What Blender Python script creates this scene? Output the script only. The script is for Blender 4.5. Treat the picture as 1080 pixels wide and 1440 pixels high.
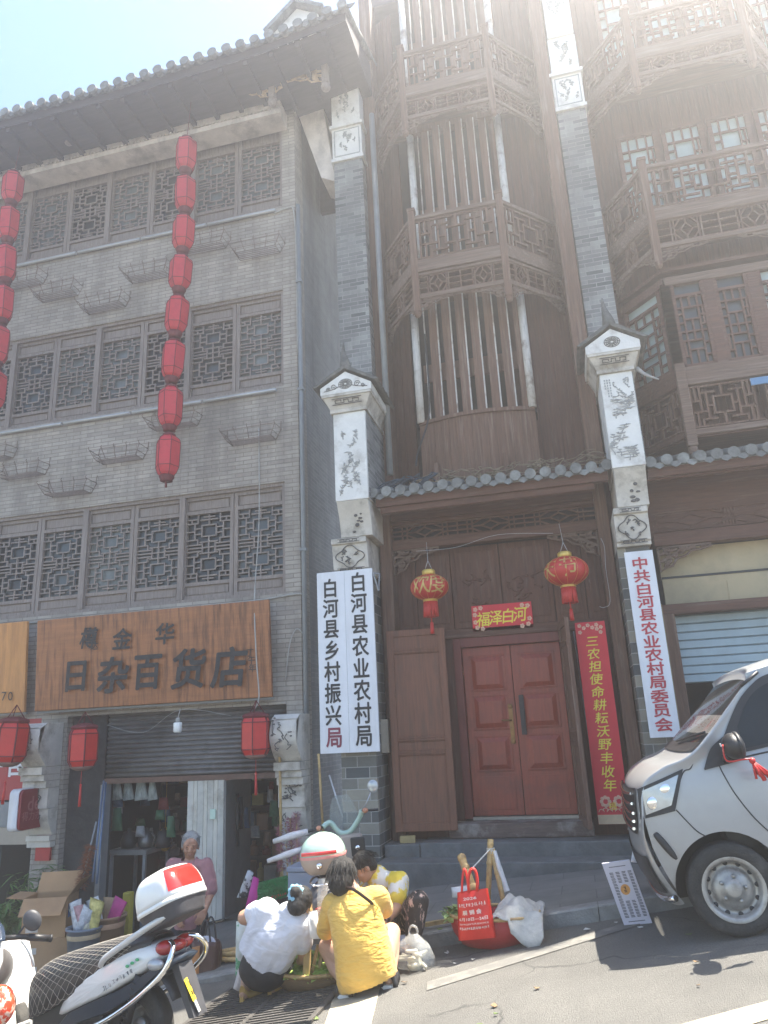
import bpy, bmesh, math, random
from mathutils import Vector, Matrix, noise as mnoise
from math import sin, cos, pi, radians, sqrt, atan2
for o in list(bpy.data.objects): bpy.data.objects.remove(o)
S = bpy.context.scene
COL = S.collection
rnd = random.Random(7)

# ---------------------------------------------------------------- camera
FPX, PITCH, YAW, ROLL = 1040.0, radians(16.5), radians(13.3), radians(-2.77)
CF = Vector((-sin(YAW)*cos(PITCH), cos(YAW)*cos(PITCH), sin(PITCH)))
_r0 = Vector((cos(YAW), sin(YAW), 0)); _u0 = _r0.cross(CF)
CR = _r0*cos(ROLL) + _u0*sin(ROLL); CU = _u0*cos(ROLL) - _r0*sin(ROLL)
CP = Vector((0, 0, 1.6))
cd = bpy.data.cameras.new('camera'); cam = bpy.data.objects.new('camera', cd); COL.objects.link(cam)
cd.sensor_fit = 'VERTICAL'; cd.sensor_height = 36; cd.lens = 36*FPX/1440; cd.clip_end = 2000; cd.clip_start = .05
cam.matrix_world = Matrix(((CR.x, CU.x, -CF.x, CP.x), (CR.y, CU.y, -CF.y, CP.y), (CR.z, CU.z, -CF.z, CP.z), (0, 0, 0, 1)))
S.camera = cam
S.render.resolution_x, S.render.resolution_y = 768, 1024

def at(px, py, Y):
    """photo pixel -> point on the vertical plane y=Y (surveying helper)"""
    d = CF + CR*((px-540)/FPX) + CU*((720-py)/FPX)
    return CP + d*(Y/d.y)
GZ0, GS = .07, .16                       # road plane z = GZ0 + GS*x
def atg(px, py, dz=0):
    d = CF + CR*((px-540)/FPX) + CU*((720-py)/FPX)
    t = (GZ0+dz-CP.z)/(d.z-GS*d.x)
    return CP + d*t
def road(x): return GZ0 + GS*x

# ---------------------------------------------------------------- light
SUN = Vector((.33, .235, 1)).normalized()
W = bpy.data.worlds.new('World'); S.world = W; W.use_nodes = True
nt = W.node_tree; sky = nt.nodes.new('ShaderNodeTexSky'); sky.sky_type = 'NISHITA'; sky.sun_disc = False
sky.sun_elevation = math.asin(SUN.z); sky.sun_rotation = atan2(SUN.x, SUN.y)
sky.air_density = 1.0; sky.dust_density = .4; sky.ozone_density = 1.5
nt.links.new(sky.outputs[0], nt.nodes['Background'].inputs[0]); nt.nodes['Background'].inputs[1].default_value = .088
sl = bpy.data.lights.new('sun', 'SUN'); so = bpy.data.objects.new('sun', sl); COL.objects.link(so)
sl.energy = 5; sl.angle = radians(.53); sl.color = (1, .93, .81)
so.rotation_euler = SUN.to_track_quat('Z', 'Y').to_euler(); so.location = (10, -5, 30)
S.view_settings.view_transform = 'Standard'; S.view_settings.look = 'None'
S.view_settings.exposure = 2.25; S.view_settings.gamma = 1
S.cycles.use_denoising = True
S.cycles.max_bounces = 8; S.cycles.diffuse_bounces = 4; S.cycles.transparent_max_bounces = 12; S.cycles.volume_bounces = 1
S.cycles.caustics_reflective = False; S.cycles.caustics_refractive = False
S.cycles.sample_clamp_indirect = 6

# ---------------------------------------------------------------- materials
def _mix(N, L, fac, a, b):
    m = N.new('ShaderNodeMix'); m.data_type = 'RGBA'
    if isinstance(fac, (int, float)): m.inputs[0].default_value = fac
    else: L.new(fac, m.inputs[0])
    for s, v in ((6, a), (7, b)):
        if isinstance(v, (tuple, list)): m.inputs[s].default_value = (*v[:3], 1)
        else: L.new(v, m.inputs[s])
    return m.outputs[2]
def _ramp(N, L, src, a, b):
    r = N.new('ShaderNodeMapRange'); r.inputs[1].default_value = a; r.inputs[2].default_value = b
    L.new(src, r.inputs[0]); return r.outputs[0]
def M(name, col, rough=.75, var=.25, scale=5, stretch=(1, 1, 1), bump=.15, bscale=None, metal=0, coat=0, dirt=None,
      dscale=1.5, dstretch=(1, 1, 1), dlim=(.5, .7), alpha=1, trans=0, ior=1.45, fine=.5, emit=None, spec=.5, sheen=0, sub=0):
    m = bpy.data.materials.new(name); m.use_nodes = True
    N, L = m.node_tree.nodes, m.node_tree.links; b = N['Principled BSDF']
    tc = N.new('ShaderNodeTexCoord'); oi = N.new('ShaderNodeObjectInfo')
    ad = N.new('ShaderNodeVectorMath'); ad.operation = 'ADD'
    sc = N.new('ShaderNodeVectorMath'); sc.operation = 'SCALE'; sc.inputs[3].default_value = 13.7
    cx = N.new('ShaderNodeCombineXYZ')
    for i in range(3): L.new(oi.outputs['Random'], cx.inputs[i])
    L.new(cx.outputs[0], sc.inputs[0]); L.new(tc.outputs['Object'], ad.inputs[0]); L.new(sc.outputs[0], ad.inputs[1])
    mp = N.new('ShaderNodeMapping'); mp.inputs['Scale'].default_value = stretch; L.new(ad.outputs[0], mp.inputs[0])
    n1 = N.new('ShaderNodeTexNoise'); n1.inputs['Scale'].default_value = scale; n1.inputs['Detail'].default_value = 6; n1.inputs['Roughness'].default_value = .6+.2*fine
    L.new(mp.outputs[0], n1.inputs['Vector'])
    f = _ramp(N, L, n1.outputs[0], .3, .7)
    lo = tuple(c*(1-var) for c in col); hi = tuple(min(1, c*(1+var)) for c in col)
    c = _mix(N, L, f, lo, hi)
    if dirt:
        md = N.new('ShaderNodeMapping'); md.inputs['Scale'].default_value = dstretch; L.new(ad.outputs[0], md.inputs[0])
        n2 = N.new('ShaderNodeTexNoise'); n2.inputs['Scale'].default_value = dscale; n2.inputs['Detail'].default_value = 7; n2.inputs['Roughness'].default_value = .65
        L.new(md.outputs[0], n2.inputs['Vector'])
        c = _mix(N, L, _ramp(N, L, n2.outputs[0], *dlim), c, dirt)
    L.new(c, b.inputs['Base Color'])
    b.inputs['Roughness'].default_value = rough; b.inputs['Metallic'].default_value = metal
    b.inputs['Specular IOR Level'].default_value = spec
    b.inputs['Coat Weight'].default_value = coat; b.inputs['Coat Roughness'].default_value = .05
    b.inputs['Alpha'].default_value = alpha; b.inputs['Transmission Weight'].default_value = trans; b.inputs['IOR'].default_value = ior
    if sheen: b.inputs['Sheen Weight'].default_value = sheen
    if sub: b.inputs['Subsurface Weight'].default_value = sub; b.inputs['Subsurface Radius'].default_value = (.012, .005, .003)
    if emit: b.inputs['Emission Color'].default_value = (*emit[:3], 1); b.inputs['Emission Strength'].default_value = emit[3]
    if bump:
        bp = N.new('ShaderNodeBump'); bp.inputs['Strength'].default_value = bump; bp.inputs['Distance'].default_value = .02
        if bscale:
            n3 = N.new('ShaderNodeTexNoise'); n3.inputs['Scale'].default_value = bscale; n3.inputs['Detail'].default_value = 4
            L.new(mp.outputs[0], n3.inputs['Vector']); L.new(n3.outputs[0], bp.inputs['Height'])
        else: L.new(n1.outputs[0], bp.inputs['Height'])
        L.new(bp.outputs[0], b.inputs['Normal'])
    return m
def brick(name, c1, c2, mortar, w=.24, h=.062, mort=.008, rough=.9, dirt=None, dlim=(.5, .75), bump=.5, var=.35, flat=False):
    m = bpy.data.materials.new(name); m.use_nodes = True
    N, L = m.node_tree.nodes, m.node_tree.links; b = N['Principled BSDF']
    tc = N.new('ShaderNodeTexCoord'); sp = N.new('ShaderNodeSeparateXYZ'); L.new(tc.outputs['Object'], sp.inputs[0])
    a = N.new('ShaderNodeMath'); L.new(sp.outputs[0], a.inputs[0]); L.new(sp.outputs[1], a.inputs[1])
    cb = N.new('ShaderNodeCombineXYZ'); L.new(sp.outputs[0] if flat else a.outputs[0], cb.inputs[0]); L.new(sp.outputs[1 if flat else 2], cb.inputs[1])
    br = N.new('ShaderNodeTexBrick'); L.new(cb.outputs[0], br.inputs['Vector'])
    br.inputs['Scale'].default_value = 1; br.inputs['Brick Width'].default_value = w; br.inputs['Row Height'].default_value = h
    br.inputs['Mortar Size'].default_value = mort; br.inputs['Mortar Smooth'].default_value = .3; br.inputs['Bias'].default_value = 0
    br.inputs['Color1'].default_value = (*c1, 1); br.inputs['Color2'].default_value = (*c2, 1); br.inputs['Mortar'].default_value = (*mortar, 1)
    n = N.new('ShaderNodeTexNoise'); n.inputs['Scale'].default_value = 1.3; n.inputs['Detail'].default_value = 8; n.inputs['Roughness'].default_value = .7
    L.new(tc.outputs['Object'], n.inputs['Vector'])
    f = _ramp(N, L, n.outputs[0], .3, .7)
    mu = N.new('ShaderNodeMix'); mu.data_type = 'RGBA'; mu.blend_type = 'MULTIPLY'; mu.inputs[0].default_value = 1
    L.new(br.outputs[0], mu.inputs[6]); L.new(_mix(N, L, f, (1-var,)*3, (1+var*.4,)*3), mu.inputs[7]); c = mu.outputs[2]
    if dirt:
        mp = N.new('ShaderNodeMapping'); mp.inputs['Scale'].default_value = (1.6, 1.6, .35); L.new(tc.outputs['Object'], mp.inputs[0])
        n2 = N.new('ShaderNodeTexNoise'); n2.inputs['Scale'].default_value = 1.1; n2.inputs['Detail'].default_value = 8; n2.inputs['Roughness'].default_value = .7
        L.new(mp.outputs[0], n2.inputs['Vector'])
        c = _mix(N, L, _ramp(N, L, n2.outputs[0], *dlim), c, dirt)
    L.new(c, b.inputs['Base Color']); b.inputs['Roughness'].default_value = rough
    n3 = N.new('ShaderNodeTexNoise'); n3.inputs['Scale'].default_value = 35; n3.inputs['Detail'].default_value = 4; L.new(tc.outputs['Object'], n3.inputs['Vector'])
    mm = N.new('ShaderNodeMath'); mm.operation = 'MULTIPLY_ADD'; L.new(n3.outputs[0], mm.inputs[0]); mm.inputs[1].default_value = .5
    iv = N.new('ShaderNodeMath'); iv.operation = 'SUBTRACT'; iv.inputs[0].default_value = 1; L.new(br.outputs['Fac'], iv.inputs[1]); L.new(iv.outputs[0], mm.inputs[2])
    bp = N.new('ShaderNodeBump'); bp.inputs['Strength'].default_value = bump; bp.inputs['Distance'].default_value = .01
    L.new(mm.outputs[0], bp.inputs['Height']); L.new(bp.outputs[0], b.inputs['Normal'])
    return m

# ---------------------------------------------------------------- mesh builder
class MB:
    def __init__(s): s.v = []; s.f = []; s.sm = []
    def add(s, vs, fs, smooth=False):
        n = len(s.v); s.v += [Vector(v) for v in vs]
        for f in fs: s.f.append([i+n for i in f]); s.sm.append(smooth)
        return s
    def box(s, x0, x1, y0, y1, z0, z1, mt=None):
        vs = [Vector((x, y, z)) for x in (x0, x1) for y in (y0, y1) for z in (z0, z1)]
        if mt: vs = [mt @ v for v in vs]
        return s.add(vs, [(0, 1, 3, 2), (4, 6, 7, 5), (0, 4, 5, 1), (2, 3, 7, 6), (0, 2, 6, 4), (1, 5, 7, 3)])
    def prism(s, pts, d):
        """closed polygon pts (3-D) swept by vector d"""
        pts = [Vector(p) for p in pts]; d = Vector(d); n = len(pts)
        nn = Vector((0, 0, 0))
        for i in range(n): nn += pts[i].cross(pts[(i+1) % n])
        if nn.dot(d) > 0: pts = pts[::-1]
        vs = pts + [p+d for p in pts]
        return s.add(vs, [list(range(n)), list(range(2*n-1, n-1, -1))] + [(i, i+n, (i+1) % n+n, (i+1) % n) for i in range(n)])
    def bar(s, a, b, w, h=None, up=(0, 0, 1)):
        a, b = Vector(a), Vector(b); h = h or w; t = (b-a)
        if t.length < 1e-6: return s
        t.normalize(); u = Vector(up)
        if abs(t.dot(u)) > .98: u = Vector((0, 1, 0))
        r = t.cross(u).normalized(); u = r.cross(t)
        q = [a+r*i*w/2+u*j*h/2 for i, j in ((-1, -1), (1, -1), (1, 1), (-1, 1))]
        q += [p+(b-a) for p in q]
        return s.add(q, [(0, 1, 2, 3)[::-1], (4, 5, 6, 7), (0, 1, 5, 4), (1, 2, 6, 5), (2, 3, 7, 6), (3, 0, 4, 7)])
    def tube(s, pts, r, n=8, caps=True, smooth=True):
        pts = [Vector(p) for p in pts]; rs = r if isinstance(r, (list, tuple)) else [r]*len(pts)
        u = None; rings = []
        for i, p in enumerate(pts):
            t = (pts[min(i+1, len(pts)-1)]-pts[max(i-1, 0)])
            t = t.normalized() if t.length > 1e-9 else Vector((0, 0, 1))
            if u is None: u = t.orthogonal().normalized()
            u = (u-t*u.dot(t)); u = u.normalized() if u.length > 1e-6 else t.orthogonal().normalized()
            w = t.cross(u); rings.append([p+(u*cos(2*pi*k/n)+w*sin(2*pi*k/n))*rs[i] for k in range(n)])
        return s.rings(rings, caps, smooth)
    def rings(s, rings, caps=True, smooth=True, closed=True):
        n = len(rings[0]); vs = [p for r in rings for p in r]; fs = []
        for i in range(len(rings)-1):
            for k in range(n if closed else n-1):
                k2 = (k+1) % n; fs.append((i*n+k, i*n+k2, (i+1)*n+k2, (i+1)*n+k))
        b = len(s.f); s.add(vs, fs, smooth)
        if caps and closed:
            m = len(vs); o = len(s.v)-m
            s.f.append([o+k for k in range(n)][::-1]); s.sm.append(False)
            s.f.append([o+m-n+k for k in range(n)]); s.sm.append(False)
        return s
    def lathe(s, prof, c=(0, 0, 0), n=24, mt=None, smooth=True, caps=True):
        """prof: (r, z) list about the z axis"""
        c = Vector(c); rings = []
        for r, z in prof:
            ring = [Vector((max(r, 1e-4)*cos(2*pi*k/n), max(r, 1e-4)*sin(2*pi*k/n), z)) for k in range(n)]
            rings.append([c+(mt @ p if mt else p) for p in ring])
        return s.rings(rings, caps, smooth)
    def ell(s, c, r, n=16, m=10, mt=None, smooth=True):
        r = (r, r, r) if isinstance(r, (int, float)) else r; c = Vector(c); rings = []
        for j in range(m+1):
            a = -pi/2+pi*j/m; ring = []
            for k in range(n):
                p = Vector((max(cos(a), .001)*cos(2*pi*k/n)*r[0], max(cos(a), .001)*sin(2*pi*k/n)*r[1], sin(a)*r[2]))
                ring.append(c+(mt @ p if mt else p))
            rings.append(ring)
        return s.rings(rings, True, smooth)
    def grid(s, fn, nu, nv, smooth=True, thick=0):
        vs = [Vector(fn(i/nu, j/nv)) for i in range(nu+1) for j in range(nv+1)]
        return s.add(vs, [(i*(nv+1)+j, (i+1)*(nv+1)+j, (i+1)*(nv+1)+j+1, i*(nv+1)+j+1) for i in range(nu) for j in range(nv)], smooth)
    def quad(s, a, b, c, d): return s.add([a, b, c, d], [(0, 1, 2, 3)])
    def mesh(s, name, off=Vector((0, 0, 0)), fix=False):
        me = bpy.data.meshes.new(name); me.from_pydata([tuple(v-off) for v in s.v], [], s.f)
        me.polygons.foreach_set('use_smooth', s.sm)
        bm = bmesh.new(); bm.from_mesh(me); bmesh.ops.recalc_face_normals(bm, faces=bm.faces); bm.to_mesh(me); bm.free()
        me.update(); return me

def origin_of(o):
    p = Vector((0, 0, 0))
    while o: p += o.location; o = o.parent
    return p
def link(name, me, mat, parent=None, label=None):
    o = bpy.data.objects.new(name, me); COL.objects.link(o)
    if mat and not me.materials: me.materials.append(mat)
    if parent: o.parent = parent
    if label: o['label'] = label
    return o
def part(name, mb, mat, parent, label=None, bevel=0, subsurf=0, solid=0, wn=False):
    """mb is in world space; the parent chain carries translations only"""
    o = link(name, mb.mesh(name, origin_of(parent)), mat, parent, label)
    mods(o, bevel, subsurf, solid); return o
def parts(name, mbs, mat, parent, **k): return [part(name, m, mat, parent, **k) for m in mbs]
def mods(o, bevel=0, subsurf=0, solid=0):
    if solid: m = o.modifiers.new('s', 'SOLIDIFY'); m.thickness = solid; m.offset = 0
    if bevel: m = o.modifiers.new('b', 'BEVEL'); m.width = bevel; m.segments = 2; m.limit_method = 'ANGLE'; m.angle_limit = radians(40)
    if subsurf: m = o.modifiers.new('ss', 'SUBSURF'); m.levels = m.render_levels = subsurf
def thing(name, label, cat, loc=(0, 0, 0), group=None):
    o = bpy.data.objects.new(name, None); COL.objects.link(o); o.location = loc; o.empty_display_size = .1
    return tag(o, label, cat, group)
def tag(o, label, cat, group=None, kind='thing'):
    o['label'] = label; o['category'] = cat; o['kind'] = kind
    if group: o['group'] = group
    return o
def solo(name, mb, mat, label, cat, group=None, loc=None, bevel=0, subsurf=0, solid=0, kind='thing'):
    """a thing that is one mesh, given in world space; origin moved to its base"""
    if loc is None:
        n = len(mb.v); loc = Vector((sum(v.x for v in mb.v)/n, sum(v.y for v in mb.v)/n, min(v.z for v in mb.v)))
    loc = Vector(loc); o = link(name, mb.mesh(name, loc), mat); o.location = loc; mods(o, bevel, subsurf, solid)
    return tag(o, label, cat, group, kind)
def struct(name, mb, mat, kind='structure'):
    o = link(name, mb.mesh(name), mat); o['kind'] = kind; return o
def copy_tree(o, loc=None, label=None, parent=None):
    c = o.copy(); COL.objects.link(c)
    if parent: c.parent = parent
    if loc is not None: c.location = loc
    if label: c['label'] = label
    for ch in [x for x in o.children]: copy_tree(ch, parent=c)
    return c
_txt = {}
def text_mb(body, size=1, bold=0, extrude=.004, font_shear=0, sx=1, jitter=0):
    """outline text as a MB in x/z plane, facing -y, centred at 0, unit em=size"""
    c = bpy.data.curves.new('t', 'FONT'); c.body = body; c.size = 1; c.extrude = 0; c.shear = font_shear
    c.resolution_u = 3
    o = bpy.data.objects.new('t', c); COL.objects.link(o)
    dg = bpy.context.evaluated_depsgraph_get(); me = bpy.data.meshes.new_from_object(o.evaluated_get(dg))
    vs = [v.co.copy() for v in me.vertices]; fs = [list(p.vertices) for p in me.polygons]
    bpy.data.objects.remove(o); bpy.data.meshes.remove(me); bpy.data.curves.remove(c)
    mb = MB()
    if not vs: return mb
    cx = (max(v.x for v in vs)+min(v.x for v in vs))/2; cy = (max(v.y for v in vs)+min(v.y for v in vs))/2
    mz = max(v.z for v in vs)
    sh = [(0, 0)]+([(bold*cos(a), bold*sin(a)) for a in [pi*k/4 for k in range(8)]] if bold > 0 else [])   # heavier strokes: the outline laid down again a hair's breadth around
    for i, (dx, dz) in enumerate(sh): mb.add([Vector(((v.x-cx+dx)*size*sx, -extrude-.00012*i, (v.y-cy+dz)*size)) for v in vs if True], fs)
    return mb
def put(dst, src, mt):
    n = len(dst.v); dst.v += [mt @ v for v in src.v]; dst.f += [[i+n for i in f] for f in src.f]; dst.sm += src.sm; return dst
def frame_mt(o, xd, zd):
    """matrix whose local x/z lie on a surface: o origin, xd right, zd up"""
    x = Vector(xd).normalized(); z = Vector(zd).normalized(); y = z.cross(x).normalized(); z = x.cross(y)
    return Matrix(((x.x, y.x, z.x, o[0]), (x.y, y.y, z.y, o[1]), (x.z, y.z, z.z, o[2]), (0, 0, 0, 1)))
def lerp(a, b, t): return a+(b-a)*t
def bez(p, n=12):
    p = [Vector(q) for q in p]; out = []
    for i in range(n+1):
        q = list(p); t = i/n
        while len(q) > 1: q = [q[k].lerp(q[k+1], t) for k in range(len(q)-1)]
        out.append(q[0])
    return out
def spline(P, n=8):
    P = [Vector(p) for p in P]; out = []
    for i in range(len(P)-1):
        p0, p1, p2, p3 = P[max(i-1, 0)], P[i], P[i+1], P[min(i+2, len(P)-1)]
        for k in range(n):
            t = k/n; out.append(.5*((2*p1)+(p2-p0)*t+(2*p0-5*p1+4*p2-p3)*t*t+(3*p1-p0-3*p2+p3)*t**3))
    out.append(P[-1]); return out
def spiral(c, r0, turns, a0, ex, ez, n=20):
    c = Vector(c); ex = Vector(ex); ez = Vector(ez)
    return [c+(ex*cos(a0+turns*2*pi*i/n)+ez*sin(a0+turns*2*pi*i/n))*r0*(1-.8*i/n) for i in range(n+1)]
def scroll_bracket(o, ex, ez, w, h, t=.05, r=.012):
    """pierced scrollwork corner bracket: o at the inner top corner, ex along the beam, ez up"""
    mb = MB(); o = Vector(o); ex = Vector(ex).normalized(); ez = Vector(ez).normalized(); en = ex.cross(ez)
    P = lambda a, b: o+ex*(a*w)-ez*(b*h)
    d = en*t
    edge = [P(0, 0), P(1, 0), P(1, .08), P(.8, .2), P(.62, .22), P(.5, .42), P(.33, .5), P(.24, .78), P(.1, .85), P(0, 1)]
    mb.tube(edge+[edge[0]], r*.9, 6)
    for a, b, q, tn, a0 in ((.17, .2, .15, 1.4, 0), (.42, .2, .14, -1.5, 2), (.17, .55, .14, 1.5, 3), (.66, .12, .09, 1.3, 4), (.3, .36, .1, -1.2, 1), (.12, .78, .08, 1.2, 0), (.84, .09, .07, -1.2, 0), (.52, .1, .08, 1.2, 5)):
        mb.tube(spiral(P(a, b), q*h*1.05, tn, a0, ex, ez, 14), r, 5)
    for a, b in (((.0, .3), (.35, .1)), ((0, .6), (.3, .3)), ((.3, .3), (.7, .05)), ((.1, 0), (.25, .35)), ((.5, 0), (.4, .3))):
        mb.bar(P(*a), P(*b), r*1.6, r*2)
    return mb

def scribble(mt, w, h, cols, rows, seed, r=.003, fill=.8):
    """writing too small to read in the photo: rows of little brush marks in the x/z plane"""
    R = random.Random(seed); mb = MB(); cw, ch = w/cols, h/rows
    for i in range(cols):
        for j in range(rows):
            cx, cz = -w/2+cw*(i+.5), -h/2+ch*(j+.5); a, b = cw*.5*fill, ch*.5*fill
            for k in range(R.choice((3, 4, 4, 5))):
                if R.random() < .55: p, q = (-a*R.uniform(.5, 1), b*R.uniform(-1, 1)), (a*R.uniform(.5, 1), None)
                else: p, q = (a*R.uniform(-.9, .9), b*R.uniform(.3, 1)), (None, -b*R.uniform(.2, 1))
                q = (p[0] if q[0] is None else q[0], p[1]+b*.1 if q[1] is None else q[1])
                mb.bar(mt @ Vector((cx+p[0], 0, cz+p[1])), mt @ Vector((cx+q[0], 0, cz+q[1])), r*R.uniform(.7, 1.2), r*.5)
    return mb
# ================================================================ materials
m_road = M('asphalt', (.135, .131, .120), .92, .42, 85, bump=.9, bscale=130, dirt=(.096, .093, .086), dscale=1.1, dlim=(.42, .72), fine=1)
def crack(m, scale, wdt, col):
    N, L = m.node_tree.nodes, m.node_tree.links; b = N['Principled BSDF']; old = b.inputs['Base Color'].links[0].from_socket
    tc = N.new('ShaderNodeTexCoord'); nz = N.new('ShaderNodeTexNoise'); nz.inputs['Scale'].default_value = 2.2; nz.inputs['Detail'].default_value = 5; L.new(tc.outputs['Object'], nz.inputs['Vector'])
    mx = _mix(N, L, .22, tc.outputs['Object'], nz.outputs['Color'])
    v = N.new('ShaderNodeTexVoronoi'); v.feature = 'DISTANCE_TO_EDGE'; v.inputs['Scale'].default_value = scale; L.new(mx, v.inputs['Vector'])
    n2 = N.new('ShaderNodeTexNoise'); n2.inputs['Scale'].default_value = .8; L.new(tc.outputs['Object'], n2.inputs['Vector'])
    f = _ramp(N, L, v.outputs['Distance'], wdt, 0); g = _ramp(N, L, n2.outputs[0], .45, .6)
    mm = N.new('ShaderNodeMath'); mm.operation = 'MULTIPLY'; L.new(f, mm.inputs[0]); L.new(g, mm.inputs[1])
    L.new(_mix(N, L, mm.outputs[0], old, col), b.inputs['Base Color'])
crack(m_road, .9, .008, (.04, .04, .038))
m_pave = brick('paving_slabs', (.135, .134, .125), (.165, .162, .15), (.085, .084, .08), .62, .42, .006, .88, (.09, .09, .085), (.45, .75), .25, .3, True)
m_kerb = M('kerb_stone', (.20, .20, .19), .85, .3, 6, bump=.3, bscale=60, dirt=(.09, .09, .085), dscale=2)
m_step = M('step_stone', (.118, .122, .118), .7, .3, 5, bump=.3, bscale=40, dirt=(.19, .195, .19), dscale=1.6, dlim=(.52, .72))
m_line = M('road_paint', (.36, .32, .23), .85, .2, 9, bump=.3, bscale=120, dirt=(.24, .22, .18), dscale=6, dlim=(.48, .66))
m_brick = brick('grey_brick_wall', (.335, .293, .252), (.44, .392, .34), (.25, .22, .19), .25, .062, .007, .92, (.17, .148, .128), (.47, .72), .6, .32)
m_bricks = brick('blue_grey_brick_wall', (.20, .20, .20), (.25, .25, .25), (.29, .285, .28), .25, .062, .008, .92, (.12, .12, .125), (.45, .7), .5, .3)
m_bluebrick = brick('blue_brick_pier', (.09, .096, .10), (.29, .29, .285), (.33, .33, .32), .235, .066, .006, .85, (.13, .135, .135), (.46, .68), .5, .4)
m_pierlow = brick('mixed_brick_pier', (.065, .075, .078), (.33, .30, .235), (.36, .35, .325), .30, .125, .006, .8, (.17, .17, .15), (.55, .75), .5, .35)
m_plaster = M('old_plaster', (.56, .50, .45), .92, .2, 3, bump=.3, bscale=30, dirt=(.23, .20, .185), dscale=2.2, dstretch=(1, 1, .5), dlim=(.48, .7))
m_white = M('white_plaster', (.68, .665, .63), .9, .1, 4, bump=.2, bscale=40, dirt=(.40, .37, .33), dscale=3, dlim=(.52, .72))
m_cream = M('cream_plaster', (.52, .485, .43), .9, .15, 5, bump=.25, bscale=40, dirt=(.25, .22, .18), dscale=3.5, dlim=(.5, .68))
m_ink = M('ink_paint', (.10, .095, .09), .9, .3, 9, bump=0)
m_inkl = M('faded_ink_paint', (.33, .33, .32), .9, .3, 9, bump=0)
m_wood = M('grey_brown_wood', (.225, .186, .166), .75, .3, 3, (14, 14, 1.2), .3, dirt=(.26, .235, .215), dscale=4, dstretch=(6, 6, .7), dlim=(.55, .75))
m_timber = M('dark_red_brown_timber', (.098, .040, .023), .68, .35, 2.5, (14, 14, .9), .35, dirt=(.15, .105, .085), dscale=3, dstretch=(7, 7, .6), dlim=(.55, .78))
m_timberw = M('weathered_timber', (.13, .069, .045), .8, .35, 3, (16, 16, .8), .4, dirt=(.22, .165, .13), dscale=3, dstretch=(8, 8, .5), dlim=(.52, .74))
m_timberh = M('brown_timber_beam', (.10, .043, .026), .68, .35, 2.5, (.9, 14, 14), .35, dirt=(.17, .12, .095), dscale=3, dstretch=(.6, 7, 7), dlim=(.55, .78))
m_timberhw = M('weathered_beam', (.14, .088, .064), .8, .3, 3, (.8, 16, 16), .4, dirt=(.23, .18, .145), dscale=3, dstretch=(.5, 8, 8), dlim=(.5, .74))
m_soffit = M('eave_boards', (.058, .045, .050), .8, .3, 2, (1, 9, 9), .3)
m_tile = M('grey_roof_tile', (.15, .152, .145), .85, .35, 7, bump=.4, bscale=50, dirt=(.27, .28, .265), dscale=5, dlim=(.5, .72))
m_gilt = M('carved_pale_wood', (.40, .28, .16), .8, .3, 12, bump=.3, dirt=(.22, .15, .10), dscale=9)
m_glass = M('window_glass', (.05, .058, .06), .12, .35, 1.2, bump=0, spec=.6)
m_glassp = M('pale_window_glass', (.13, .145, .145), .2, .5, 2.4, bump=0, spec=.5)
m_glassg = M('greenish_window_glass', (.33, .40, .385), .2, .2, 1.2, bump=0, spec=.5)
m_glassd = M('very_dark_window_glass', (.018, .02, .021), .1, .3, bump=0, spec=.5)
m_steel = M('white_metal', (.42, .43, .44), .35, .08, 4, bump=0, metal=.3)
m_pipe = M('grey_pipe', (.20, .21, .215), .5, .2, 3, bump=.05)
m_wire = M('rusty_wire', (.17, .115, .095), .8, .3, 20, bump=0)
m_red = M('red_lantern_cloth', (.50, .030, .045), .6, .22, 5, bump=.15, bscale=25, dirt=(.34, .022, .035), dscale=5)
m_redd = M('dark_red_lantern_frame', (.12, .016, .02), .7, .2, 8, bump=0)
m_lred = M('bright_red_lantern_silk', (.47, .024, .02), .45, .12, 6, bump=.08, bscale=40)
m_gold = M('gold_trim', (.62, .42, .10), .4, .15, 9, bump=0, metal=.4)
m_goldp = M('yellow_gold_paint', (.80, .62, .07), .55, .12, 9, bump=0)
m_black = M('black_plastic', (.018, .018, .02), .5, .2, 9, bump=0)
m_dark = M('dark_interior', (.013, .012, .012), .9, .4, 2, bump=.1)  # near-black colour stands in for shade inside openings; dark crates share it
m_shut = M('grey_roller_steel', (.17, .16, .155), .55, .25, 2.5, (1, 1, 3), .05, metal=.4, dirt=(.10, .09, .085), dscale=2, dlim=(.5, .7))
m_signwood = M('varnished_sign_wood', (.30, .115, .042), .5, .2, 2.5, (.7, 5, 9), .05, dirt=(.11, .034, .012), dscale=2.6, dstretch=(7, 1, .6), dlim=(.46, .66), coat=.1)
m_signpale = M('pale_sign_wood', (.50, .23, .075), .55, .2, 2.5, (6, 5, .6), .05, dirt=(.38, .17, .06), dscale=3, dstretch=(5, 1, .5), dlim=(.5, .7))
m_bulb = M('white_glass_lamp', (.75, .75, .72), .3, .03, bump=0)

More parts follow.
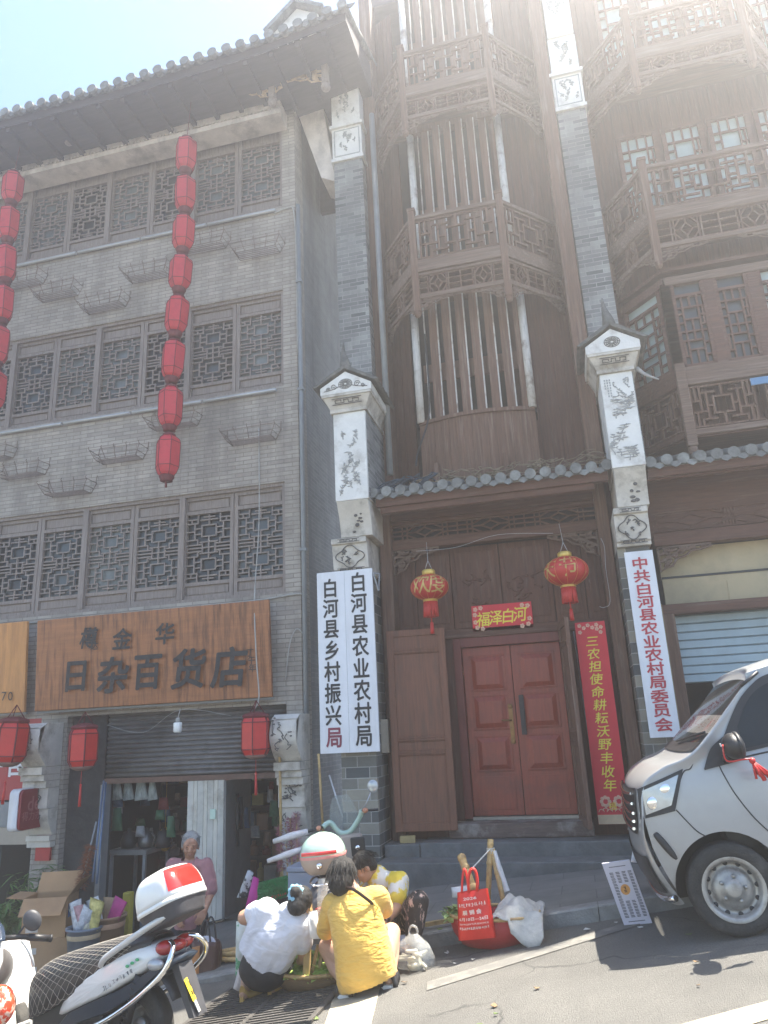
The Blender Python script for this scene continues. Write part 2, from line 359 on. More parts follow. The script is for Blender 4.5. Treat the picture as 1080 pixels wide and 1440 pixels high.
# ================================================================ ground
mb = MB(); mb.grid(lambda u, v: (-45+90*u, -45+70*v, road(-45+90*u)), 30, 24, False); struct('road', mb, m_road)
XB = [(-14, -2.45), (-8, -1.25), (-4.6, -.57), (-1.8, -.03), (.2, .09), (1.5, .28), (4, .68), (12, 1.98)]     # pavement height along the building line
def zb(x):
    for (a, za), (b, zc) in zip(XB, XB[1:]):
        if x <= b: return lerp(za, zc, (x-a)/(b-a))
    return XB[-1][1]
k0, k1 = atg(620, 1312, .1), atg(890, 1268, .1)
def yk(x): return k0.y+(k1.y-k0.y)*(x-k0.x)/(k1.x-k0.x) if x > -3 else yk(-2.999)+.15*min(1, (-3-x)/2)
def hk(x): return .025+.085*max(0, min(1, (x+3.6)/1.4))
xs = [-14+26*i/64 for i in range(65)]
def pave_z(x, y):
    t = max(0, min(1, (y-yk(x))/(9.6-yk(x)))); return lerp(road(x)+hk(x), zb(x), t)
mb = MB(); mb.grid(lambda u, v: (lambda x: (lambda y: (x, y, pave_z(x, y)))(lerp(yk(x)+.14, 10.0, v)))(-14+26*u), 64, 10, False)
struct('pavement', mb, m_pave)
mb = MB()
for i in range(26):                                                    # kerb stones one by one, joints of 6 mm
    a, b = -14+i+.003, -13+i-.003
    P = lambda x, dy, dz: Vector((x, yk(x)+dy, road(x)+dz))
    ha, hb = hk(a)+.004, hk(b)+.004
    v = [P(a, 0, -.1), P(a, .15, -.1), P(a, .15, ha), P(a, .012, ha), P(a, 0, ha-.012), P(b, 0, -.1), P(b, .15, -.1), P(b, .15, hb), P(b, .012, hb), P(b, 0, hb-.012)]
    mb.add(v, [(0, 1, 2, 3, 4), (9, 8, 7, 6, 5), (4, 3, 8, 9), (3, 2, 7, 8), (0, 4, 9, 5), (1, 6, 7, 2)])
struct('kerb', mb, m_kerb)
m_edge = M('worn_shaded_road_paint', (.19, .182, .16), .88, .2, 9, bump=.3, bscale=120, dirt=(.125, .122, .113), dscale=7, dlim=(.38, .55))  # wear, plus the shade lying on the line put into its dull colour
def ground_strip(name, pts):
    mb = MB(); a = [atg(*p) for p in pts]; nm = name
    def f(u, v): return a[0].lerp(a[1], u).lerp(a[3].lerp(a[2], u), v)+Vector((0, 0, .005))
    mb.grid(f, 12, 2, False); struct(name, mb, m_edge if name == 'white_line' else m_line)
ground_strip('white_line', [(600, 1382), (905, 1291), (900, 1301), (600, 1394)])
ground_strip('road_marking', [(478, 1373), (540, 1367), (515, 1470), (445, 1480)])
ground_strip('road_marking', [(930, 1449), (1120, 1398), (1130, 1420), (960, 1470)])
# drain grate let into the road
g = [atg(262, 1452), atg(330, 1388), atg(440, 1380), atg(395, 1450)]
gx0, gx1 = -3.05, -1.95; gy0, gy1 = atg(300, 1445).y-.25, atg(380, 1384).y
root = thing('drain_grate', 'black iron slotted drain grate set in the road beside the squatting woman in white', 'drain', (-2.5, (gy0+gy1)/2, road(-2.5)))
mb = MB(); mz = lambda x, d: road(x)+d
def slab(mb, x0, x1, y0, y1, d0, d1):
    vs = [Vector((x, y, road(x)+d)) for x in (x0, x1) for y in (y0, y1) for d in (d0, d1)]
    mb.add(vs, [(0, 1, 3, 2), (4, 6, 7, 5), (0, 4, 5, 1), (2, 3, 7, 6), (0, 2, 6, 4), (1, 5, 7, 3)])
slab(mb, gx0, gx1, gy0, gy1, .002, .006); part('pit', mb, M('drain_dark', (.015, .015, .015), 1, bump=0), root)
mb = MB()
for i in range(21):
    y = gy0+.03+(gy1-gy0-.06)*i/20
    slab(mb, gx0, (gx0+gx1)/2-.02, y-.012, y+.012, .006, .022); slab(mb, (gx0+gx1)/2+.02, gx1, y-.012, y+.012, .006, .022)
for x in (gx0-.02, (gx0+gx1)/2-.02, gx1-.02): slab(mb, x, x+.04, gy0, gy1, .006, .024)
part('bars', mb, M('cast_iron', (.06, .055, .05), .75, .35, 12, bump=.3), root)

# ================================================================ left building
YL = 9.3
LB = thing('shop_house', 'three storey grey brick shop house with rows of lattice windows at left', 'building', (-6, YL, -1))
ROWS = [(3.45, 1.6), (6.54, 1.62), (9.68, 1.66)]
XR, XL = -3.40, -13.2
mb = MB()
def wall(x0, x1, z0, z1, y0=YL, y1=YL+.35): mb.box(x0, x1, y0, y1, z0, z1)
for z0, z1 in ((2.0, ROWS[0][0]), (ROWS[0][0]+ROWS[0][1], ROWS[1][0]), (ROWS[1][0]+ROWS[1][1], ROWS[2][0]), (ROWS[2][0]+ROWS[2][1], 11.9)): wall(XL, -3.62, z0, z1)
wall(-3.62, XR, -1.4, 11.9)
wall(-13.2, -12.6, -4, 2.0); wall(-7.28, -6.86, -2.5, 2.0)
part('front_wall', mb, m_brick, LB)
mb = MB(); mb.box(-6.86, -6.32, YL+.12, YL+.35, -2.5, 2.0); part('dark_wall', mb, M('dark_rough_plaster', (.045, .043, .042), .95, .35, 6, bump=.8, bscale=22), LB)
mb = MB(); mb.box(XR-.35, XR, YL+.35, 17, -1.4, 11.9); mb.box(XL, XR, 16.8, 17.2, -4, 11.9); part('side_wall', mb, m_bricks, LB)
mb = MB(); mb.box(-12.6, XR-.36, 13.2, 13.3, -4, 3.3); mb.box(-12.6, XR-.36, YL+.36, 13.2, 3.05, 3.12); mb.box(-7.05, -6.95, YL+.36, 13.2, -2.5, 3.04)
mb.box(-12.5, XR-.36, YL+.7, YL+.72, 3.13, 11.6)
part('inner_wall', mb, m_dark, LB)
mb = MB(); mb.add([(-13, YL+.02, zb(-13)+.02), (XR-.3, YL+.02, zb(XR-.3)+.03), (XR-.3, 13.2, zb(XR-.3)+.03), (-13, 13.2, zb(-13)+.02)], [(0, 1, 2, 3)])
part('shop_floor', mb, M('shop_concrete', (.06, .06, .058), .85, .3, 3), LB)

def lattice_segs():
    up = [(4, 4, 8, 4), (4, 8, 8, 8), (4, 4, 4, 8), (8, 4, 8, 8), (6, 8, 6, 11.7), (6, 0, 6, 4), (3.6, 10, 8.4, 10), (3.6, 2, 8.4, 2), (4.6, 11, 7.4, 11),
          (2, 3, 2, 8.9), (10, 3, 10, 8.9), (2, 7, 4, 7), (2, 5, 4, 5), (8, 7, 10, 7), (8, 5, 10, 5), (0, 8.9, 2.9, 8.9), (9.1, 8.9, 12, 8.9),
          (2.9, 8.9, 2.9, 11.7), (9.1, 8.9, 9.1, 11.7), (0, 10.4, 2.9, 10.4), (9.1, 10.4, 12, 10.4), (0, 6, 2, 6), (10, 6, 12, 6), (0, 3, 2.9, 3), (9.1, 3, 12, 3),
          (2.9, 1.2, 2.9, 3), (9.1, 1.2, 9.1, 3), (0, 1.2, 4.2, 1.2), (7.8, 1.2, 12, 1.2), (4.2, 0, 4.2, 2), (7.8, 0, 7.8, 2), (1.2, 8.9, 1.2, 10.4), (10.8, 8.9, 10.8, 10.4)]
    return [(a, 12+b, c, 12+d) for a, b, c, d in up]+[(a, 12-b, c, 12-d) for a, b, c, d in up]+[(0, 12, 12, 12)]
def seg_boxes(mb, segs, x0, z0, w, h, nx, nz, y0, y1, t):
    for i, (a, b, c, d) in enumerate(segs):
        a, c = sorted((a, c)); b, d = sorted((b, d)); e = .0007*(i % 5)
        mb.box(x0+a/nx*w-t/2, x0+c/nx*w+t/2, y0+e, y1, z0+b/nz*h-t/2, z0+d/nz*h+t/2)
def make_window(H, w=.79):
    """window: part = sash frame; sub-parts lattice, pane"""
    f = MB(); lo, hi = .24, .26; st = .055
    f.box(0, st, 0, .06, 0, H); f.box(w-st, w, 0, .06, 0, H)
    for z, t in ((0, .05), (lo-.05, .05), (H-hi, .05), (H-.05, .05)): f.box(st, w-st, .002, .058, z, z+t)
    for z0, z1 in ((.05, lo-.05), (H-hi+.05, H-.05)):
        f.box(st, w-st, .035, .05, z0, z1); f.box(st+.03, w-st-.03, .022, .036, z0+.02, z1-.02)
    l = MB(); seg_boxes(l, lattice_segs(), st+.004, lo+.004, w-2*st-.008, H-hi-lo-.008, 12, 24, .018, .042, .019)
    p = MB(); p.box(st-.01, w-st+.01, .066, .072, lo-.02, H-hi+.02)
    return f.mesh('window'), l.mesh('lattice'), p.mesh('pane')
edges = [-3.62, -4.42, -5.22, -6.02, -6.82, -7.62, -8.42, -9.22, -10.02, -10.82, -11.62]
mbp = MB()
for r, (z0, H) in enumerate(ROWS):
    wm = make_window(H-.10)
    for k, x in enumerate(edges[1:]):
        gm = [m_glass, m_glassp, m_glassd][(0, 2, 0, 1, 0, 2, 0, 0, 1, 0)[k] if r == 0 else ((1, 0, 2, 1, 1, 0, 2, 1, 0, 1)[k] if r == 1 else (1, 1, 0, 1, 2, 1, 1, 0, 1, 0)[k])]
        pm = wm[2].copy()
        o = link('window', wm[0], m_wood, LB); o.location = Vector((x+.005+(0 if k % 2 else .0), YL+.07, z0+.05))-LB.location
        link('lattice', wm[1], m_wood, o); link('pane', pm, gm, o)
    mbp.box(XL, -3.62, YL+.03, YL+.14, z0, z0+.048); mbp.box(XL, -3.62, YL+.03, YL+.14, z0+H-.048, z0+H)
    for k in range(0, 11, 2): mbp.box(edges[k]-.045, edges[k]+.045-(.045 if k == 0 else 0), YL+.025, YL+.135, z0+.05, z0+H-.05)
part('window_surround', mbp, m_wood, LB)
# tube lights and drip course
for z, gap in ((9.60, 0), (6.47, 1)):
    mb = MB(); x = -3.72
    while x > -11: mb.tube([(x, YL-.045, z), (x-1.16, YL-.045, z)], .026, 8); x -= 1.2
    part('tube_light', mb, m_steel, LB)
mb = MB(); mb.tube([(XR+.05, YL-.02, 9.62), (XR+.06, YL-.03, 5), (XR+.06, YL-.03, -.35)], .035, 8)
for z in (1.5, 4, 6.4, 8.2): mb.box(XR+.015, XR+.105, YL-.07, YL-.0, z, z+.04)
part('drain_pipe', mb, m_pipe, LB)
mb = MB(); mb.tube(spline([(-3.75, YL-.02, 9.56), (-3.5, YL-.03, 9.6), (-3.42, YL-.03, 9.52), (XR+.01, YL-.02, 8.9), (XR+.012, YL-.02, 7)], 5), .013, 6)
mb.tube(spline([(-11, YL-.015, 3.38), (-7, YL-.02, 3.36), (-4.2, YL-.03, 3.38), (-3.5, YL-.03, 3.42), (XR+.1, YL-.03, 3.40)], 6), .012, 6)
mb.tube(spline([(-4.0, YL-.03, 5.9), (-3.98, YL-.06, 4.5), (-3.96, YL-.25, 3.4), (-3.9, YL-.33, 2.6), (-3.86, YL-.33, 2.1), (-3.93, YL-.3, 1.95)], 6), .009, 6)
mb.tube(spline([(-3.62, YL-.03, 2.3), (-3.55, YL-.05, 2.75), (-3.45, YL-.05, 2.95), (-3.35, YL, 2.85)], 6), .008, 6)
part('cable', mb, M('pale_cable', (.33, .32, .30), .6, bump=0), LB)
# plaster eave beam with a small tooth course
mb = MB(); BY = YL-.32
mb.prism([(XL, BY, 11.15), (XL, BY, 11.45), (XL, YL, 11.45), (XL, YL, 11.15)], (XR-XL-.12, 0, 0))
mb.box(XL, XR-.1, BY-.05, BY-.001, 11.15, 11.24)
for i in range(150):
    x = XL+i*.065; mb.box(x, x+.03, BY-.03, BY-.0015, 11.285, 11.32)
part('eave_beam', mb, m_plaster, LB)
# house top: curved-up eave, soffit, fascia, tiles
def ez(x): return 11.50+.006*max(0, -(x+5))+.22*max(0, (x+3.9)/1.7)**1.6+.1*max(0, min(1, (x+6)/2))
EY = 8.12; xs = [XL+(11.0+.0)*i/40 for i in range(41)]
mb = MB()
mb.grid(lambda u, v: (lerp(XL, -2.14, u), lerp(EY+.03, 10.6, v), ez(lerp(XL, -2.14, u))-.13+.10*v), 40, 3, False)
mb.grid(lambda u, v: (lerp(XL, -2.14, u), EY, ez(lerp(XL, -2.14, u))-.15+.15*v), 40, 1, False)
mb.add([(-2.14, EY, ez(-2.14)-.15), (-2.14, EY, ez(-2.14)), (-2.14, 10.6, ez(-2.14)+.95), (-2.14, 10.6, ez(-2.14)-.03)], [(0, 1, 2, 3)])
mb.box(XL, -2.2, 10.6, 10.7, 10.5, 12.6)
mb.grid(lambda u, v: (lerp(XL, XR, u), lerp(EY+.3, YL-.3, v), ez(lerp(XL, XR, u))-.17), 1, 1, False)
for i in range(26):
    x = XL+.2+i*.42
    if x < -2.2: mb.box(x-.035, x+.035, EY+.05, 9.25, ez(x)-.21, ez(x)-.132)
part('eave_soffit', mb, m_soffit, LB)
mb = MB()
mb.grid(lambda u, v: (lerp(XL, -2.1, u), lerp(EY-.05, 13.5, v), ez(lerp(XL, -2.1, u))+.02+v*2.6), 40, 2, False)
x = XL
while x < -2.1:
    z = ez(x)+.045; sl_ = 2.6/5.4
    pts = [(x, EY-.09, z-.02), (x, EY+.5, z+.5*sl_), (x, 13.4, z+5.2*sl_)]
    mb.tube(pts, .075, 10); mb.lathe([(.0, -.012), (.078, -.012), (.078, .03), (0, .03)], (x, EY-.10, z-.02), 12, Matrix.Rotation(radians(90), 3, 'X'), False)
    xm = x+.115
    mb.prism([(xm-.07, EY-.07, ez(xm)+.03), (xm+.07, EY-.07, ez(xm)+.03), (xm+.035, EY-.085, ez(xm)-.04), (xm, EY-.09, ez(xm)-.07), (xm-.035, EY-.085, ez(xm)-.04)], (0, .02, 0))
    x += .23
part('tiled_roof', mb, m_tile, LB)
# ridge-end gable ornament
gx = at(420, 25, EY+.1); root = LB
mb = MB(); a = Vector((-3.3, EY+.06, ez(-3.3)+.07))
pts = lambda s, h: [a+Vector((-.0, 0, 0)), a+Vector((.72, 0, .12)), a+Vector((.72, 0, .30)), a+Vector((.38, 0, .52)), a+Vector((0, 0, .16))]
mb.prism(pts(1, 1), (0, .5, 0)); part('gable_face', mb, m_white, LB)
mb = MB()
for p, q in ((a+Vector((-.1, -.05, .12)), a+Vector((.38, -.05, .57))), (a+Vector((.38, -.05, .57)), a+Vector((.82, -.05, .30)))): mb.bar(p+Vector((0, .3, 0)), q+Vector((0, .3, 0)), .75, .07)
mb.bar(a+Vector((.3, .2, .62)), a+Vector((.52, .2, .66)), .2, .09); mb.ell(a+Vector((.40, .2, .74)), .07); mb.ell(a+Vector((-.08, .1, .24)), (.04, .04, .12)); mb.ell(a+Vector((.84, .1, .42)), (.04, .04, .12))
for i in range(3): mb.tube([a+Vector((.1+.22*i, -.03, .03+.07*i)), a+Vector((.1+.22*i, .3, .03+.07*i))], .07, 10)
part('gable_coping', mb, m_tile, LB)
# carved brackets, hanging posts and balls under the eave
for px, pz, two in ((97, 195, True), (383, 140, True), (458, 118, False)):
    p = at(px, pz, 8.75)
    mb = MB(); mb.box(p.x-.05, p.x+.05, 8.70, 8.80, p.z, p.z+.62); mb.ell((p.x, 8.75, p.z-.06), .075); mb.lathe([(.03, .0), (.07, .02), (.05, .05), (.06, .08)], (p.x, 8.75, p.z-.0), 12)
    part('hanging_post', mb, m_wood, LB)
    for s in ((-1, 1) if two else (-1,)):
        part('carved_bracket', scroll_bracket((p.x+s*.05, 8.75, p.z+(.42 if s > 0 else .36)), (s, 0, .16 if s > 0 else -.12), (0, 0, 1), .62 if px != 458 else .75, .3, .05, .016), m_gilt, LB)
# pale plaster strut between house and pier
mb = MB(); q = [at(407, 128, 9.5), at(449, 120, 9.5), at(472, 255, 9.5), at(452, 250, 9.5)]
mb.prism(q, (0, .5, 0)); part('plaster_corbel', mb, m_plaster, LB)
# carved corbels of the ground floor piers
def corbel(x0, x1, ztop, kind):
    """front profile in y/z swept along x, then white trim, then ink drawing"""
    w = x1-x0; Y0 = YL-.02; mb = MB()
    def prof(pts): mb.prism([(x0, Y0-a, ztop-b) for a, b in pts], (w, 0, 0))
    arc = [(.44+.07*sin(pi*t), .06+.42*t) for t in [i/10 for i in range(11)]]
    prof([(0, 0), (.34, 0)]+arc[0:1]+[(.30+.21*sin(pi*(.15+.8*i/12)), .03+.50*i/12) for i in range(13)]+[(.30, .56), (0, .56)])
    for i, (o_, a, b) in enumerate(((.38, .565, .66), (.33, .665, .74), (.28, .745, .83))): prof([(0, a), (o_, a), (o_, b), (0, b)])
    prof([(0, .835), (.23, .835), (.23, 1.09), (0, 1.09)])
    prof([(0, 1.095), (.20, 1.095)]+[(.20-.13*(i/10)**2*1.0, 1.1+.33*i/10) for i in range(11)]+[(0, 1.43)])
    for o_, a, b in ((.13, 1.435, 1.50), (.10, 1.505, 1.58)): prof([(0, a), (o_, a), (o_, b), (0, b)])
    part('carved_corbel', mb, m_cream, LB, bevel=.006)
    mb = MB()
    R = random.Random(int(x0*100))
    for zc, hh, yy in ((ztop-.28, .36, .50), (ztop-.96, .2, .235), (ztop-1.25, .24, .18)):
        for k in range(5):
            a = Vector((x0+w*R.uniform(.15, .8), Y0-yy-.012, zc+hh*R.uniform(-.45, .3)))
            pts = [a]
            for j in range(5): pts.append(pts[-1]+Vector((R.uniform(-.07, .07), 0, R.uniform(-.015, .06))))
            pts = [p for p in pts if x0+.02 < p.x < x1-.02]
            if len(pts) > 2: mb.tube(spline(pts, 3), [.006]*((len(pts)-1)*3+1), 5)
            for j in range(3):
                c = pts[-1]+Vector((R.uniform(-.05, .05), 0, R.uniform(-.04, .04))) if pts else a
                if x0+.03 < c.x < x1-.03: mb.ell(c, (.018, .004, .01), 8, 5)
    part('painted_ornament', mb, m_ink, LB)
corbel(-7.26, -6.9, 1.92, 0); corbel(-3.64, -3.30, 1.86, 1)

# ---- roller shutter, counter, folding gate
mb = MB(); z = 1.16; y = YL+.16
prof = []
n = 14; hh = (2.02-1.16)/n
ring = []
for i in range(n):
    for k in range(6): ring.append((y-.028*abs(sin(pi*k/6))-.004, z+hh*(i+k/6)))
ring.append((y, 2.02))
mb.add([Vector((x, a, b)) for a, b in ring for x in (-6.30, -3.66)], [(2*i, 2*i+1, 2*i+3, 2*i+2) for i in range(len(ring)-1)], True)
part('roller_shutter', mb, m_shut, LB, solid=.004)
mb = MB(); mb.box(-6.31, -3.65, y-.04, y+.02, 1.09, 1.158); part('shutter_bottom_rail', mb, M('rusty_rail', (.13, .075, .055), .7, .3, 8), LB)
mb = MB(); mb.box(-6.315, -6.25, YL+.05, YL+.2, zb(-6.3), 1.085); part('shutter_guide', mb, m_pipe, LB); mb = MB(); mb.box(-3.70, -3.65, YL+.05, YL+.2, zb(-3.7), 1.085); part('shutter_guide', mb, m_pipe, LB)
mb = MB(); gz = zb(-4.8)
for i in range(7):
    x = -5.05+i*.072; o_ = .03*(i % 2)
    mb.prism([(x+.003, YL+.10+o_, gz+.03), (x+.069, YL+.10+.03-o_, gz+.03), (x+.069, YL+.12+.03-o_, gz+.03), (x+.003, YL+.12+o_, gz+.03)], (0, 0, 1.06-gz))
part('folding_gate', mb, M('cream_gate_paint', (.55, .53, .47), .5, .12, 5, bump=.05, dirt=(.36, .33, .28), dscale=4), LB)
mb = MB(); mb.box(-4.54, -4.51, YL+.12, YL+.9, gz+.03, 1.08); part('gate_side_panel', mb, M('grey_door_paint', (.15, .145, .14), .7, .2, 4), LB)
mb = MB(); mb.tube([(-4.48, YL+.4, .9), (-4.47, YL+.38, .5), (-4.47, YL+.42, .25)], .02, 6); mb.tube([(-4.48, YL+.5, .85), (-4.47, YL+.5, .45)], .03, 6); part('hanging_belts', mb, m_black, LB)
mb = MB(); mb.box(-4.72, -4.64, YL+.088, YL+.096, .62, .74); st_ = part('paper_sticker', mb, M('pale_green_paper', (.5, .62, .52), .8, bump=0), LB)

# ---- shop name boards
def board(name, label, x0, x1, z0, z1, y, mat, tilt=.10):
    root = thing(name, label, 'sign', ((x0+x1)/2, y, z0)); mb = MB()
    mb.prism([(x0, y, z0), (x0, y-tilt, z1), (x0, y-tilt+.05, z1), (x0, y+.05, z0)], (x1-x0, 0, 0)); part('board', mb, mat, root, bevel=.006)
    mb = MB(); mb.box(x0, x1, y+.051, y+.09, z0-.03, z0-.002); part('bottom_rail', mb, m_pipe, root)
    return root
B1 = board('shop_sign', 'wide brown wooden shop sign with brushed black characters over the half open shutter', -7.25, -3.74, 2.09, 3.33, YL-.20, m_signwood)
def brush(root, items, y, mat, nm='lettering'):
    mb = MB()
    for ch, px, py, h, sh, off, sx in items:
        p = at(px, py, y); put(mb, text_mb(ch, h, off, .006, sh, sx), frame_mt((p.x, p.y, p.z), (1, 0, 0), (0, -.08, 1)))
    part(nm, mb, mat, root)
m_brushink = M('brushed_black_ink', (.02, .022, .026), .6, .3, 9, bump=0)
brush(B1, [('日', 107, 951, .46, .08, .024, .95), ('杂', 159, 949, .50, .12, .024, 1), ('百', 209, 945, .50, .1, .024, .9), ('货', 265, 940, .54, .15, .024, .95), ('店', 322, 938, .54, .14, .024, .95)], YL-.275, m_brushink)
brush(B1, [('金', 172, 898, .30, .1, .02, 1), ('华', 232, 891, .30, .1, .02, 1), ('樽', 125, 897, .30, .2, .02, .9), ('旺', 124, 888, .12, .1, .012, 1), ('达', 133, 908, .12, .1, .012, 1)], YL-.305, m_brushink, 'small_lettering')
brush(B1, [('丁', 352, 918, .11, .1, .01, 1), ('午', 354, 928, .11, .1, .01, 1), ('年', 355, 939, .11, .1, .01, 1)], YL-.29, m_brushink, 'date_lettering')
B2 = board('shop_sign', 'pale orange wooden sign at left edge cut off after the digits 70', -10.4, -7.42, 2.09, 3.34, YL-.20, m_signpale)
brush(B2, [('7', 6, 979, .17, 0, -.004, 1), ('0', 15, 979, .17, 0, -.004, 1)], YL-.235, m_brushink)
# ================================================================ gable piers
def seg_bars(mb, segs, nx, nz, A, U, V, t, d=None):
    for i, (a, b, c, e) in enumerate(segs):
        p = A+U*(a/nx)+V*(b/nz); q = A+U*(c/nx)+V*(e/nz); dv = (q-p).normalized()*t*.5
        mb.bar(p-dv, q+dv, t*(1+.01*(i % 4)), (d or t)*(1+.02*(i % 5)), up=U.cross(V))
RAIL = [(0, 7.6, 24, 7.6), (0, .4, 24, .4), (2, .4, 2, 7.6), (22, .4, 22, 7.6), (9, 2.5, 15, 2.5), (9, 5.5, 15, 5.5), (9, 2.5, 9, 5.5), (15, 2.5, 15, 5.5), (12, 5.5, 12, 7.6), (12, .4, 12, 2.5),
        (7, 1.6, 7, 6.4), (17, 1.6, 17, 6.4), (7, 4, 9, 4), (15, 4, 17, 4), (5, 6.4, 9.5, 6.4), (14.5, 6.4, 19, 6.4), (5, 1.6, 9.5, 1.6), (14.5, 1.6, 19, 1.6), (5, 3, 5, 7.6), (19, 3, 19, 7.6), (5, .4, 5, 1.6), (19, .4, 19, 1.6),
        (2, 3, 7, 3), (17, 3, 22, 3), (2, 5, 5, 5), (19, 5, 22, 5), (3.5, 5, 3.5, 7.6), (20.5, 5, 20.5, 7.6), (3.5, .4, 3.5, 3), (20.5, .4, 20.5, 3)]
def valance_segs(n=3):
    s = [(0, .2, 24, .2), (0, 3.8, 24, 3.8)]; w = 24/n
    for k in range(n):
        x = k*w; c = x+w/2
        s += [(x, 1.4, c-2.2, 1.4), (x, 2.6, c-2.2, 2.6), (c+2.2, 1.4, x+w, 1.4), (c+2.2, 2.6, x+w, 2.6), (c-2.2, .2, c-2.2, 3.8), (c+2.2, .2, c+2.2, 3.8), (c-2.8, .2, c-2.8, 3.8), (c+2.8, .2, c+2.8, 3.8),
              (c-2.2, 1.4, c-1, .2), (c+1, .2, c+2.2, 1.4), (c-2.2, 2.6, c-1, 3.8), (c+1, 3.8, c+2.2, 2.6), (c, .9, c+1.1, 2), (c+1.1, 2, c, 3.1), (c, 3.1, c-1.1, 2), (c-1.1, 2, c, .9), (c, .2, c, .9), (c, 3.1, c, 3.8), (c-2.2, 2, c-1.1, 2), (c+1.1, 2, c+2.2, 2)]
        if k: s += [(x, .2, x, 3.8)]
    return s
def fret(mb, A, U, V, t):
    seg_bars(mb, [(0, 0, 10, 0), (0, 4, 10, 4), (1, 1, 4, 1), (1, 1, 1, 3), (1, 3, 3, 3), (3, 2, 3, 3), (4, 1, 4, 3), (4, 3, 5.5, 3), (5.5, 1, 5.5, 3), (5.5, 1, 7, 1), (7, 1, 7, 3), (7, 3, 9, 3), (9, 1, 9, 3), (8, 1, 9, 1)], 10, 4, A, U, V, t, t*.6)
def brush_plant(mb, c, w, h, R, n=9, r=.006, pine=False, spread=1):
    """ink strokes on the plane y=c.y: stems that fork, with leaf dabs"""
    for k in range(n):
        x = R.uniform(-.4, .4)*w; z = R.uniform(-.5, .35)*h; pts = [Vector((c.x+x, c.y, c.z+z))]
        dx = R.uniform(-.3, .3)
        for j in range(4): pts.append(pts[-1]+Vector((dx*w*.18+R.uniform(-.06, .06)*w, 0, R.uniform(.03, .09)*h)))
        pts = [Vector((max(c.x-w*.45, min(c.x+w*.45, p.x)), p.y, min(p.z, c.z+h*.5))) for p in pts]
        mb.tube(spline(pts, 3), [r*(1.2-.08*i) for i in range(13)], 5)
        for p in pts[1:]:
            for q in range(3):
                a = R.uniform(-.5, 3.6); l = R.uniform(.05, .13)*w*spread
                e = p+Vector((cos(a)*l*(1.6 if pine else 1), 0, sin(a)*l*(.35 if pine else 1)))
                if abs(e.x-c.x) < w*.46: mb.tube([p, p.lerp(e, .5), e], [.003, r*1.3, .001], 5)
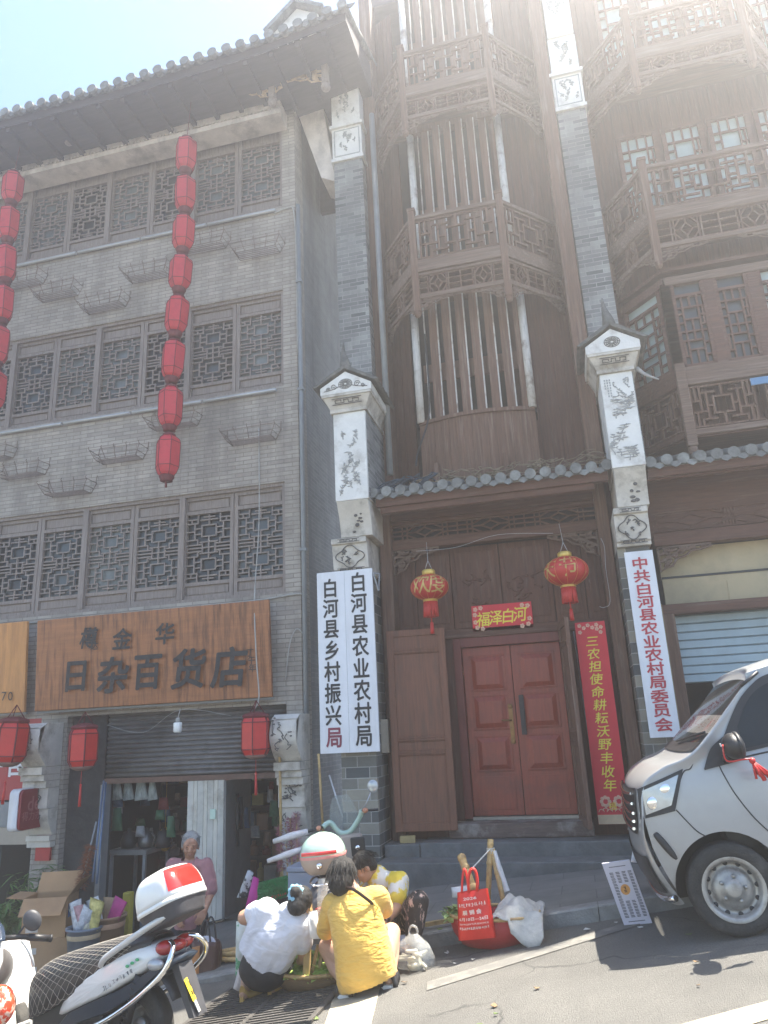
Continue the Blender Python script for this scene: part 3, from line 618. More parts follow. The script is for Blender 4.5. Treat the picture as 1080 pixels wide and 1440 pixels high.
def pier(label, xa, xb, xl, xlb, xu, xub, seed, zpan=(4.46, 5.68), low_y=9.05):
    R = random.Random(seed)
    root = thing('gable_pier', label, 'pier', ((xa+xb)/2, low_y, .2))
    z0, z1 = zpan
    mb = MB(); mb.box(xl, xlb, low_y, 9.62, -.7 if xl < 0 else -.1, 3.56); part('brick_base', mb, m_pierlow, root)
    # corbels
    mb = MB()
    mb.prism([(xl-.0, 9.62, 3.565), (xl, 8.98, 3.565), (xl, 8.98, 3.61), (xl, 8.95, 3.62), (xl, 8.90, 3.93), (xl, 8.86, 3.94), (xl, 8.86, 4.01), (xl, 9.62, 4.01)], (xlb-xl+.03, 0, 0))
    pr = [(xa+.01, 9.62, 4.015)]+[(xa+.01, 8.86-.16*(1-cos(pi/2*t/8)), 4.015+.44*t/8) for t in range(9)]+[(xa+.01, 9.62, 4.455)]
    mb.prism(pr, (xb-xa-.02, 0, 0)); part('corbel', mb, m_cream, root, bevel=.006)
    mb = MB()
    w = xlb-xl+.03
    seg = lambda a, b: Vector((xl+w*a, 8.945-.05*(b-3.6)/.33, b))
    for k in range(40):                                                # four-lobed cartouche line
        a = 2*pi*k/40; b = 2*pi*(k+1)/40; rr = lambda q: 1+.14*cos(4*q)
        P = lambda q: seg(.5+.36*rr(q)*cos(q), 3.775+.125*rr(q)*sin(q))+Vector((0, -.004, 0))
        mb.bar(P(a), P(b), .010)
    brush_plant(mb, seg(.5, 3.76)+Vector((0, -.012, 0)), w*.55, .2, R, 6, .006)
    fret(mb, seg(.12, 3.60)+Vector((0, -.0, -.01)), Vector((w*.76, 0, 0)), Vector((0, 0, .04)), .008)
    fret(mb, Vector((xl+w*.2, 8.858, 3.955)), Vector((w*.6, 0, 0)), Vector((0, 0, .04)), .008)
    c = Vector(((xa+xb)/2+.03, 8.77, 4.17)); R2 = random.Random(seed+1)
    for k in range(7):
        p = c+Vector((R2.uniform(-.06, .06), 0, R2.uniform(-.10, .13))); p.y = 8.86-.16*(1-cos(pi/2*(p.z-4.015)/.44))-.004
        mb.ell(p, (R2.uniform(.014, .035), .006, R2.uniform(.01, .03)), 8, 5)
    part('carved_line', mb, m_ink, root)
    mb = MB(); mb.box(xl+.02, xlb+.01, 8.93, 8.942, 3.625, 3.66); 
    # white panel shaft
    mb = MB(); mb.box(xa, xb, 8.70, 9.62, z0, z1); part('white_shaft', mb, m_white, root, bevel=.008)
    mb = MB(); mb.box(xb+.002, xb+.012, 8.73, 9.62, z0+.02, z1-.01); part('side_bricks', mb, m_bluebrick, root)
    mb = MB(); cx = (xa+xb)/2
    brush_plant(mb, Vector((cx-.02, 8.697, z0+.30)), .36, .46, R, 11, .006, seed == 2, 1.2)
    brush_plant(mb, Vector((cx+.03, 8.697, z0+.72)), .34, .42, R, 9 if seed == 2 else 4, .0065, seed == 2, 1.4)
    if seed == 2:
        brush_plant(mb, Vector((cx+.05, 8.697, z1-.24)), .22, .30, R, 7, .005)
        for k in range(3):
            for j in range(7 if k else 4): mb.box(xa+.04+.03*k, xa+.055+.03*k, 8.694, 8.699, z1-.10-.035*j, z1-.078-.035*j)
    part('ink_painting', mb, m_inkl, root)
    # cornice + pediment
    ca, cb = xa-.16, xb+.16; mb = MB()
    def step(d, za, zb_, e): mb.box(xa-e, xb+e, 8.70-e, 9.62, za, zb_)
    step(0, z1+.002, z1+.05, .03)
    mb.prism([(xa-.03, 8.67, z1+.052), (xb+.03, 8.67, z1+.052), (xb+.10, 8.60, z1+.20), (xa-.10, 8.60, z1+.20)], (0, .9, 0))
    step(0, z1+.202, z1+.235, .12)
    part('cornice', mb, m_cream, root)
    mb = MB(); za = z1+.237
    mb.prism([(xa-.13, 8.575, za), (xb+.13, 8.575, za), (xb+.13, 8.575, za+.10), (cx, 8.575, za+.30), (xa-.13, 8.575, za+.10)], (0, .9, 0)); part('pediment', mb, m_white, root)
    mb = MB(); fret(mb, Vector((xa+.02, 8.632, z1+.10)), Vector((xb-xa-.04, 0, 0)), Vector((0, -.03, .07)), .009)
    c = Vector((cx, 8.572, za+.12))
    for k in range(4): mb.tube([c+Vector((cos(a)*(.018+.017*k)*1.35, 0, sin(a)*(.018+.017*k))) for a in [2*pi*i/20 for i in range(21)]], .0045, 5)
    for k in range(12): a = 2*pi*k/12; mb.bar(c+Vector((cos(a)*.02, 0, sin(a)*.02)), c+Vector((cos(a)*.09, 0, sin(a)*.065)), .006)
    if seed == 1:
        for s in (-1, 1):
            mb.tube(spiral(c+Vector((s*.16, 0, -.02)), .045, 1.6*s, 0, (1, 0, 0), (0, 0, 1), 16), .005, 5)
            mb.tube(spiral(c+Vector((s*.24, 0, -.05)), .03, -1.6*s, 0, (1, 0, 0), (0, 0, 1), 14), .005, 5)
            mb.tube(spline([c+Vector((s*.09, 0, -.03)), c+Vector((s*.18, 0, -.06)), c+Vector((s*.3, 0, -.075))], 4), .005, 5)
    part('carved_fret', mb, m_ink, root)
    mb = MB()
    mb.prism([(xa-.19, 8.54, za+.105), (cx, 8.54, za+.335), (cx, 8.54, za+.39), (xa-.23, 8.54, za+.12)], (0, 1.0, 0))
    mb.prism([(xb+.19, 8.54, za+.105), (cx+.001, 8.54, za+.335), (cx+.001, 8.54, za+.39), (xb+.23, 8.54, za+.12)], (0, 1.0, 0))
    mb.tube(bez([(cx, 8.62, za+.36), (cx, 8.58, za+.50), (cx-.04, 8.62, za+.55), (cx-.03, 8.66, za+.78)], 10), [.085-.0075*i for i in range(11)], 8)
    for i in range(6): mb.tube([(xb+.01+.05*i*0+.2, 8.6+.16*i, za+.125), (cx+.05, 8.6+.16*i, za+.35)], .03, 8); mb.tube([(xa-.21, 8.6+.16*i, za+.125), (cx-.05, 8.6+.16*i, za+.35)], .03, 8)
    part('pediment_tiles', mb, M('dark_coping_tile', (.09, .09, .085), .85, .4, 10, bump=.3, dirt=(.2, .19, .17), dscale=6), root)
    # upper shaft and capital panels
    mb = MB(); mb.box(xu, xub, 9.40, 10.2, z1+.3, 10.36); part('brick_shaft', mb, m_bluebrick, root)
    mb = MB(); mb.box(xu-.01, xub+.01, 9.38, 10.2, 10.42, 11.0); mb.box(xu-.03, xub+.03, 9.36, 10.2, 10.362, 10.418); mb.box(xu-.04, xub+.04, 9.34, 10.2, 11.002, 11.06)
    mb.box(xu+.0, xub+.0, 9.36, 10.2, 11.062, 11.72); mb.box(xu+.01, xub-.01, 9.33, 10.2, 11.722, 13.2 if seed == 2 else 12.0); part('capital', mb, m_white, root)
    mb = MB(); cx = (xu+xub)/2
    brush_plant(mb, Vector((cx, 9.376, 10.70)), .32, .40, R, 8, .008); brush_plant(mb, Vector((cx, 9.356, 11.40)), .32, .5, R, 9, .009)
    for a, b, y in ((10.46, 10.96, 9.378), ): seg_bars(mb, [(0, 0, 1, 0), (1, 0, 1, 1), (1, 1, 0, 1), (0, 1, 0, 0)], 1, 1, Vector((xu+.03, y, a)), Vector((xub-xu-.06, 0, 0)), Vector((0, 0, b-a)), .014, .008)
    if seed == 2: brush_plant(mb, Vector((cx, 9.328, 12.3)), .34, .9, R, 12, .009)
    part('capital_painting', mb, m_inkl, root)
    return root
P1 = pier('grey brick pier with white painted shaft left of the red doors', -2.69, -2.25, -2.82, -2.38, -2.77, -2.30, 1)
P2 = pier('grey brick pier with white painted shaft between the red doors and the blue shutter', .75, 1.13, .70, 1.06, .74, 1.15, 2)
mb = MB(); mb.tube(spline([(1.2, 8.75, 5.72), (1.28, 8.7, 5.60), (1.42, 8.68, 5.50)], 6), [.03-.0018*i for i in range(13)], 6); part('broken_wire_end', mb, M('grey_plaster_bit', (.3, .29, .28), bump=0), P2)
mb = MB(); mb.tube([(-2.12, 9.45, 11.2), (-2.12, 9.45, 5.0)], .045, 8); part('rain_pipe', mb, m_pipe, P1)

# ================================================================ timber house in the middle
TB = thing('timber_house', 'tall dark timber house with balconies above the red double doors', 'building', (-.8, 9.6, .3))
XA, XB_ = -2.24, .70
mb = MB()                                                             # posts either side and carcass
mb.box(-2.32, -2.16, 9.45, 9.75, .28, 4.75); mb.box(.53, .68, 9.42, 9.75, .3, 4.75); mb.box(-2.30, -2.1, 9.62, 9.9, 4.76, 14); mb.box(.52, .72, 9.35, 9.7, 4.76, 14)
part('corner_post', mb, m_timberw, TB, bevel=.01)
mb = MB(); mb.box(-2.16, .53, 9.50, 9.72, 4.34, 4.72); mb.box(-2.16, .53, 9.52, 9.66, 3.94, 4.06); mb.box(-2.16, .53, 9.53, 9.65, 4.28, 4.338); mb.box(-2.0, .45, 9.70, 9.80, 2.72, 2.84)
mb.box(-2.16, .53, 8.93, 9.03, 4.30, 4.47); mb.box(-2.16, .53, 9.55, 9.7, 4.721, 4.80)
part('lintel', mb, m_timberh, TB, bevel=.008)
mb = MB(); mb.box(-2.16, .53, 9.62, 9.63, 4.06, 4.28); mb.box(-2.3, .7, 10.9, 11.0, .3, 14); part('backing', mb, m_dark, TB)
mb = MB(); seg_bars(mb, valance_segs(3), 24, 4, Vector((-2.15, 9.56, 4.065)), Vector((2.67, 0, 0)), Vector((0, 0, .21)), .017, .03); part('transom_lattice', mb, m_timberh, TB)
mb = MB()                                                             # panelled wall above and beside the doors
for x0, x1 in ((-2.16, -1.9), (-1.895, -1.42), (-1.415, -.76), (-.755, -.10), (-.095, .30), (.305, .53)):
    mb.box(x0, x1-.004, 9.74, 9.80, 2.845, 3.94); mb.box(x0+.06, x1-.06, 9.725, 9.741, 2.93, 3.86)
mb.box(-2.16, -1.46, 9.74, 9.82, .5, 2.845); mb.box(-.03, .53, 9.74, 9.82, .5, 2.845)
part('wall_panel', mb, m_timber, TB, bevel=.006)
mb = MB(); R = random.Random(5)                                       # shallow relief carving above the doors
for cx in (-1.08, -.43):
    for k in range(9):
        p = Vector((cx+R.uniform(-.2, .2), 9.722, 3.2+R.uniform(-.1, .3))); pts = [p]
        for j in range(4): pts.append(pts[-1]+Vector((R.uniform(-.1, .1), 0, R.uniform(-.05, .05))))
        mb.tube(spline(pts, 3), .012, 6)
part('relief_carving', mb, m_timber, TB)
for s, x in ((1, -2.15), (-1, .52)): part('carved_bracket', scroll_bracket((x, 9.55, 3.935), (s, 0, 0), (0, 0, 1), .62, .34, .05, .016), m_timberhw, TB)
# red doors
mb = MB(); mb.box(-1.46, -1.36, 9.72, 9.9, .52, 2.72); mb.box(-.10, -.03, 9.72, 9.9, .52, 2.72); mb.box(-1.36, -.10, 9.72, 9.9, 2.60, 2.72); part('door_frame', mb, M('deep_red_door_frame', (.14, .028, .02), .5, .2, 3, (8, 8, 1), .05), TB, bevel=.006)
m_door = M('red_brown_door', (.25, .042, .021), .45, .25, 3, (10, 10, .8), .12, coat=.05, dirt=(.12, .03, .022), dscale=2.5, dlim=(.5, .75))
for x0, x1, nm in ((-1.355, -.735, 0), (-.727, -.105, 1)):
    mb = MB(); y = 9.80; mb.box(x0, x1, y, y+.06, .545, 2.595)
    for z0, z1 in ((.62, .98), (1.08, 1.46), (1.58, 1.96), (2.06, 2.46)):
        a, b = x0+.11, x1-.11
        if z0 < 1: mb.box(a-.03, b+.03, y-.008, y, z0-.01, z1+.02); continue
        mb.box(a-.03, b+.03, y-.012, y, z0-.03, z1+.03)
        vs = [(a, y-.004, z0), (b, y-.004, z0), (b, y-.004, z1), (a, y-.004, z1)]; e = .055
        mb.add([(a, y-.013, z0), (b, y-.013, z0), (b, y-.013, z1), (a, y-.013, z1), (a+e, y-.036, z0+e), (b-e, y-.036, z0+e), (b-e, y-.036, z1-e), (a+e, y-.036, z1-e)], [(4, 5, 6, 7), (0, 1, 5, 4), (1, 2, 6, 5), (2, 3, 7, 6), (3, 0, 4, 7)])
        for zz in (z0-.018, z1+.006): mb.box(a-.03, b+.03, y-.022, y-.0125, zz, zz+.014)
    d = part('door', mb, m_door, TB, bevel=.004)
    if nm == 0:
        h = MB(); h.box(x1-.085, x1-.035, y-.02, y-.001, 1.38, 1.86); h.tube(bez([(x1-.06, y-.02, 1.66), (x1-.06, y-.07, 1.66), (x1-.10, y-.075, 1.66), (x1-.18, y-.07, 1.665)], 8), .011, 8); h.ell((x1-.06, y-.022, 1.83), (.03, .008, .03)); h.ell((x1-.06, y-.022, 1.40), (.03, .008, .03))
        part('handle', h, M('old_brass', (.22, .12, .045), .45, .3, 20, bump=.1, metal=.7), d)
    else:
        h = MB(); h.box(x0+.05, x0+.11, y-.05, y-.001, 1.48, 1.96); h.box(x0+.06, x0+.10, y-.056, y-.0505, 1.56, 1.90); part('handle', h, m_black, d, bevel=.012)
mb = MB(); mb.box(-1.36, -.10, 9.70, 9.83, .505, .54); part('metal_sill', mb, M('worn_steel_sill', (.30, .28, .25), .4, .3, 8, metal=.6, bump=.1), TB)
mb = MB(); mb.box(-1.62, .06, 9.42, 9.74, .34, .50); part('threshold', mb, M('worn_threshold_wood', (.12, .085, .07), .85, .4, 5, (1, 8, 8), .4, dirt=(.25, .22, .19), dscale=5, dlim=(.48, .62)), TB, bevel=.012)
# wooden shutter leaves, open
def leaf(o, xd, w, z0, z1):
    xd = Vector(xd).normalized(); mt = frame_mt((o[0], o[1], z0), xd, (0, 0, 1)); H = z1-z0; mb = MB(); s = .085
    B = lambda a, b, c, d, e, f: mb.box(a, b, c, d, e, f, mt)
    B(0, s, -.025, .025, 0, H); B(w-s, w, -.025, .025, 0, H)
    for z, t in ((0, .09), (.86, .06), (1.02, .06), (H-.30, .06), (H-.08, .08)): B(s, w-s, -.024, .024, z, z+t)
    for a, b in ((.09, .86), (.92, 1.02), (1.08, H-.30), (H-.24, H-.08)): B(s, w-s, -.006, .008, a, b); 
    for z in (.86, 1.02, H-.30):
        B(s, w-s, -.032, -.0245, z+.012, z+.022); B(s, w-s, -.032, -.0245, z+.038, z+.048)
    return mb
part('shutter_leaf', leaf((-2.245, 9.30, 0), (1, .10, 0), .745, .44, 2.83), M('reddish_shutter_wood', (.165, .066, .036), .6, .25, 2.5, (14, 14, .9), .2, dirt=(.11, .05, .03), dscale=3, dstretch=(5, 5, .6)), TB, bevel=.005)
part('shutter_leaf', leaf((-.075, 9.70, 0), (.14, -1, 0), .66, .46, 2.80), m_timberw, TB, bevel=.005)
mb = MB(); mb.tube([(.09, 9.70, 2.7), (.13, 9.68, .7)], .008, 6); part('pale_pipe', mb, m_steel, TB)
# stone steps
ST = thing('stone_steps', 'low grey stone steps leading to the red double doors', 'steps', (-.8, 9.0, -.1))
mb = MB(); mb.box(-2.36, .66, 8.76, 9.16, -.4, .185); part('lower_step', mb, m_step, ST, bevel=.012)
mb = MB(); mb.box(-1.92, .66, 9.13, 9.62, -.3, .335); mb.box(-2.36, -1.93, 9.16, 9.62, -.3, .32); part('upper_step', mb, m_step, ST, bevel=.012)

# canopy of tiles over the doors
def canopy(parent, x0, x1, y0, y1, z0, z1, zs=0):
    mb = MB(); n = max(2, int(round((x1-x0)/.185))); st = (x1-x0)/n
    mb.prism([(x0, y0+.03, z0-.03), (x0, y1, z1-.03), (x0, y1, z1+.0), (x0, y0+.03, z0+.0)], (x1-x0, 0, 0))
    R = random.Random(int(x0*10)+50)
    for i in range(n+1):
        x = x0+i*st; j = R.uniform(-.012, .012)
        if i < n or True:
            a, b = Vector((x, y0-.02+j, z0+.035)), Vector((x, y1, z1+.04))
            mb.tube([a, a.lerp(b, .3), a.lerp(b, .6), b], [.062, .06, .06, .055], 10)
            r = Matrix.Rotation(radians(90), 3, 'X')
            mb.lathe([(0, -.01), (.068, -.01), (.068, .02), (.0, .02)], (x, y0-.03+j, z0+.032), 16, r, False)
            for rr in (.052, .03): mb.tube([Vector((x+cos(q)*rr, y0-.042+j, z0+.032+sin(q)*rr)) for q in [2*pi*k/12 for k in range(13)]], .006, 5)
        if i < n:
            xm = x+st/2
            mb.prism([(xm-.075, y0-.03, z0+.01), (xm+.075, y0-.03, z0+.01), (xm+.05, y0-.045, z0-.045), (xm, y0-.055, z0-.075), (xm-.05, y0-.045, z0-.045)], (0, .018, 0))
    part('canopy_tiles', mb, m_tile, parent)
canopy(TB, -2.22, .70, 8.85, 9.62, 4.52, 4.76)
mb = MB(); mb.box(-2.2, .70, 8.88, 8.95, 4.38, 4.49); mb.prism([(-2.2, 8.9, 4.46), (-2.2, 9.5, 4.66), (-2.2, 9.5, 4.64), (-2.2, 8.9, 4.44)], (2.9, 0, 0)); part('canopy_fascia', mb, m_timberh, TB)

# planked walls of the upper storeys
def planks(mb, a, b, z0, z1, w=.12, d=.025, seed=1):
    R = random.Random(seed); a, b = Vector(a), Vector(b); n = max(1, int(round((b-a).length/w))); u = (b-a)/n; nn = Vector((u.y, -u.x, 0)).normalized()
    for i in range(n):
        p = a+u*i+nn*R.uniform(0, .008); q = p+u*.965
        mb.prism([Vector((p.x, p.y, z0)), Vector((q.x, q.y, z0)), Vector((q.x, q.y, z0))-nn*d, Vector((p.x, p.y, z0))-nn*d], (0, 0, z1-z0))
mb = MB(); planks(mb, (-2.12, 9.95, 0), (-1.78, 9.78, 0), 4.7, 13.6, .1, seed=2); planks(mb, (-.30, 9.78, 0), (.54, 9.85, 0), 4.8, 13.6, .13, seed=3); part('plank_wall', mb, m_timber, TB)
def oriel(z0, zr, z1, xl, xr, y, first):
    """curved plank apron below slatted opening"""
    f = lambda u: Vector((lerp(xl, xr, u), y-.16*sin(pi*u)+.02, 0))
    if first:
        mb = MB(); n = 15; R = random.Random(9)
        for i in range(n):
            a, b = f(i/n), f((i+.97)/n); k = R.uniform(0, .008); a.y -= k; b.y -= k
            mb.prism([a+Vector((0, 0, z0)), b+Vector((0, 0, z0)), b+Vector((0, .03, z0)), a+Vector((0, .03, z0))], (0, 0, zr-z0+.06))
        for u in (.13, .72): p = f(u); mb.box(p.x-.03, p.x+.03, p.y-.06, p.y, z0-.05, z0+.32)
        part('plank_apron', mb, m_timberw, TB)
        mb = MB(); ring = []
        for i in range(17): p = f(i/16); ring.append([p+Vector((0, -.04, zr+.03)), p+Vector((0, -.04, zr+.08)), p+Vector((0, .03, zr+.08)), p+Vector((0, .03, zr+.03))])
        mb.rings(ring, True, False); part('apron_rail', mb, m_timberw, TB)
    mb = MB(); wm = MB(); n = 8; R = random.Random(11+int(z0))
    for i in range(n):
        u = (i+.5)/n; p = f(u); w = (xr-xl)/n
        if 0 < i < n: mb.box(p.x-w*.29, p.x+w*.27, p.y, p.y+.03, zr+.07, z1+R.uniform(-.03, .03))
        wm.box(p.x+w*.275, p.x+w*.36, p.y+.005, p.y+.05, zr+.07, z1)
    mb.box(xl+.1, xr-.1, y+.06, y+.09, lerp(zr, z1, .36), lerp(zr, z1, .50)); mb.box(xl, xr, y-.08, y+.06, z1-.02, z1+.10)
    part('slat_board', mb, m_timberw, TB)
    for x in (xl+.03, xr-.03): wm.tube([(x, y-.02, zr+.06), (x, y-.02, z1)], .055, 10)
    part('pale_post', wm, M('peeling_pale_paint', (.50, .48, .45), .8, .25, 6, (6, 6, 1), .2, dirt=(.25, .2, .17), dscale=5, dlim=(.52, .66)), TB)
    mb = MB(); mb.box(xl, xr, y+.35, y+.37, zr, z1); mb.box(xl-.02, xl, y, y+.36, zr, z1); mb.box(xr, xr+.02, y, y+.36, zr, z1); part('bay_lining', mb, m_dark, TB)
zr1 = at(670, 585, 9.5).z-.06; o1 = at(590, 600, 9.5).x; o2 = at(752, 570, 9.5).x
oriel(4.75, zr1, at(660, 415, 9.5).z, o1, o2, 9.5, True)
YB = 8.98
def balcony(xl, xr, ztop, zrail, zbeam, zval, xbl, xbr, yb, parent, mats, posts=True, seed=0):
    mw, mh = mats
    FL, FR = Vector((xl, YB, 0)), Vector((xr, YB, 0)); BL, BR = Vector((xbl, yb, 0)), Vector((xbr, yb, 0))
    up = Vector((0, 0, 1))
    for a, b in ((FL, FR), (BL, FL), (FR, BR)):
        d = b-a; n = d.normalized(); lat = MB(); bm_ = MB()
        seg_bars(lat, RAIL, 24, 8, a+up*zrail, d, up*(ztop-zrail), .026, .03)
        part('railing_lattice', lat, mw, parent)
        for nm_, z_, w_, h_ in (('hand_rail', ztop+.03, .07, .06), ('floor_beam', zrail-.10, .09, .19), ('lattice_rail', zbeam-.02, .06, .04), ('bottom_rail', zval-.03, .06, .06)): bm_ = MB(); bm_.bar(a+up*z_, b+up*z_, w_, h_); part(nm_, bm_, mh, parent, bevel=.006)
        v = MB(); seg_bars(v, valance_segs(1 if d.length < 1 else 2), 24, 4, a+up*zval, d, up*(zbeam-.04-zval), .016, .025)
        part('hanging_lattice', v, mw, parent)
        for p, q, s in ((a, n, 1), (b, -n, -1)):
            part('carved_bracket', scroll_bracket(p+q*.05+up*(zval-.06), q, up, d.length*.36, .20, .04, .011), mh, parent)
    for p in (FL, FR):
        mb = MB(); mb.box(p.x-.05, p.x+.05, YB-.05, YB+.05, zval-.26, ztop+.14); mb.ell((p.x, YB, zval-.28), (.05, .05, .06)); mb.box(p.x-.06, p.x+.06, YB-.06, YB+.06, ztop+.141, ztop+.19); part('balcony_post', mb, mw, parent, bevel=.008)
    for p in (BL, BR): mb = MB(); mb.box(p.x-.04, p.x+.04, yb-.04, yb+.04, zval-.1, ztop+.1); part('wall_post', mb, mw, parent, bevel=.008)
    fl = MB(); fl.prism([FL+up*(zbeam-.0), FR+up*(zbeam-.0), BR+up*(zbeam-.0), BL+up*(zbeam-.0)], (0, 0, .04)); part('balcony_floor', fl, m_timberh, parent)
zz = lambda px, py: at(px, py, YB).z
mts = (m_timberw, m_timberhw)
balcony(at(585, 400, YB).x, at(712, 380, YB).x, zz(640, 299), zz(645, 357), zz(648, 375), zz(652, 405), -2.1, .52, 9.75, TB, mts)
balcony(at(568, 150, YB).x, at(690, 120, YB).x, zz(620, 66), zz(625, 112), zz(628, 130), zz(630, 152), -2.1, .52, 9.75, TB, mts)
z2 = zz(640, 299)
oriel(z2-1, z2-.75, at(640, 178, 9.5).z, at(578, 250, 9.5).x, at(708, 225, 9.5).x, 9.5, False)
z3 = zz(620, 66)
oriel(z3-1, z3-.75, at(620, -60, 9.5).z, at(566, 60, 9.5).x, at(690, 30, 9.5).x, 9.5, False)

# ================================================================ timber building on the right
RB = thing('timber_building', 'timber building with lattice bay windows above the blue roller shutter at right', 'building', (2.5, 9.4, .6))
X0, X1 = 1.12, 6.5
mb = MB(); mb.box(X0, X1, 9.55, 9.75, 3.72, 4.6); mb.box(X0+.05, X1, 9.40, 9.55, 3.62, 3.78); mb.box(X0, X1, 8.98, 9.06, 4.34, 4.44); mb.box(X0+.02, X1, 9.4, 9.6, 2.78, 2.90)
part('lintel', mb, m_timberh, RB, bevel=.008)
mb = MB(); seg_bars(mb, valance_segs(5), 24, 4, Vector((X0+.1, 9.54, 3.82)), Vector((4.4, 0, 0)), Vector((0, 0, .26)), .02, .02); part('transom_lattice', mb, m_timberh, RB)
part('carved_bracket', scroll_bracket((X0+.08, 9.42, 3.60), (1, 0, 0), (0, 0, 1), .62, .30, .05, .016), m_timberhw, RB)
mb = MB(); mb.box(X0+.1, X1, 9.62, 9.66, 3.24, 3.62); mb.box(X0+.1, X1, 9.58, 9.62, 2.90, 3.235); mb.box(1.95, 2.55, 9.57, 9.579, 2.92, 3.16)
part('beige_panel', mb, M('aged_beige_panel', (.42, .34, .21), .7, .15, 3, bump=.05, dirt=(.27, .23, .15), dscale=1.5), RB)
mb = MB(); mb.box(X0+.1, X1, 9.57, 9.63, 3.2355, 3.262); part('panel_joint', mb, m_black, RB)
mb = MB(); ring = []; n = 22
for i in range(n*4+1): ring.append((9.66-.03*abs(sin(pi*(i % 4)/4)), 2.0+.86*i/(n*4)*1.0))
ring = []
for k in range(9):
    z = 1.98+.1*k; ring += [(9.66, z), (9.635, z+.012), (9.635, z+.088), (9.66, z+.0995)]
mb.add([Vector((x, a, b)) for a, b in ring for x in (X0+.16, X1)], [(2*i, 2*i+1, 2*i+3, 2*i+2) for i in range(len(ring)-1)])
part('roller_shutter', mb, M('blue_grey_shutter', (.30, .38, .42), .5, .12, 3, bump=0, metal=.2), RB, solid=.004)
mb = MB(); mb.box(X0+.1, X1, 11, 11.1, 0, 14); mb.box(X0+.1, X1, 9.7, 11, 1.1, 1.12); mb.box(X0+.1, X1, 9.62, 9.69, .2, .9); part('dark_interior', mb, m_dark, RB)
mb = MB(); mb.box(X0+.02, X0+.15, 9.36, 9.6, .2, 2.78); part('corner_post', mb, m_timberw, RB, bevel=.01)
mb = MB(); mb.box(X0-.06, X0+.02, 9.32, 9.5, .3, 2.9); part('plank', mb, M('yellowed_plank', (.30, .23, .14), .8, .3, 3, (9, 9, 1)), RB)
canopy(RB, 1.20, 6.4, 8.88, 9.62, 4.50, 4.74)
mb = MB(); mb.box(1.16, 6.4, 8.91, 8.98, 4.36, 4.47); mb.prism([(1.16, 8.93, 4.44), (1.16, 9.5, 4.64), (1.16, 9.5, 4.62), (1.16, 8.93, 4.42)], (5.2, 0, 0)); part('canopy_fascia', mb, m_timberh, RB)
# lattice bay
YF = 9.12; c0 = at(962, 560, YF).x; sL = Vector((1.22, 9.75, 0)); sF = Vector((c0, YF, 0)); sR = Vector((c0+2.6, YF, 0)); sB = Vector((c0+3.1, 9.75, 0)); up = Vector((0, 0, 1))
zy = lambda px, py: at(px, py, YF).z
zb0, zb1, zw0, zw1 = zy(990, 603), zy(990, 540), zy(985, 517), zy(990, 392)
for a, b, n in ((sL, sF, 1), (sF, sR, 3)):
    d = b-a; lat = MB(); fr = MB(); gl = MB()
    for k in range(n):
        seg_bars(lat, RAIL, 24, 8, a+d*(k/n)+up*zb0, d/n, up*(zb1-zb0), .024, .03)
    part('railing_lattice', lat, m_timberw, RB)
    for nm_, z_, w_, h_ in (('hand_rail', zb1+.06, .1, .12), ('bottom_rail', zb0-.04, .08, .08), ('sill_beam', zw0-.06, .09, .16), ('head_beam', zw1+.03, .08, .12)): fr = MB(); fr.bar(a+up*z_, b+up*z_, w_, h_); part(nm_, fr, m_timberhw if n > 1 else m_timberh, RB, bevel=.006)
    nw = 1 if n == 1 else 5
    wm = MB(); gp = MB(); lt = MB()
    nn = Vector((d.y, -d.x, 0)).normalized()
    for k in range(nw+1): p = a+d*(k/nw); wm = MB(); wm.box(p.x-.06, p.x+.06, p.y-.03, p.y+.07, zw0-.1, zw1); part('window_post', wm, m_timberh, RB)
    for k in range(nw):
        p = a+d*((k+.14)/nw); q = a+d*((k+.86)/nw); u = q-p; lt = MB()
        w = link('window', (lambda m_: m_)((lambda mm: (mm.bar(p+up*zw0, p+up*zw1, .06, .05), mm.bar(q+up*zw0, q+up*zw1, .06, .05), mm.bar(p+up*(zw0+.03), q+up*(zw0+.03), .05, .06), mm.bar(p+up*(zw1-.2), q+up*(zw1-.2), .05, .04), mm)[-1])(MB()).mesh('window', RB.location)), m_timberh, RB)
        up_ = [(0, 12, 12, 12), (3, 0, 3, 24), (9, 0, 9, 24), (0, 4, 3, 4), (9, 4, 12, 4), (3, 6, 9, 6), (6, 0, 6, 6), (0, 9, 9, 9), (6, 9, 6, 12), (9, 8, 12, 8), (3, 16, 9, 16), (6, 12, 6, 16), (0, 15, 3, 15), (9, 17, 12, 17), (3, 20, 12, 20), (6, 20, 6, 24), (0, 20, 3, 20), (0, 18, 3, 18), (9, 14, 12, 14), (1.5, 4, 1.5, 9), (10.5, 14, 10.5, 20)]
        seg_bars(lt, up_, 12, 24, p+up*zw0, u, up*(zw1-zw0-.2), .022, .03); part('lattice', lt, m_timberh, w)
        g_ = MB(); g_.bar(p+up*(lerp(zw0, zw1, .5))-nn*.04, q+up*(lerp(zw0, zw1, .5))-nn*.04, .006, zw1-zw0); part('pane', g_, m_glassg if (n == 1 or k in (2, 4)) else m_glass, w)
mb = MB(); mb.box(sF.x-.06, sF.x+.06, YF-.07, YF+.05, zb0-.22, zb1+.3); mb.ell((sF.x, YF-.01, zb0-.26), (.06, .06, .08)); part('bay_post', mb, m_timberhw, RB, bevel=.008)
mb = MB(); q = at(1075, 533, YF-.06); mb.box(q.x-.16, q.x+.3, YF-.075, YF-.055, q.z-.06, q.z+.03); part('blue_plate', mb, M('blue_enamel', (.10, .22, .38), .4, .1, bump=0), RB)
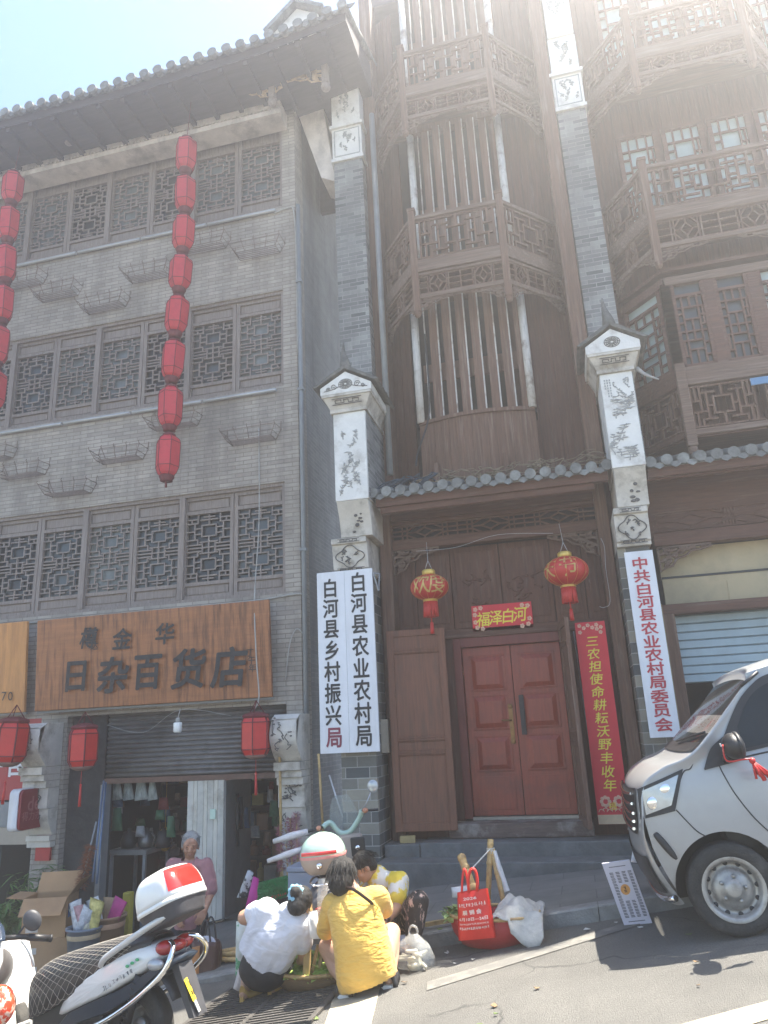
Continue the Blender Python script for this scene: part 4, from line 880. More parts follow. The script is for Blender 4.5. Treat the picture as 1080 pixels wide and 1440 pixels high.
mb = MB(); mb.prism([sL+up*(zb0-.1), sF+up*(zb0-.1), sR+up*(zb0-.1), sB+up*(zb0-.1)], (0, 0, .05)); part('bay_floor', mb, m_timberh, RB); mb = MB(); mb.prism([sL+up*(zw1+.2), sF+up*(zw1+.2), sR+up*(zw1+.2), sB+up*(zw1+.2)], (0, 0, .05))
part('bay_ceiling', mb, m_timberh, RB)
mb = MB(); planks(mb, (1.15, 9.85, 0), (6, 9.85, 0), 4.9, 14, .14, seed=8); part('plank_wall', mb, m_timber, RB)
bx = at(922, 345, YB).x; bxr = bx+1.62
balcony(bx, bxr, zz(975, 226), zz(990, 282), zz(995, 296), zz(1000, 332), 1.2, bxr+.55, 9.75, RB, mts)
bx2 = at(885, 60, YB).x
balcony(bx2, bxr, zz(960, 8), zz(975, 52), zz(980, 64), zz(985, 84), 1.2, bxr+.55, 9.75, RB, mts)
for z0, z1 in ((zz(975, 226)-.6, zz(975, 226)+1.1), (zz(960, 8)-.6, zz(960, 8)+1.2)):  # window screens behind the two balconies
    for k in range(5):
        p = Vector((1.55+.62*k, 9.55, 0)); q = p+Vector((.5, 0, 0))
        fr = MB(); fr.bar(p+up*z0, p+up*z1, .06, .05); fr.bar(q+up*z0, q+up*z1, .06, .05); fr.bar(p+up*(z1-.03), q+up*(z1-.03), .05, .06)
        w = part('window', fr, m_timberh, RB); lt = MB(); seg_bars(lt, up_, 12, 24, p+up*z0, q-p, up*(z1-z0), .022, .03); part('lattice', lt, m_timberh, w)
        g_ = MB(); g_.box(p.x, q.x, 9.58, 9.585, z0, z1); part('pane', g_, m_glassg, w)
mb = MB(); mb.box(-2.36, -2.10, 9.90, 10.0, .3, 14); mb.box(.50, 1.2, 9.86, 9.96, .3, 14); mb.box(-2.33, -1.62, 9.645, 9.74, .0, .52); mb.box(.06, .53, 9.645, 9.74, .0, .52); part('filler_wall', mb, m_timber, TB)
mb = MB(); mb.box(-2.84, -2.33, 9.63, 9.9, -.6, 6); part('filler_board', mb, m_timber, TB); mb = MB(); mb.box(-2.33, -2.1, 9.76, 9.9, -.6, 4.75); part('filler_board', mb, m_timber, TB); mb = MB(); mb.box(.66, .76, 9.63, 9.86, .3, 4.75); part('filler_board', mb, m_timber, TB)
# roof slab, unseen, added over the timber fronts to place their shadow edge
mb = MB(); mb.box(-2.35, 6.6, 9.9, 16, 14.0, 14.2); part('shade_roof', mb, m_soffit, TB)
# ================================================================ vertical signs and banners
def vsign(name, label, cat, tl, tr, bl, br, y, mat, th=.03):
    a, b, c, d = at(*tl, y), at(*tr, y), at(*bl, y), at(*br, y)
    x0, x1 = (a.x+c.x)/2, (b.x+d.x)/2; z1, z0 = (a.z+b.z)/2, (c.z+d.z)/2
    root = thing(name, label, cat, ((x0+x1)/2, y, z0)); mb = MB(); mb.box(x0, x1, y, y+th, z0, z1); part('board' if th > .01 else 'paper', mb, mat, root, bevel=.003 if th > .01 else 0)
    return root, x0, x1, z0, z1
m_wsign = M('white_sign_board', (.66, .665, .69), .45, .05, 2, bump=.02, dirt=(.55, .54, .54), dscale=1.8, dstretch=(3, 1, .6), dlim=(.5, .8))
m_tblack = M('black_lettering', (.012, .012, .014), .6, .1, bump=0)
m_tred = M('dark_red_lettering', (.42, .03, .045), .6, .1, bump=0)
m_tmar = M('maroon_lettering', (.20, .02, .045), .6, .1, bump=0)
def column(root, body, cx, ztop, zbot, y, mat, size, sx=1, off=.02, tilt=0, last=None, nm='lettering', rot=0):
    n = len(body); mb = MB(); ml = MB()
    for i, ch in enumerate(body):
        z = ztop+(zbot-ztop)*(i+.5)/n
        put(ml if last and i == n-1 else mb, text_mb(ch, size, off, .004, tilt, sx), Matrix.Translation((cx, y-.001, z)) @ Matrix.Rotation(rot, 4, 'Y'))
    part(nm, mb, mat, root)
    if last: part('last_character', ml, last, root)
r_, x0, x1, z0, z1 = vsign('office_sign', 'white board with two columns of black characters hung on the left pier', 'sign', (445, 806), (523, 799), (451, 1061), (534, 1056), 8.93, m_wsign)
w = x1-x0
column(r_, '白河县乡村振兴局', x0+w*.24, z1-.08, z0+.05, 8.93, m_tblack, .255, .84, .022, last=m_tmar)
column(r_, '白河县农业农村局', x0+w*.745, z1-.03, z0+.05, 8.93, m_tblack, .262, .84, .022)
mb = MB(); mb.box(x0+w*.497, x0+w*.503, 8.928, 8.9299, z0+.01, z1-.01); part('seam', mb, m_steel, r_)
mb = MB(); mb.bar((x1+.01, 8.94, z1-.06), (x1+.07, 8.95, z1-.30), .018); mb.bar((x1-.02, 8.95, z1-.06), (x1+.07, 9.04, z1-.06), .018); mb.bar((x1+.07, 8.95, z1-.30), (x1+.07, 9.04, z1-.06), .018); mb.box(x0+.05, x0+.09, 8.96, 9.05, z1-.3, z1-.26); part('hanger', mb, m_pipe, r_)
r_, x0, x1, z0, z1 = vsign('office_sign', 'white board with one column of red characters hung on the right pier', 'sign', (877, 776), (918, 774), (915, 1039), (957, 1035), 8.93, m_wsign)
column(r_, '中共白河县农业农村局委员会', (x0+x1)/2, z1-.07, z0+.06, 8.93, m_tred, .150, 1.28, .022)
m_paper = M('red_paper', (.62, .018, .035), .55, .1, 3, bump=.05)
m_txtg = M('yellow_lettering', (.78, .66, .06), .5, .1, bump=0)
m_pflow = M('pale_printed_flower', (.70, .42, .30), .7, .2, 20, bump=0)
m_pbase = M('printed_cream_border', (.66, .50, .32), .7, .15, 12, bump=0)
def flowers(root, pts, y, s=.035):
    mb = MB(); R = random.Random(len(pts)*7)
    for x, z in pts:
        for k in range(5):
            a = 2*pi*k/5; mb.ell((x+cos(a)*s*.6, y, z+sin(a)*s*.6), (s*.48, .0016, s*.48), 8, 4)
    part('printed_flowers', mb, m_pflow, root)
r_, x0, x1, z0, z1 = vsign('door_banner', 'horizontal red paper with four gold characters pasted above the red doors', 'banner', (663, 853), (748, 845), (665, 889), (749, 882), 9.70, m_paper, .004)
mb = MB()
for i, ch in enumerate('福泽白河'): put(mb, text_mb(ch, .20, .012, .003, .15, .9), Matrix.Translation((lerp(x0, x1, .19+.205*i), 9.699, (z0+z1)/2+.01*(i-1.5))))
part('lettering', mb, m_txtg, r_)
flowers(r_, [(x0+.05, z1-.05), (x0+.12, z1-.035), (x0+.04, z1-.12), (x1-.05, z1-.05), (x1-.12, z1-.04), (x0+.06, z0+.05), (x0+.13, z0+.03), (x0+.04, z0+.12), (x1-.06, z0+.05), (x1-.14, z0+.03), (x1-.04, z0+.12)], 9.698, .03)
r_, x0, x1, z0, z1 = vsign('couplet_banner', 'tall vertical red couplet with gold characters right of the red doors', 'banner', (808, 876), (851, 873), (842, 1160), (886, 1158), 9.36, m_paper, .004)
column(r_, '三农担使命耕耘沃野丰收年', (x0+x1)/2, z1-.16, z0+.34, 9.359, m_txtg, .138, 1.12, .010, .15)
flowers(r_, [(x0+.05+.05*i, z1-.04-.03*(i % 2)) for i in range(6)]+[(x0+.05, z1-.12), (x1-.06, z1-.13), (x1-.1, z1-.09)], 9.358, .024)
mb = MB(); mb.box(x0+.002, x1-.002, 9.356, 9.3595, z0+.002, z0+.10)
part('bottom_border', mb, m_pbase, r_)
mb = MB()
for sx in (.30, .72):                                                  # printed plain ornaments: two round blossoms over waves
    c = Vector((lerp(x0, x1, sx), 9.355, z0+.24))
    for k in range(8): a = 2*pi*k/8; mb.ell(c+Vector((cos(a)*.045, 0, sin(a)*.045)), (.022, .0016, .022), 8, 4)
for k in range(7): c = Vector((x0+.05+.045*k, 9.355, z0+.13+.012*(k % 2))); mb.tube([c+Vector((cos(a)*.03, 0, sin(a)*.03)) for a in [pi*i/8 for i in range(9)]], .005, 5)
part('printed_blossom', mb, m_pflow, r_)
mb = MB(); put(mb, text_mb('福', .09, .004, .003), Matrix.Translation(((x0+x1)/2, 9.356, z0+.19))); part('small_character', mb, m_txtg, r_)

# ================================================================ lanterns
def string_lantern(mat):
    """hexagonal cloth lantern, hung by its top; local origin at the top ring"""
    root = thing('string_lantern', 'red hexagonal cloth lantern', 'lantern', (0, 0, 0))
    r = .165; h = .40; T = lambda k, rr, z: Vector((rr*cos(pi/3*k+.35), rr*sin(pi/3*k+.35), z))
    mb = MB(); prof = [(.085, -.03), (r*.93, -.075), (r, -.11), (r*.97, -.38), (r*.78, -.445), (.09, -.475)]
    vs = [T(k, rr, z) for rr, z in prof for k in range(6)]
    fs = [(i*6+k, i*6+(k+1) % 6, (i+1)*6+(k+1) % 6, (i+1)*6+k) for i in range(len(prof)-1) for k in range(6)]
    mb.add(vs, fs); b = link('cloth_body', mb.mesh('cloth_body'), m_red, root); b.modifiers.new('b', 'BEVEL').width = .004
    f = MB()
    for k in range(6):
        for (ra, za), (rb, zb_) in zip(prof, prof[1:]): f.bar(T(k, ra*1.01, za), T(k, rb*1.01, zb_), .007)
    for rr, z in prof[1:5]:
        if z in (-.11, -.38):
            for k in range(6): f.bar(T(k, rr*1.005, z), T(k+1, rr*1.005, z), .006)
    link('frame', f.mesh('frame'), m_redd, root)
    c = MB(); c.lathe([(.06, 0), (.09, -.012), (.09, -.034), (.0, -.035)], n=14); link('top_cap', c.mesh('top_cap'), m_redd, root)
    c = MB(); c.lathe([(.0, -.47), (.098, -.472), (.105, -.49), (.08, -.515), (.085, -.53), (.0, -.532)], n=14); link('bottom_cap', c.mesh('bottom_cap'), m_redd, root)
    return root
L0 = string_lantern(None)
cA = [(263, 194), (261, 248), (259.5, 303), (256, 359), (251.5, 416), (246, 478), (241, 542), (238, 610)]
cB = [(20.5, 242), (14.5, 291), (10, 344), (6, 401), (1, 458), (-5, 520)]
WHA = ['topmost', 'second from top', 'third from top', 'fourth from top', 'fourth from bottom', 'third from bottom', 'second from bottom', 'lowest']
WHB = ['topmost', 'second from top', 'third from top', 'fourth from top', 'second from bottom', 'lowest, half cut off,']
first = True
cords = []
for pts, wh, nm, Y in ((cA, WHA, 'full string of eight', YL-.75), (cB, WHB, 'string at the left edge', YL-.75)):
    prev = None; P_ = [at(p[0], p[1], Y) for p in pts]
    for i, p in enumerate(P_):
        o = L0 if first else copy_tree(L0); first = False
        o.location = p; o['label'] = '%s red cloth lantern of the %s' % (wh[i], nm); o['group'] = 'red lanterns strung down the shop house'
        d = (P_[i+1]-p) if i+1 < len(P_) else (p-P_[i-1])
        o.rotation_euler = (rnd.uniform(-.03, .03), atan2(-d.x, -d.z)*.9, rnd.uniform(-.25, .25)); k = d.length/.56 if i+1 < len(P_) else (P_[i]-P_[i-1]).length/.56
        o.scale = (1, 1, k*1.0)
    cords.append(P_)
# one lantern lower down has come loose from its neighbour: give the two strings their cords
for P_, lb in ((cords[0], 'thin dark cord carrying the full string of eight red lanterns'), (cords[1], 'thin dark cord carrying the lanterns at the left edge')):
    a = P_[0]+Vector((.02, .05, .75)); mb = MB(); mb.tube([a]+P_+[P_[-1]+Vector((-.02, 0, -.62))], .006, 6); mb.tube([P_[-1]+Vector((-.02, 0, -.62)), P_[-1]+Vector((-.02, 0, -.78))], .016, 6)
    solo('lantern_cord', mb, m_redd, lb, 'cord')
# round silk lanterns over the doors
def silk_lantern(label, px, top, bottom, Y, chars):
    """px centre, top of body, bottom of body in photo pixels"""
    a = at(px, top, Y); b = at(px+2, bottom, Y); c = (a+b)/2; H = (a.z-b.z); Rr = H*.74
    root = thing('silk_lantern', label, 'lantern', (c.x, Y, c.z), 'round red lanterns over the doors'); mb = MB(); n = 48; rings = []
    for j in range(17):
        t = -pi/2*.88+pi*.88*j/16; rings.append([Vector((c.x+Rr*cos(t)*(1-.035*(k % 4 == 0))*cos(2*pi*k/n), Y+Rr*cos(t)*(1-.035*(k % 4 == 0))*sin(2*pi*k/n), c.z+H/2*1.02*sin(t))) for k in range(n)])
    mb.rings(rings); part('silk_body', mb, m_lred, root)
    mb = MB(); mb.lathe([(0, .0), (.075, 0), (.085, .02), (.085, .06), (.07, .075), (0, .076)], (c.x, Y, c.z+H/2-.015), 16); part('top_cap', mb, m_gold, root)
    mb = MB(); mb.lathe([(0, .0), (.09, 0), (.095, -.03), (.0, -.031)], (c.x, Y, c.z-H/2+.01), 16)
    for k in range(12):
        t = 2*pi*k/12; mb.tube([(c.x+Rr*1.002*cos(u)*cos(t), Y+Rr*1.002*cos(u)*sin(t), c.z+H/2*1.025*sin(u)) for u in [-1.35+2.7*i/12 for i in range(13)]], .0016, 4)
    part('gold_ribs', mb, m_gold, root)
    mb = MB(); R = random.Random(px)
    for k in range(26): t = 2*pi*k/26; mb.tube([(c.x+.078*cos(t), Y+.078*sin(t), c.z-H/2-.02), (c.x+.082*cos(t)+R.uniform(-.01, .01), Y+.082*sin(t), c.z-H/2-.21)], .013, 5)
    mb.tube([(c.x, Y, c.z-H/2-.02), (c.x, Y, c.z-H/2-.30)], .008, 6); mb.tube([(c.x, Y, c.z-H/2-.28), (c.x, Y, c.z-H/2-.42)], [.02, .028], 8)
    part('tassel', mb, m_lred, root)
    mb = MB(); mb.tube([(c.x-.05, Y, c.z+H/2+.05), (c.x, Y, c.z+H/2+.18), (c.x-.02, Y+.1, c.z+H/2+.45)], .004, 4); mb.tube([(c.x+.05, Y, c.z+H/2+.05), (c.x, Y, c.z+H/2+.18)], .004, 4); part('wire', mb, m_steel, root)
    mb = MB()
    for ch, ang, s in chars:
        t = text_mb(ch, s, .004, .004, .1); q = MB(); q.v = []; 
        for v in t.v:
            al = ang+v.x/Rr; zz_ = v.z+.02; u = math.asin(max(-.95, min(.95, zz_/(H/2)))); rr = Rr*cos(u)*1.012+(.004 if v.y < -.001 else 0)
            q.v.append(Vector((c.x+rr*sin(al), Y-rr*cos(al), c.z+zz_)))
        q.f = t.f; q.sm = t.sm; put(mb, q, Matrix.Identity(4))
    part('lettering', mb, M('dull_gold_paint', (.50, .36, .12), .6, .15, 9, bump=0), root)
silk_lantern('round red silk lantern left above the shutter leaf, characters 欢度', 603, 808, 844, 9.1, [('欢', -.34, .26), ('度', .62, .26)])
silk_lantern('round red silk lantern right of the door banner, character 节', 795.5, 783, 824, 9.1, [('节', .12, .26), ('庆', -1.0, .25)])
# wire with curl strung over the doors
mb = MB(); mb.tube(spline([at(585, 775, 9.2), at(640, 770, 9.3), at(700, 752, 9.3), at(778, 750, 9.3)], 6), .003, 5)
mb.tube(spline([at(845, 757, 9.4), at(850, 770, 9.38), at(852, 800, 9.38), at(858, 845, 9.38), at(850, 854, 9.38), at(843, 853, 9.38)], 6), .0035, 5)
solo('loose_wire', mb, m_steel, 'pale loose wire strung under the transom above the doors', 'wire')
# hexagonal palace lanterns of the shops
def palace_lantern(label, px, top, bottom, Y, first=[None]):
    a = at(px, top, Y); b = at(px, bottom, Y); H = a.z-b.z; 
    if first[0] is None:
        root = thing('palace_lantern', label, 'lantern', a, 'hexagonal lanterns at the shop fronts')
        T = lambda k, rr, z: Vector((rr*cos(pi/3*k+.2), rr*sin(pi/3*k+.2), z))
        r = H*.33; prof = [(r*.86, -.10*H), (r, -.2*H), (r, -.78*H), (r*.80, -.9*H)]
        mb = MB(); mb.add([T(k, q, z) for q, z in prof for k in range(6)], [(i*6+k, i*6+(k+1) % 6, (i+1)*6+(k+1) % 6, (i+1)*6+k) for i in range(3) for k in range(6)])
        link('cloth_body', mb.mesh('cloth_body'), m_lred, root)
        f = MB()
        for k in range(6):
            for (q, z), (q2, z2) in zip(prof, prof[1:]): f.bar(T(k, q*1.01, z), T(k, q2*1.01, z2), .014)
            for q, z in prof[1:3]: f.bar(T(k, q*1.01, z), T(k+1, q*1.01, z), .012)
        link('frame', f.mesh('frame'), m_redd, root)
        f = MB(); vs = [T(k, q, z) for q, z in ((r*.3, 0.02), (r*.9, -.02*H), (r*.98, -.06*H), (r*.9, -.105*H)) for k in range(6)]
        f.add(vs, [(i*6+k, i*6+(k+1) % 6, (i+1)*6+(k+1) % 6, (i+1)*6+k) for i in range(3) for k in range(6)]+[tuple(range(6))]); 
        for k in range(3): f.tube([T(2*k, r*.6, -.0), Vector((0, 0, .16))], .006, 5)
        link('top_cap', f.mesh('top_cap'), m_redd, root)
        f = MB(); f.lathe([(0, -.89*H), (r*.8, -.9*H), (r*.62, -.96*H), (r*.3, -1.0*H), (0, -1.0*H)], n=12); link('bottom_cap', f.mesh('bottom_cap'), M('weathered_cap', (.2, .12, .1), .8, bump=0), root)
        f = MB(); f.tube([(0, 0, -1.0*H), (0, 0, -1.35*H)], .004, 5); f.ell((0, 0, -1.3*H), .016); f.tube([(0, 0, -1.32*H), (.003, 0, -1.75*H)], [.012, .02], 7); link('tassel', f.mesh('tassel'), m_lred, root)
        root['_h'] = H; first[0] = root; return root
    o = copy_tree(first[0], a, label); s = H/first[0]['_h']; o.scale = (s, s, s); o.rotation_euler = (0, 0, .5); return o
palace_lantern('hexagonal red lantern under the left end of the brown shop sign', 119, 1019, 1084, 8.75)
palace_lantern('hexagonal red lantern under the right end of the brown shop sign', 360, 1003, 1068, 8.75)
o = palace_lantern('hexagonal red lantern before the red signboard at the left edge', 21, 1010, 1078, 8.6); o.rotation_euler = (0, .06, .2)
# lamp bulb over the shutter
p = at(250, 1016, 9.0); root = thing('hanging_lamp', 'white compact lamp hanging in front of the roller shutter', 'lamp', p)
mb = MB(); mb.lathe([(0, 0), (.05, .0), (.055, -.01), (.055, -.11), (.04, -.125), (0, -.126)], p, 16); part('bulb', mb, m_bulb, root)
mb = MB(); mb.lathe([(0, .06), (.02, .06), (.028, .04), (.03, .001), (0, .0005)], p, 12); mb.tube([p+Vector((0, 0, .06)), p+Vector((0, .05, .16))], .006, 5); mb.tube(spline([p+Vector((-1.1, .1, .02)), p+Vector((-.55, .1, -.1)), p+Vector((0, .05, .16)), p+Vector((.7, .1, .05))], 6), .004, 4); part('socket', mb, M('lamp_socket', (.3, .3, .28), .6, bump=0), root)

# ================================================================ wire flower racks on the wall
def rack():
    mb = MB(); w, d, h = .84, .25, .15; r = .005
    T = lambda *p: mb.tube(p, r, 4)
    for z, s in ((0, .80), (.07, .87), (h, 1)):
        T((-w/2*s, 0, z), (-w/2*s, -d*s, z), (w/2*s, -d*s, z), (w/2*s, 0, z))
    for k in range(5): T((-w/2*.8, -d*.8*k/5, 0), (w/2*.8, -d*.8*k/5, 0))
    for i in range(5):
        u = -1+i/2; T((u*w/2*.80, -d*.80, 0), (u*w/2, -d, h)); mb.tube([(u*w/2, -d, h), (u*w/2, -d-.03, h+.025), (u*w/2, -d-.01, h+.05)], r, 4)
    for s in (-1, 1): T((s*w/2*.8, 0, 0), (s*w/2, 0, h)); T((s*w/2, -.02, h), (s*w/2, 0, h+.12))
    o = link('wire_rack', mb.mesh('wire_rack'), m_wire); return tag(o, 'rusty wire rack', 'rack')
K0 = rack(); KP = [(365, 352, 'right end, under the top window row'), (212, 385, 'behind the lantern string, under the top window row'), (150, 428, 'lower of the middle pair under the top windows'), (84, 412, 'upper of the middle pair under the top windows'), (36, 395, 'left edge, under the top window row'), (290, 345, 'half hidden right of the lantern string, under the top windows'),
      (357, 614, 'right end, under the second window row'), (248, 594, 'behind the lowest lanterns, under the second window row'), (172, 641, 'middle, upper one under the second window row'), (100, 688, 'lowest of all, under the second window row'), (36, 663, 'left of the lowest, under the second window row'), (-8, 640, 'cut off at the left edge, under the second window row')]
for i, (px, py, lb) in enumerate(KP):
    o = K0 if i == 0 else copy_tree(K0)
    p = at(px, py+8, YL-.02); o.location = (p.x, YL-.002, p.z); o['label'] = 'rusty wire rack, '+lb; o['group'] = 'wire flower racks on the brick wall'; o.rotation_euler = (rnd.uniform(-.05, .12), rnd.uniform(-.03, .03), 0)

# ================================================================ litter on the canopy
mb = MB(); R = random.Random(21)
for k in range(70):
    x = R.uniform(-1.7, .6); b_ = Vector((x, 9.05+R.uniform(0, .35), 4.66+R.uniform(0, .10))); pts = [b_]
    for j in range(5): pts.append(pts[-1]+Vector((R.uniform(-.14, .16), R.uniform(-.06, .04), R.uniform(-.05, .065))))
    mb.tube(spline(pts, 3), R.uniform(.004, .009), 4)
solo('dead_twigs', mb, M('dead_twig', (.20, .16, .11), .9, .4, 12, bump=0), 'tangle of dry dead twigs lying on the tiled canopy over the doors', 'twigs')
mb = MB()
for k in range(22):
    x = -1.85+R.uniform(-.25, .35); pts = [Vector((x+.2*cos(a+k)+R.uniform(-.05, .05), 9.1+.1*sin(a), 4.68+.09*sin(a*1.3+k)+R.uniform(0, .04))) for a in [i*.7 for i in range(8)]]
    mb.tube(spline(pts, 3), .009, 5)
solo('cable_bundle', mb, M('dark_blue_cable', (.03, .05, .075), .5, bump=0), 'coil of dark blue cable lying at the left end of the door canopy', 'cable')
mb = MB(); mb.tube(spline([at(597, 470, 9.2), at(603, 540, 9.2), at(602, 590, 9.2), at(588, 635, 9.15), at(585, 655, 9.1)], 6), .014, 6); solo('black_cable', mb, m_black, 'thick black cable hanging from the balcony post beside the slatted window', 'cable')
# meter box left of the leaf, small carton on the step
p = at(540, 1035, 9.35); mb = MB(); mb.box(p.x-.06, p.x+.06, 9.34, 9.44, p.z-.2, p.z+.2); mb.box(p.x-.045, p.x+.045, 9.333, 9.339, p.z-.16, p.z+.16); solo('meter_box', mb, M('beige_plastic', (.42, .36, .28), .6, .1, bump=0), 'narrow beige meter box between the left pier and the wooden shutter leaf', 'box', bevel=.006)
p = at(574, 1192, 9.3); mb = MB(); mb.box(-.09, .09, -.05, .05, 0, .075, Matrix.Translation((p.x, 9.3, .322)) @ Matrix.Rotation(.15, 4, 'Z')); solo('small_carton', mb, M('yellow_carton', (.36, .27, .12), .7, .2, 8, bump=0), 'small yellow carton lying on the top step under the shutter leaf', 'carton', bevel=.004)
# ================================================================ vehicles
def lpart(name, mb, mat, root, label=None, bevel=0, subsurf=0, solid=0):
    o = link(name, mb.mesh(name), mat, root, label); mods(o, bevel, subsurf, solid); return o
def cr(P, s):
    """Catmull-Rom through tuples"""
    n = len(P)-1; i = min(n-1, max(0, int(s))); t = s-i
    p0, p1, p2, p3 = P[max(i-1, 0)], P[i], P[i+1], P[min(i+2, n)]
    return tuple(.5*(2*b+(c-a)*t+(2*a-5*b+4*c-d)*t*t+(3*b-a-3*c+d)*t**3) for a, b, c, d in zip(p0, p1, p2, p3))
m_silver = M('silver_car_paint', (.33, .335, .34), .38, .05, 3, bump=0, metal=.35, coat=.35, dirt=(.26, .26, .257), dscale=3, dlim=(.5, .9))
m_carglass = M('dark_car_glass', (.025, .03, .032), .04, .1, bump=0, spec=.8, alpha=.62)
m_tyre = M('tyre_rubber', (.028, .027, .026), .85, .25, 9, bump=.3, bscale=80, dirt=(.075, .07, .062), dscale=5)
m_rim = M('dusty_steel_rim', (.34, .33, .31), .45, .25, 7, bump=.1, metal=.6, dirt=(.18, .16, .14), dscale=8)
m_chrome = M('chrome_trim', (.75, .75, .76), .12, .05, bump=0, metal=1)
m_lens = M('clear_lamp_lens', (.34, .355, .37), .08, .1, 15, bump=.1, metal=.3, coat=.8)
m_redlens = M('red_lamp_lens', (.55, .02, .015), .12, .2, 14, bump=.05, coat=.8)
m_interior = M('car_interior', (.04, .036, .034), .85, .3, 4)
m_wpaint = M('white_scooter_plastic', (.66, .655, .63), .25, .04, 3, bump=0, coat=.5, dirt=(.60, .59, .56), dscale=4, dlim=(.5, .8))
m_yplate = M('yellow_plate', (.85, .62, .03), .4, .05, bump=0)
def wheel(root, c, R, w, ax, holes=12, rimr=.66, seat=(0, 0, 0)):
    """wheel: part, with sub-parts tyre and rim; axle along local y; outer face towards -y*ax"""
    rot = Matrix.Rotation(radians(90)*ax, 3, 'X'); c = Vector(c)
    t = MB(); pr = []
    for k in range(17):
        a = 2*pi*k/16; pr.append((R-.5*w*.62+.5*w*.62*cos(a)*1.0, .5*w*sin(a)))
    r0 = R*rimr
    prof = [(r0, -w*.42), (r0+.02, -w*.5), (R*.90, -w*.52), (R*.975, -w*.44), (R, -w*.30), (R, w*.30), (R*.975, w*.44), (R*.90, w*.52), (r0+.02, w*.5), (r0, w*.42)]
    n = 48; rings = [[c+rot @ Vector((r*cos(2*pi*k/n), r*sin(2*pi*k/n), z)) for k in range(n)] for r, z in prof]
    t.rings(rings, False, True)
    hub = MB(); hub.lathe([(0, w*.1), (R*.2, w*.1), (R*.2, -w*.1), (0, -w*.1)], c, 16, rot)
    h = lpart('wheel', hub, m_rim, root); lpart('tyre', t, m_tyre, h)
    d = MB(); d.lathe([(r0+.012, w*.52), (r0-.005, w*.53), (r0-.02, w*.46), (r0-.028, w*.2), (r0*.72, w*.14), (r0*.66, w*.26), (r0*.5, w*.34), (r0*.34, w*.36), (r0*.30, w*.5), (r0*.2, w*.54), (0, w*.54)], c, 40, rot, caps=False)
    for k in range(5): a = 2*pi*k/5; d.lathe([(0, w*.42), (.012, w*.42), (.014, w*.34)], c+rot @ Vector((r0*.42*cos(a), r0*.42*sin(a), 0)), 8, rot)
    lpart('rim', d, m_rim, h)
    d = MB()
    for k in range(holes): a = 2*pi*k/holes; q = c+rot @ Vector((r0*.83*cos(a), r0*.83*sin(a), w*.175)); d.lathe([(0, .006), (r0*.085, .006), (r0*.085, -.01), (0, -.01)], q, 12, rot)
    if holes: lpart('rim_hole', d, m_black, h)
    return h

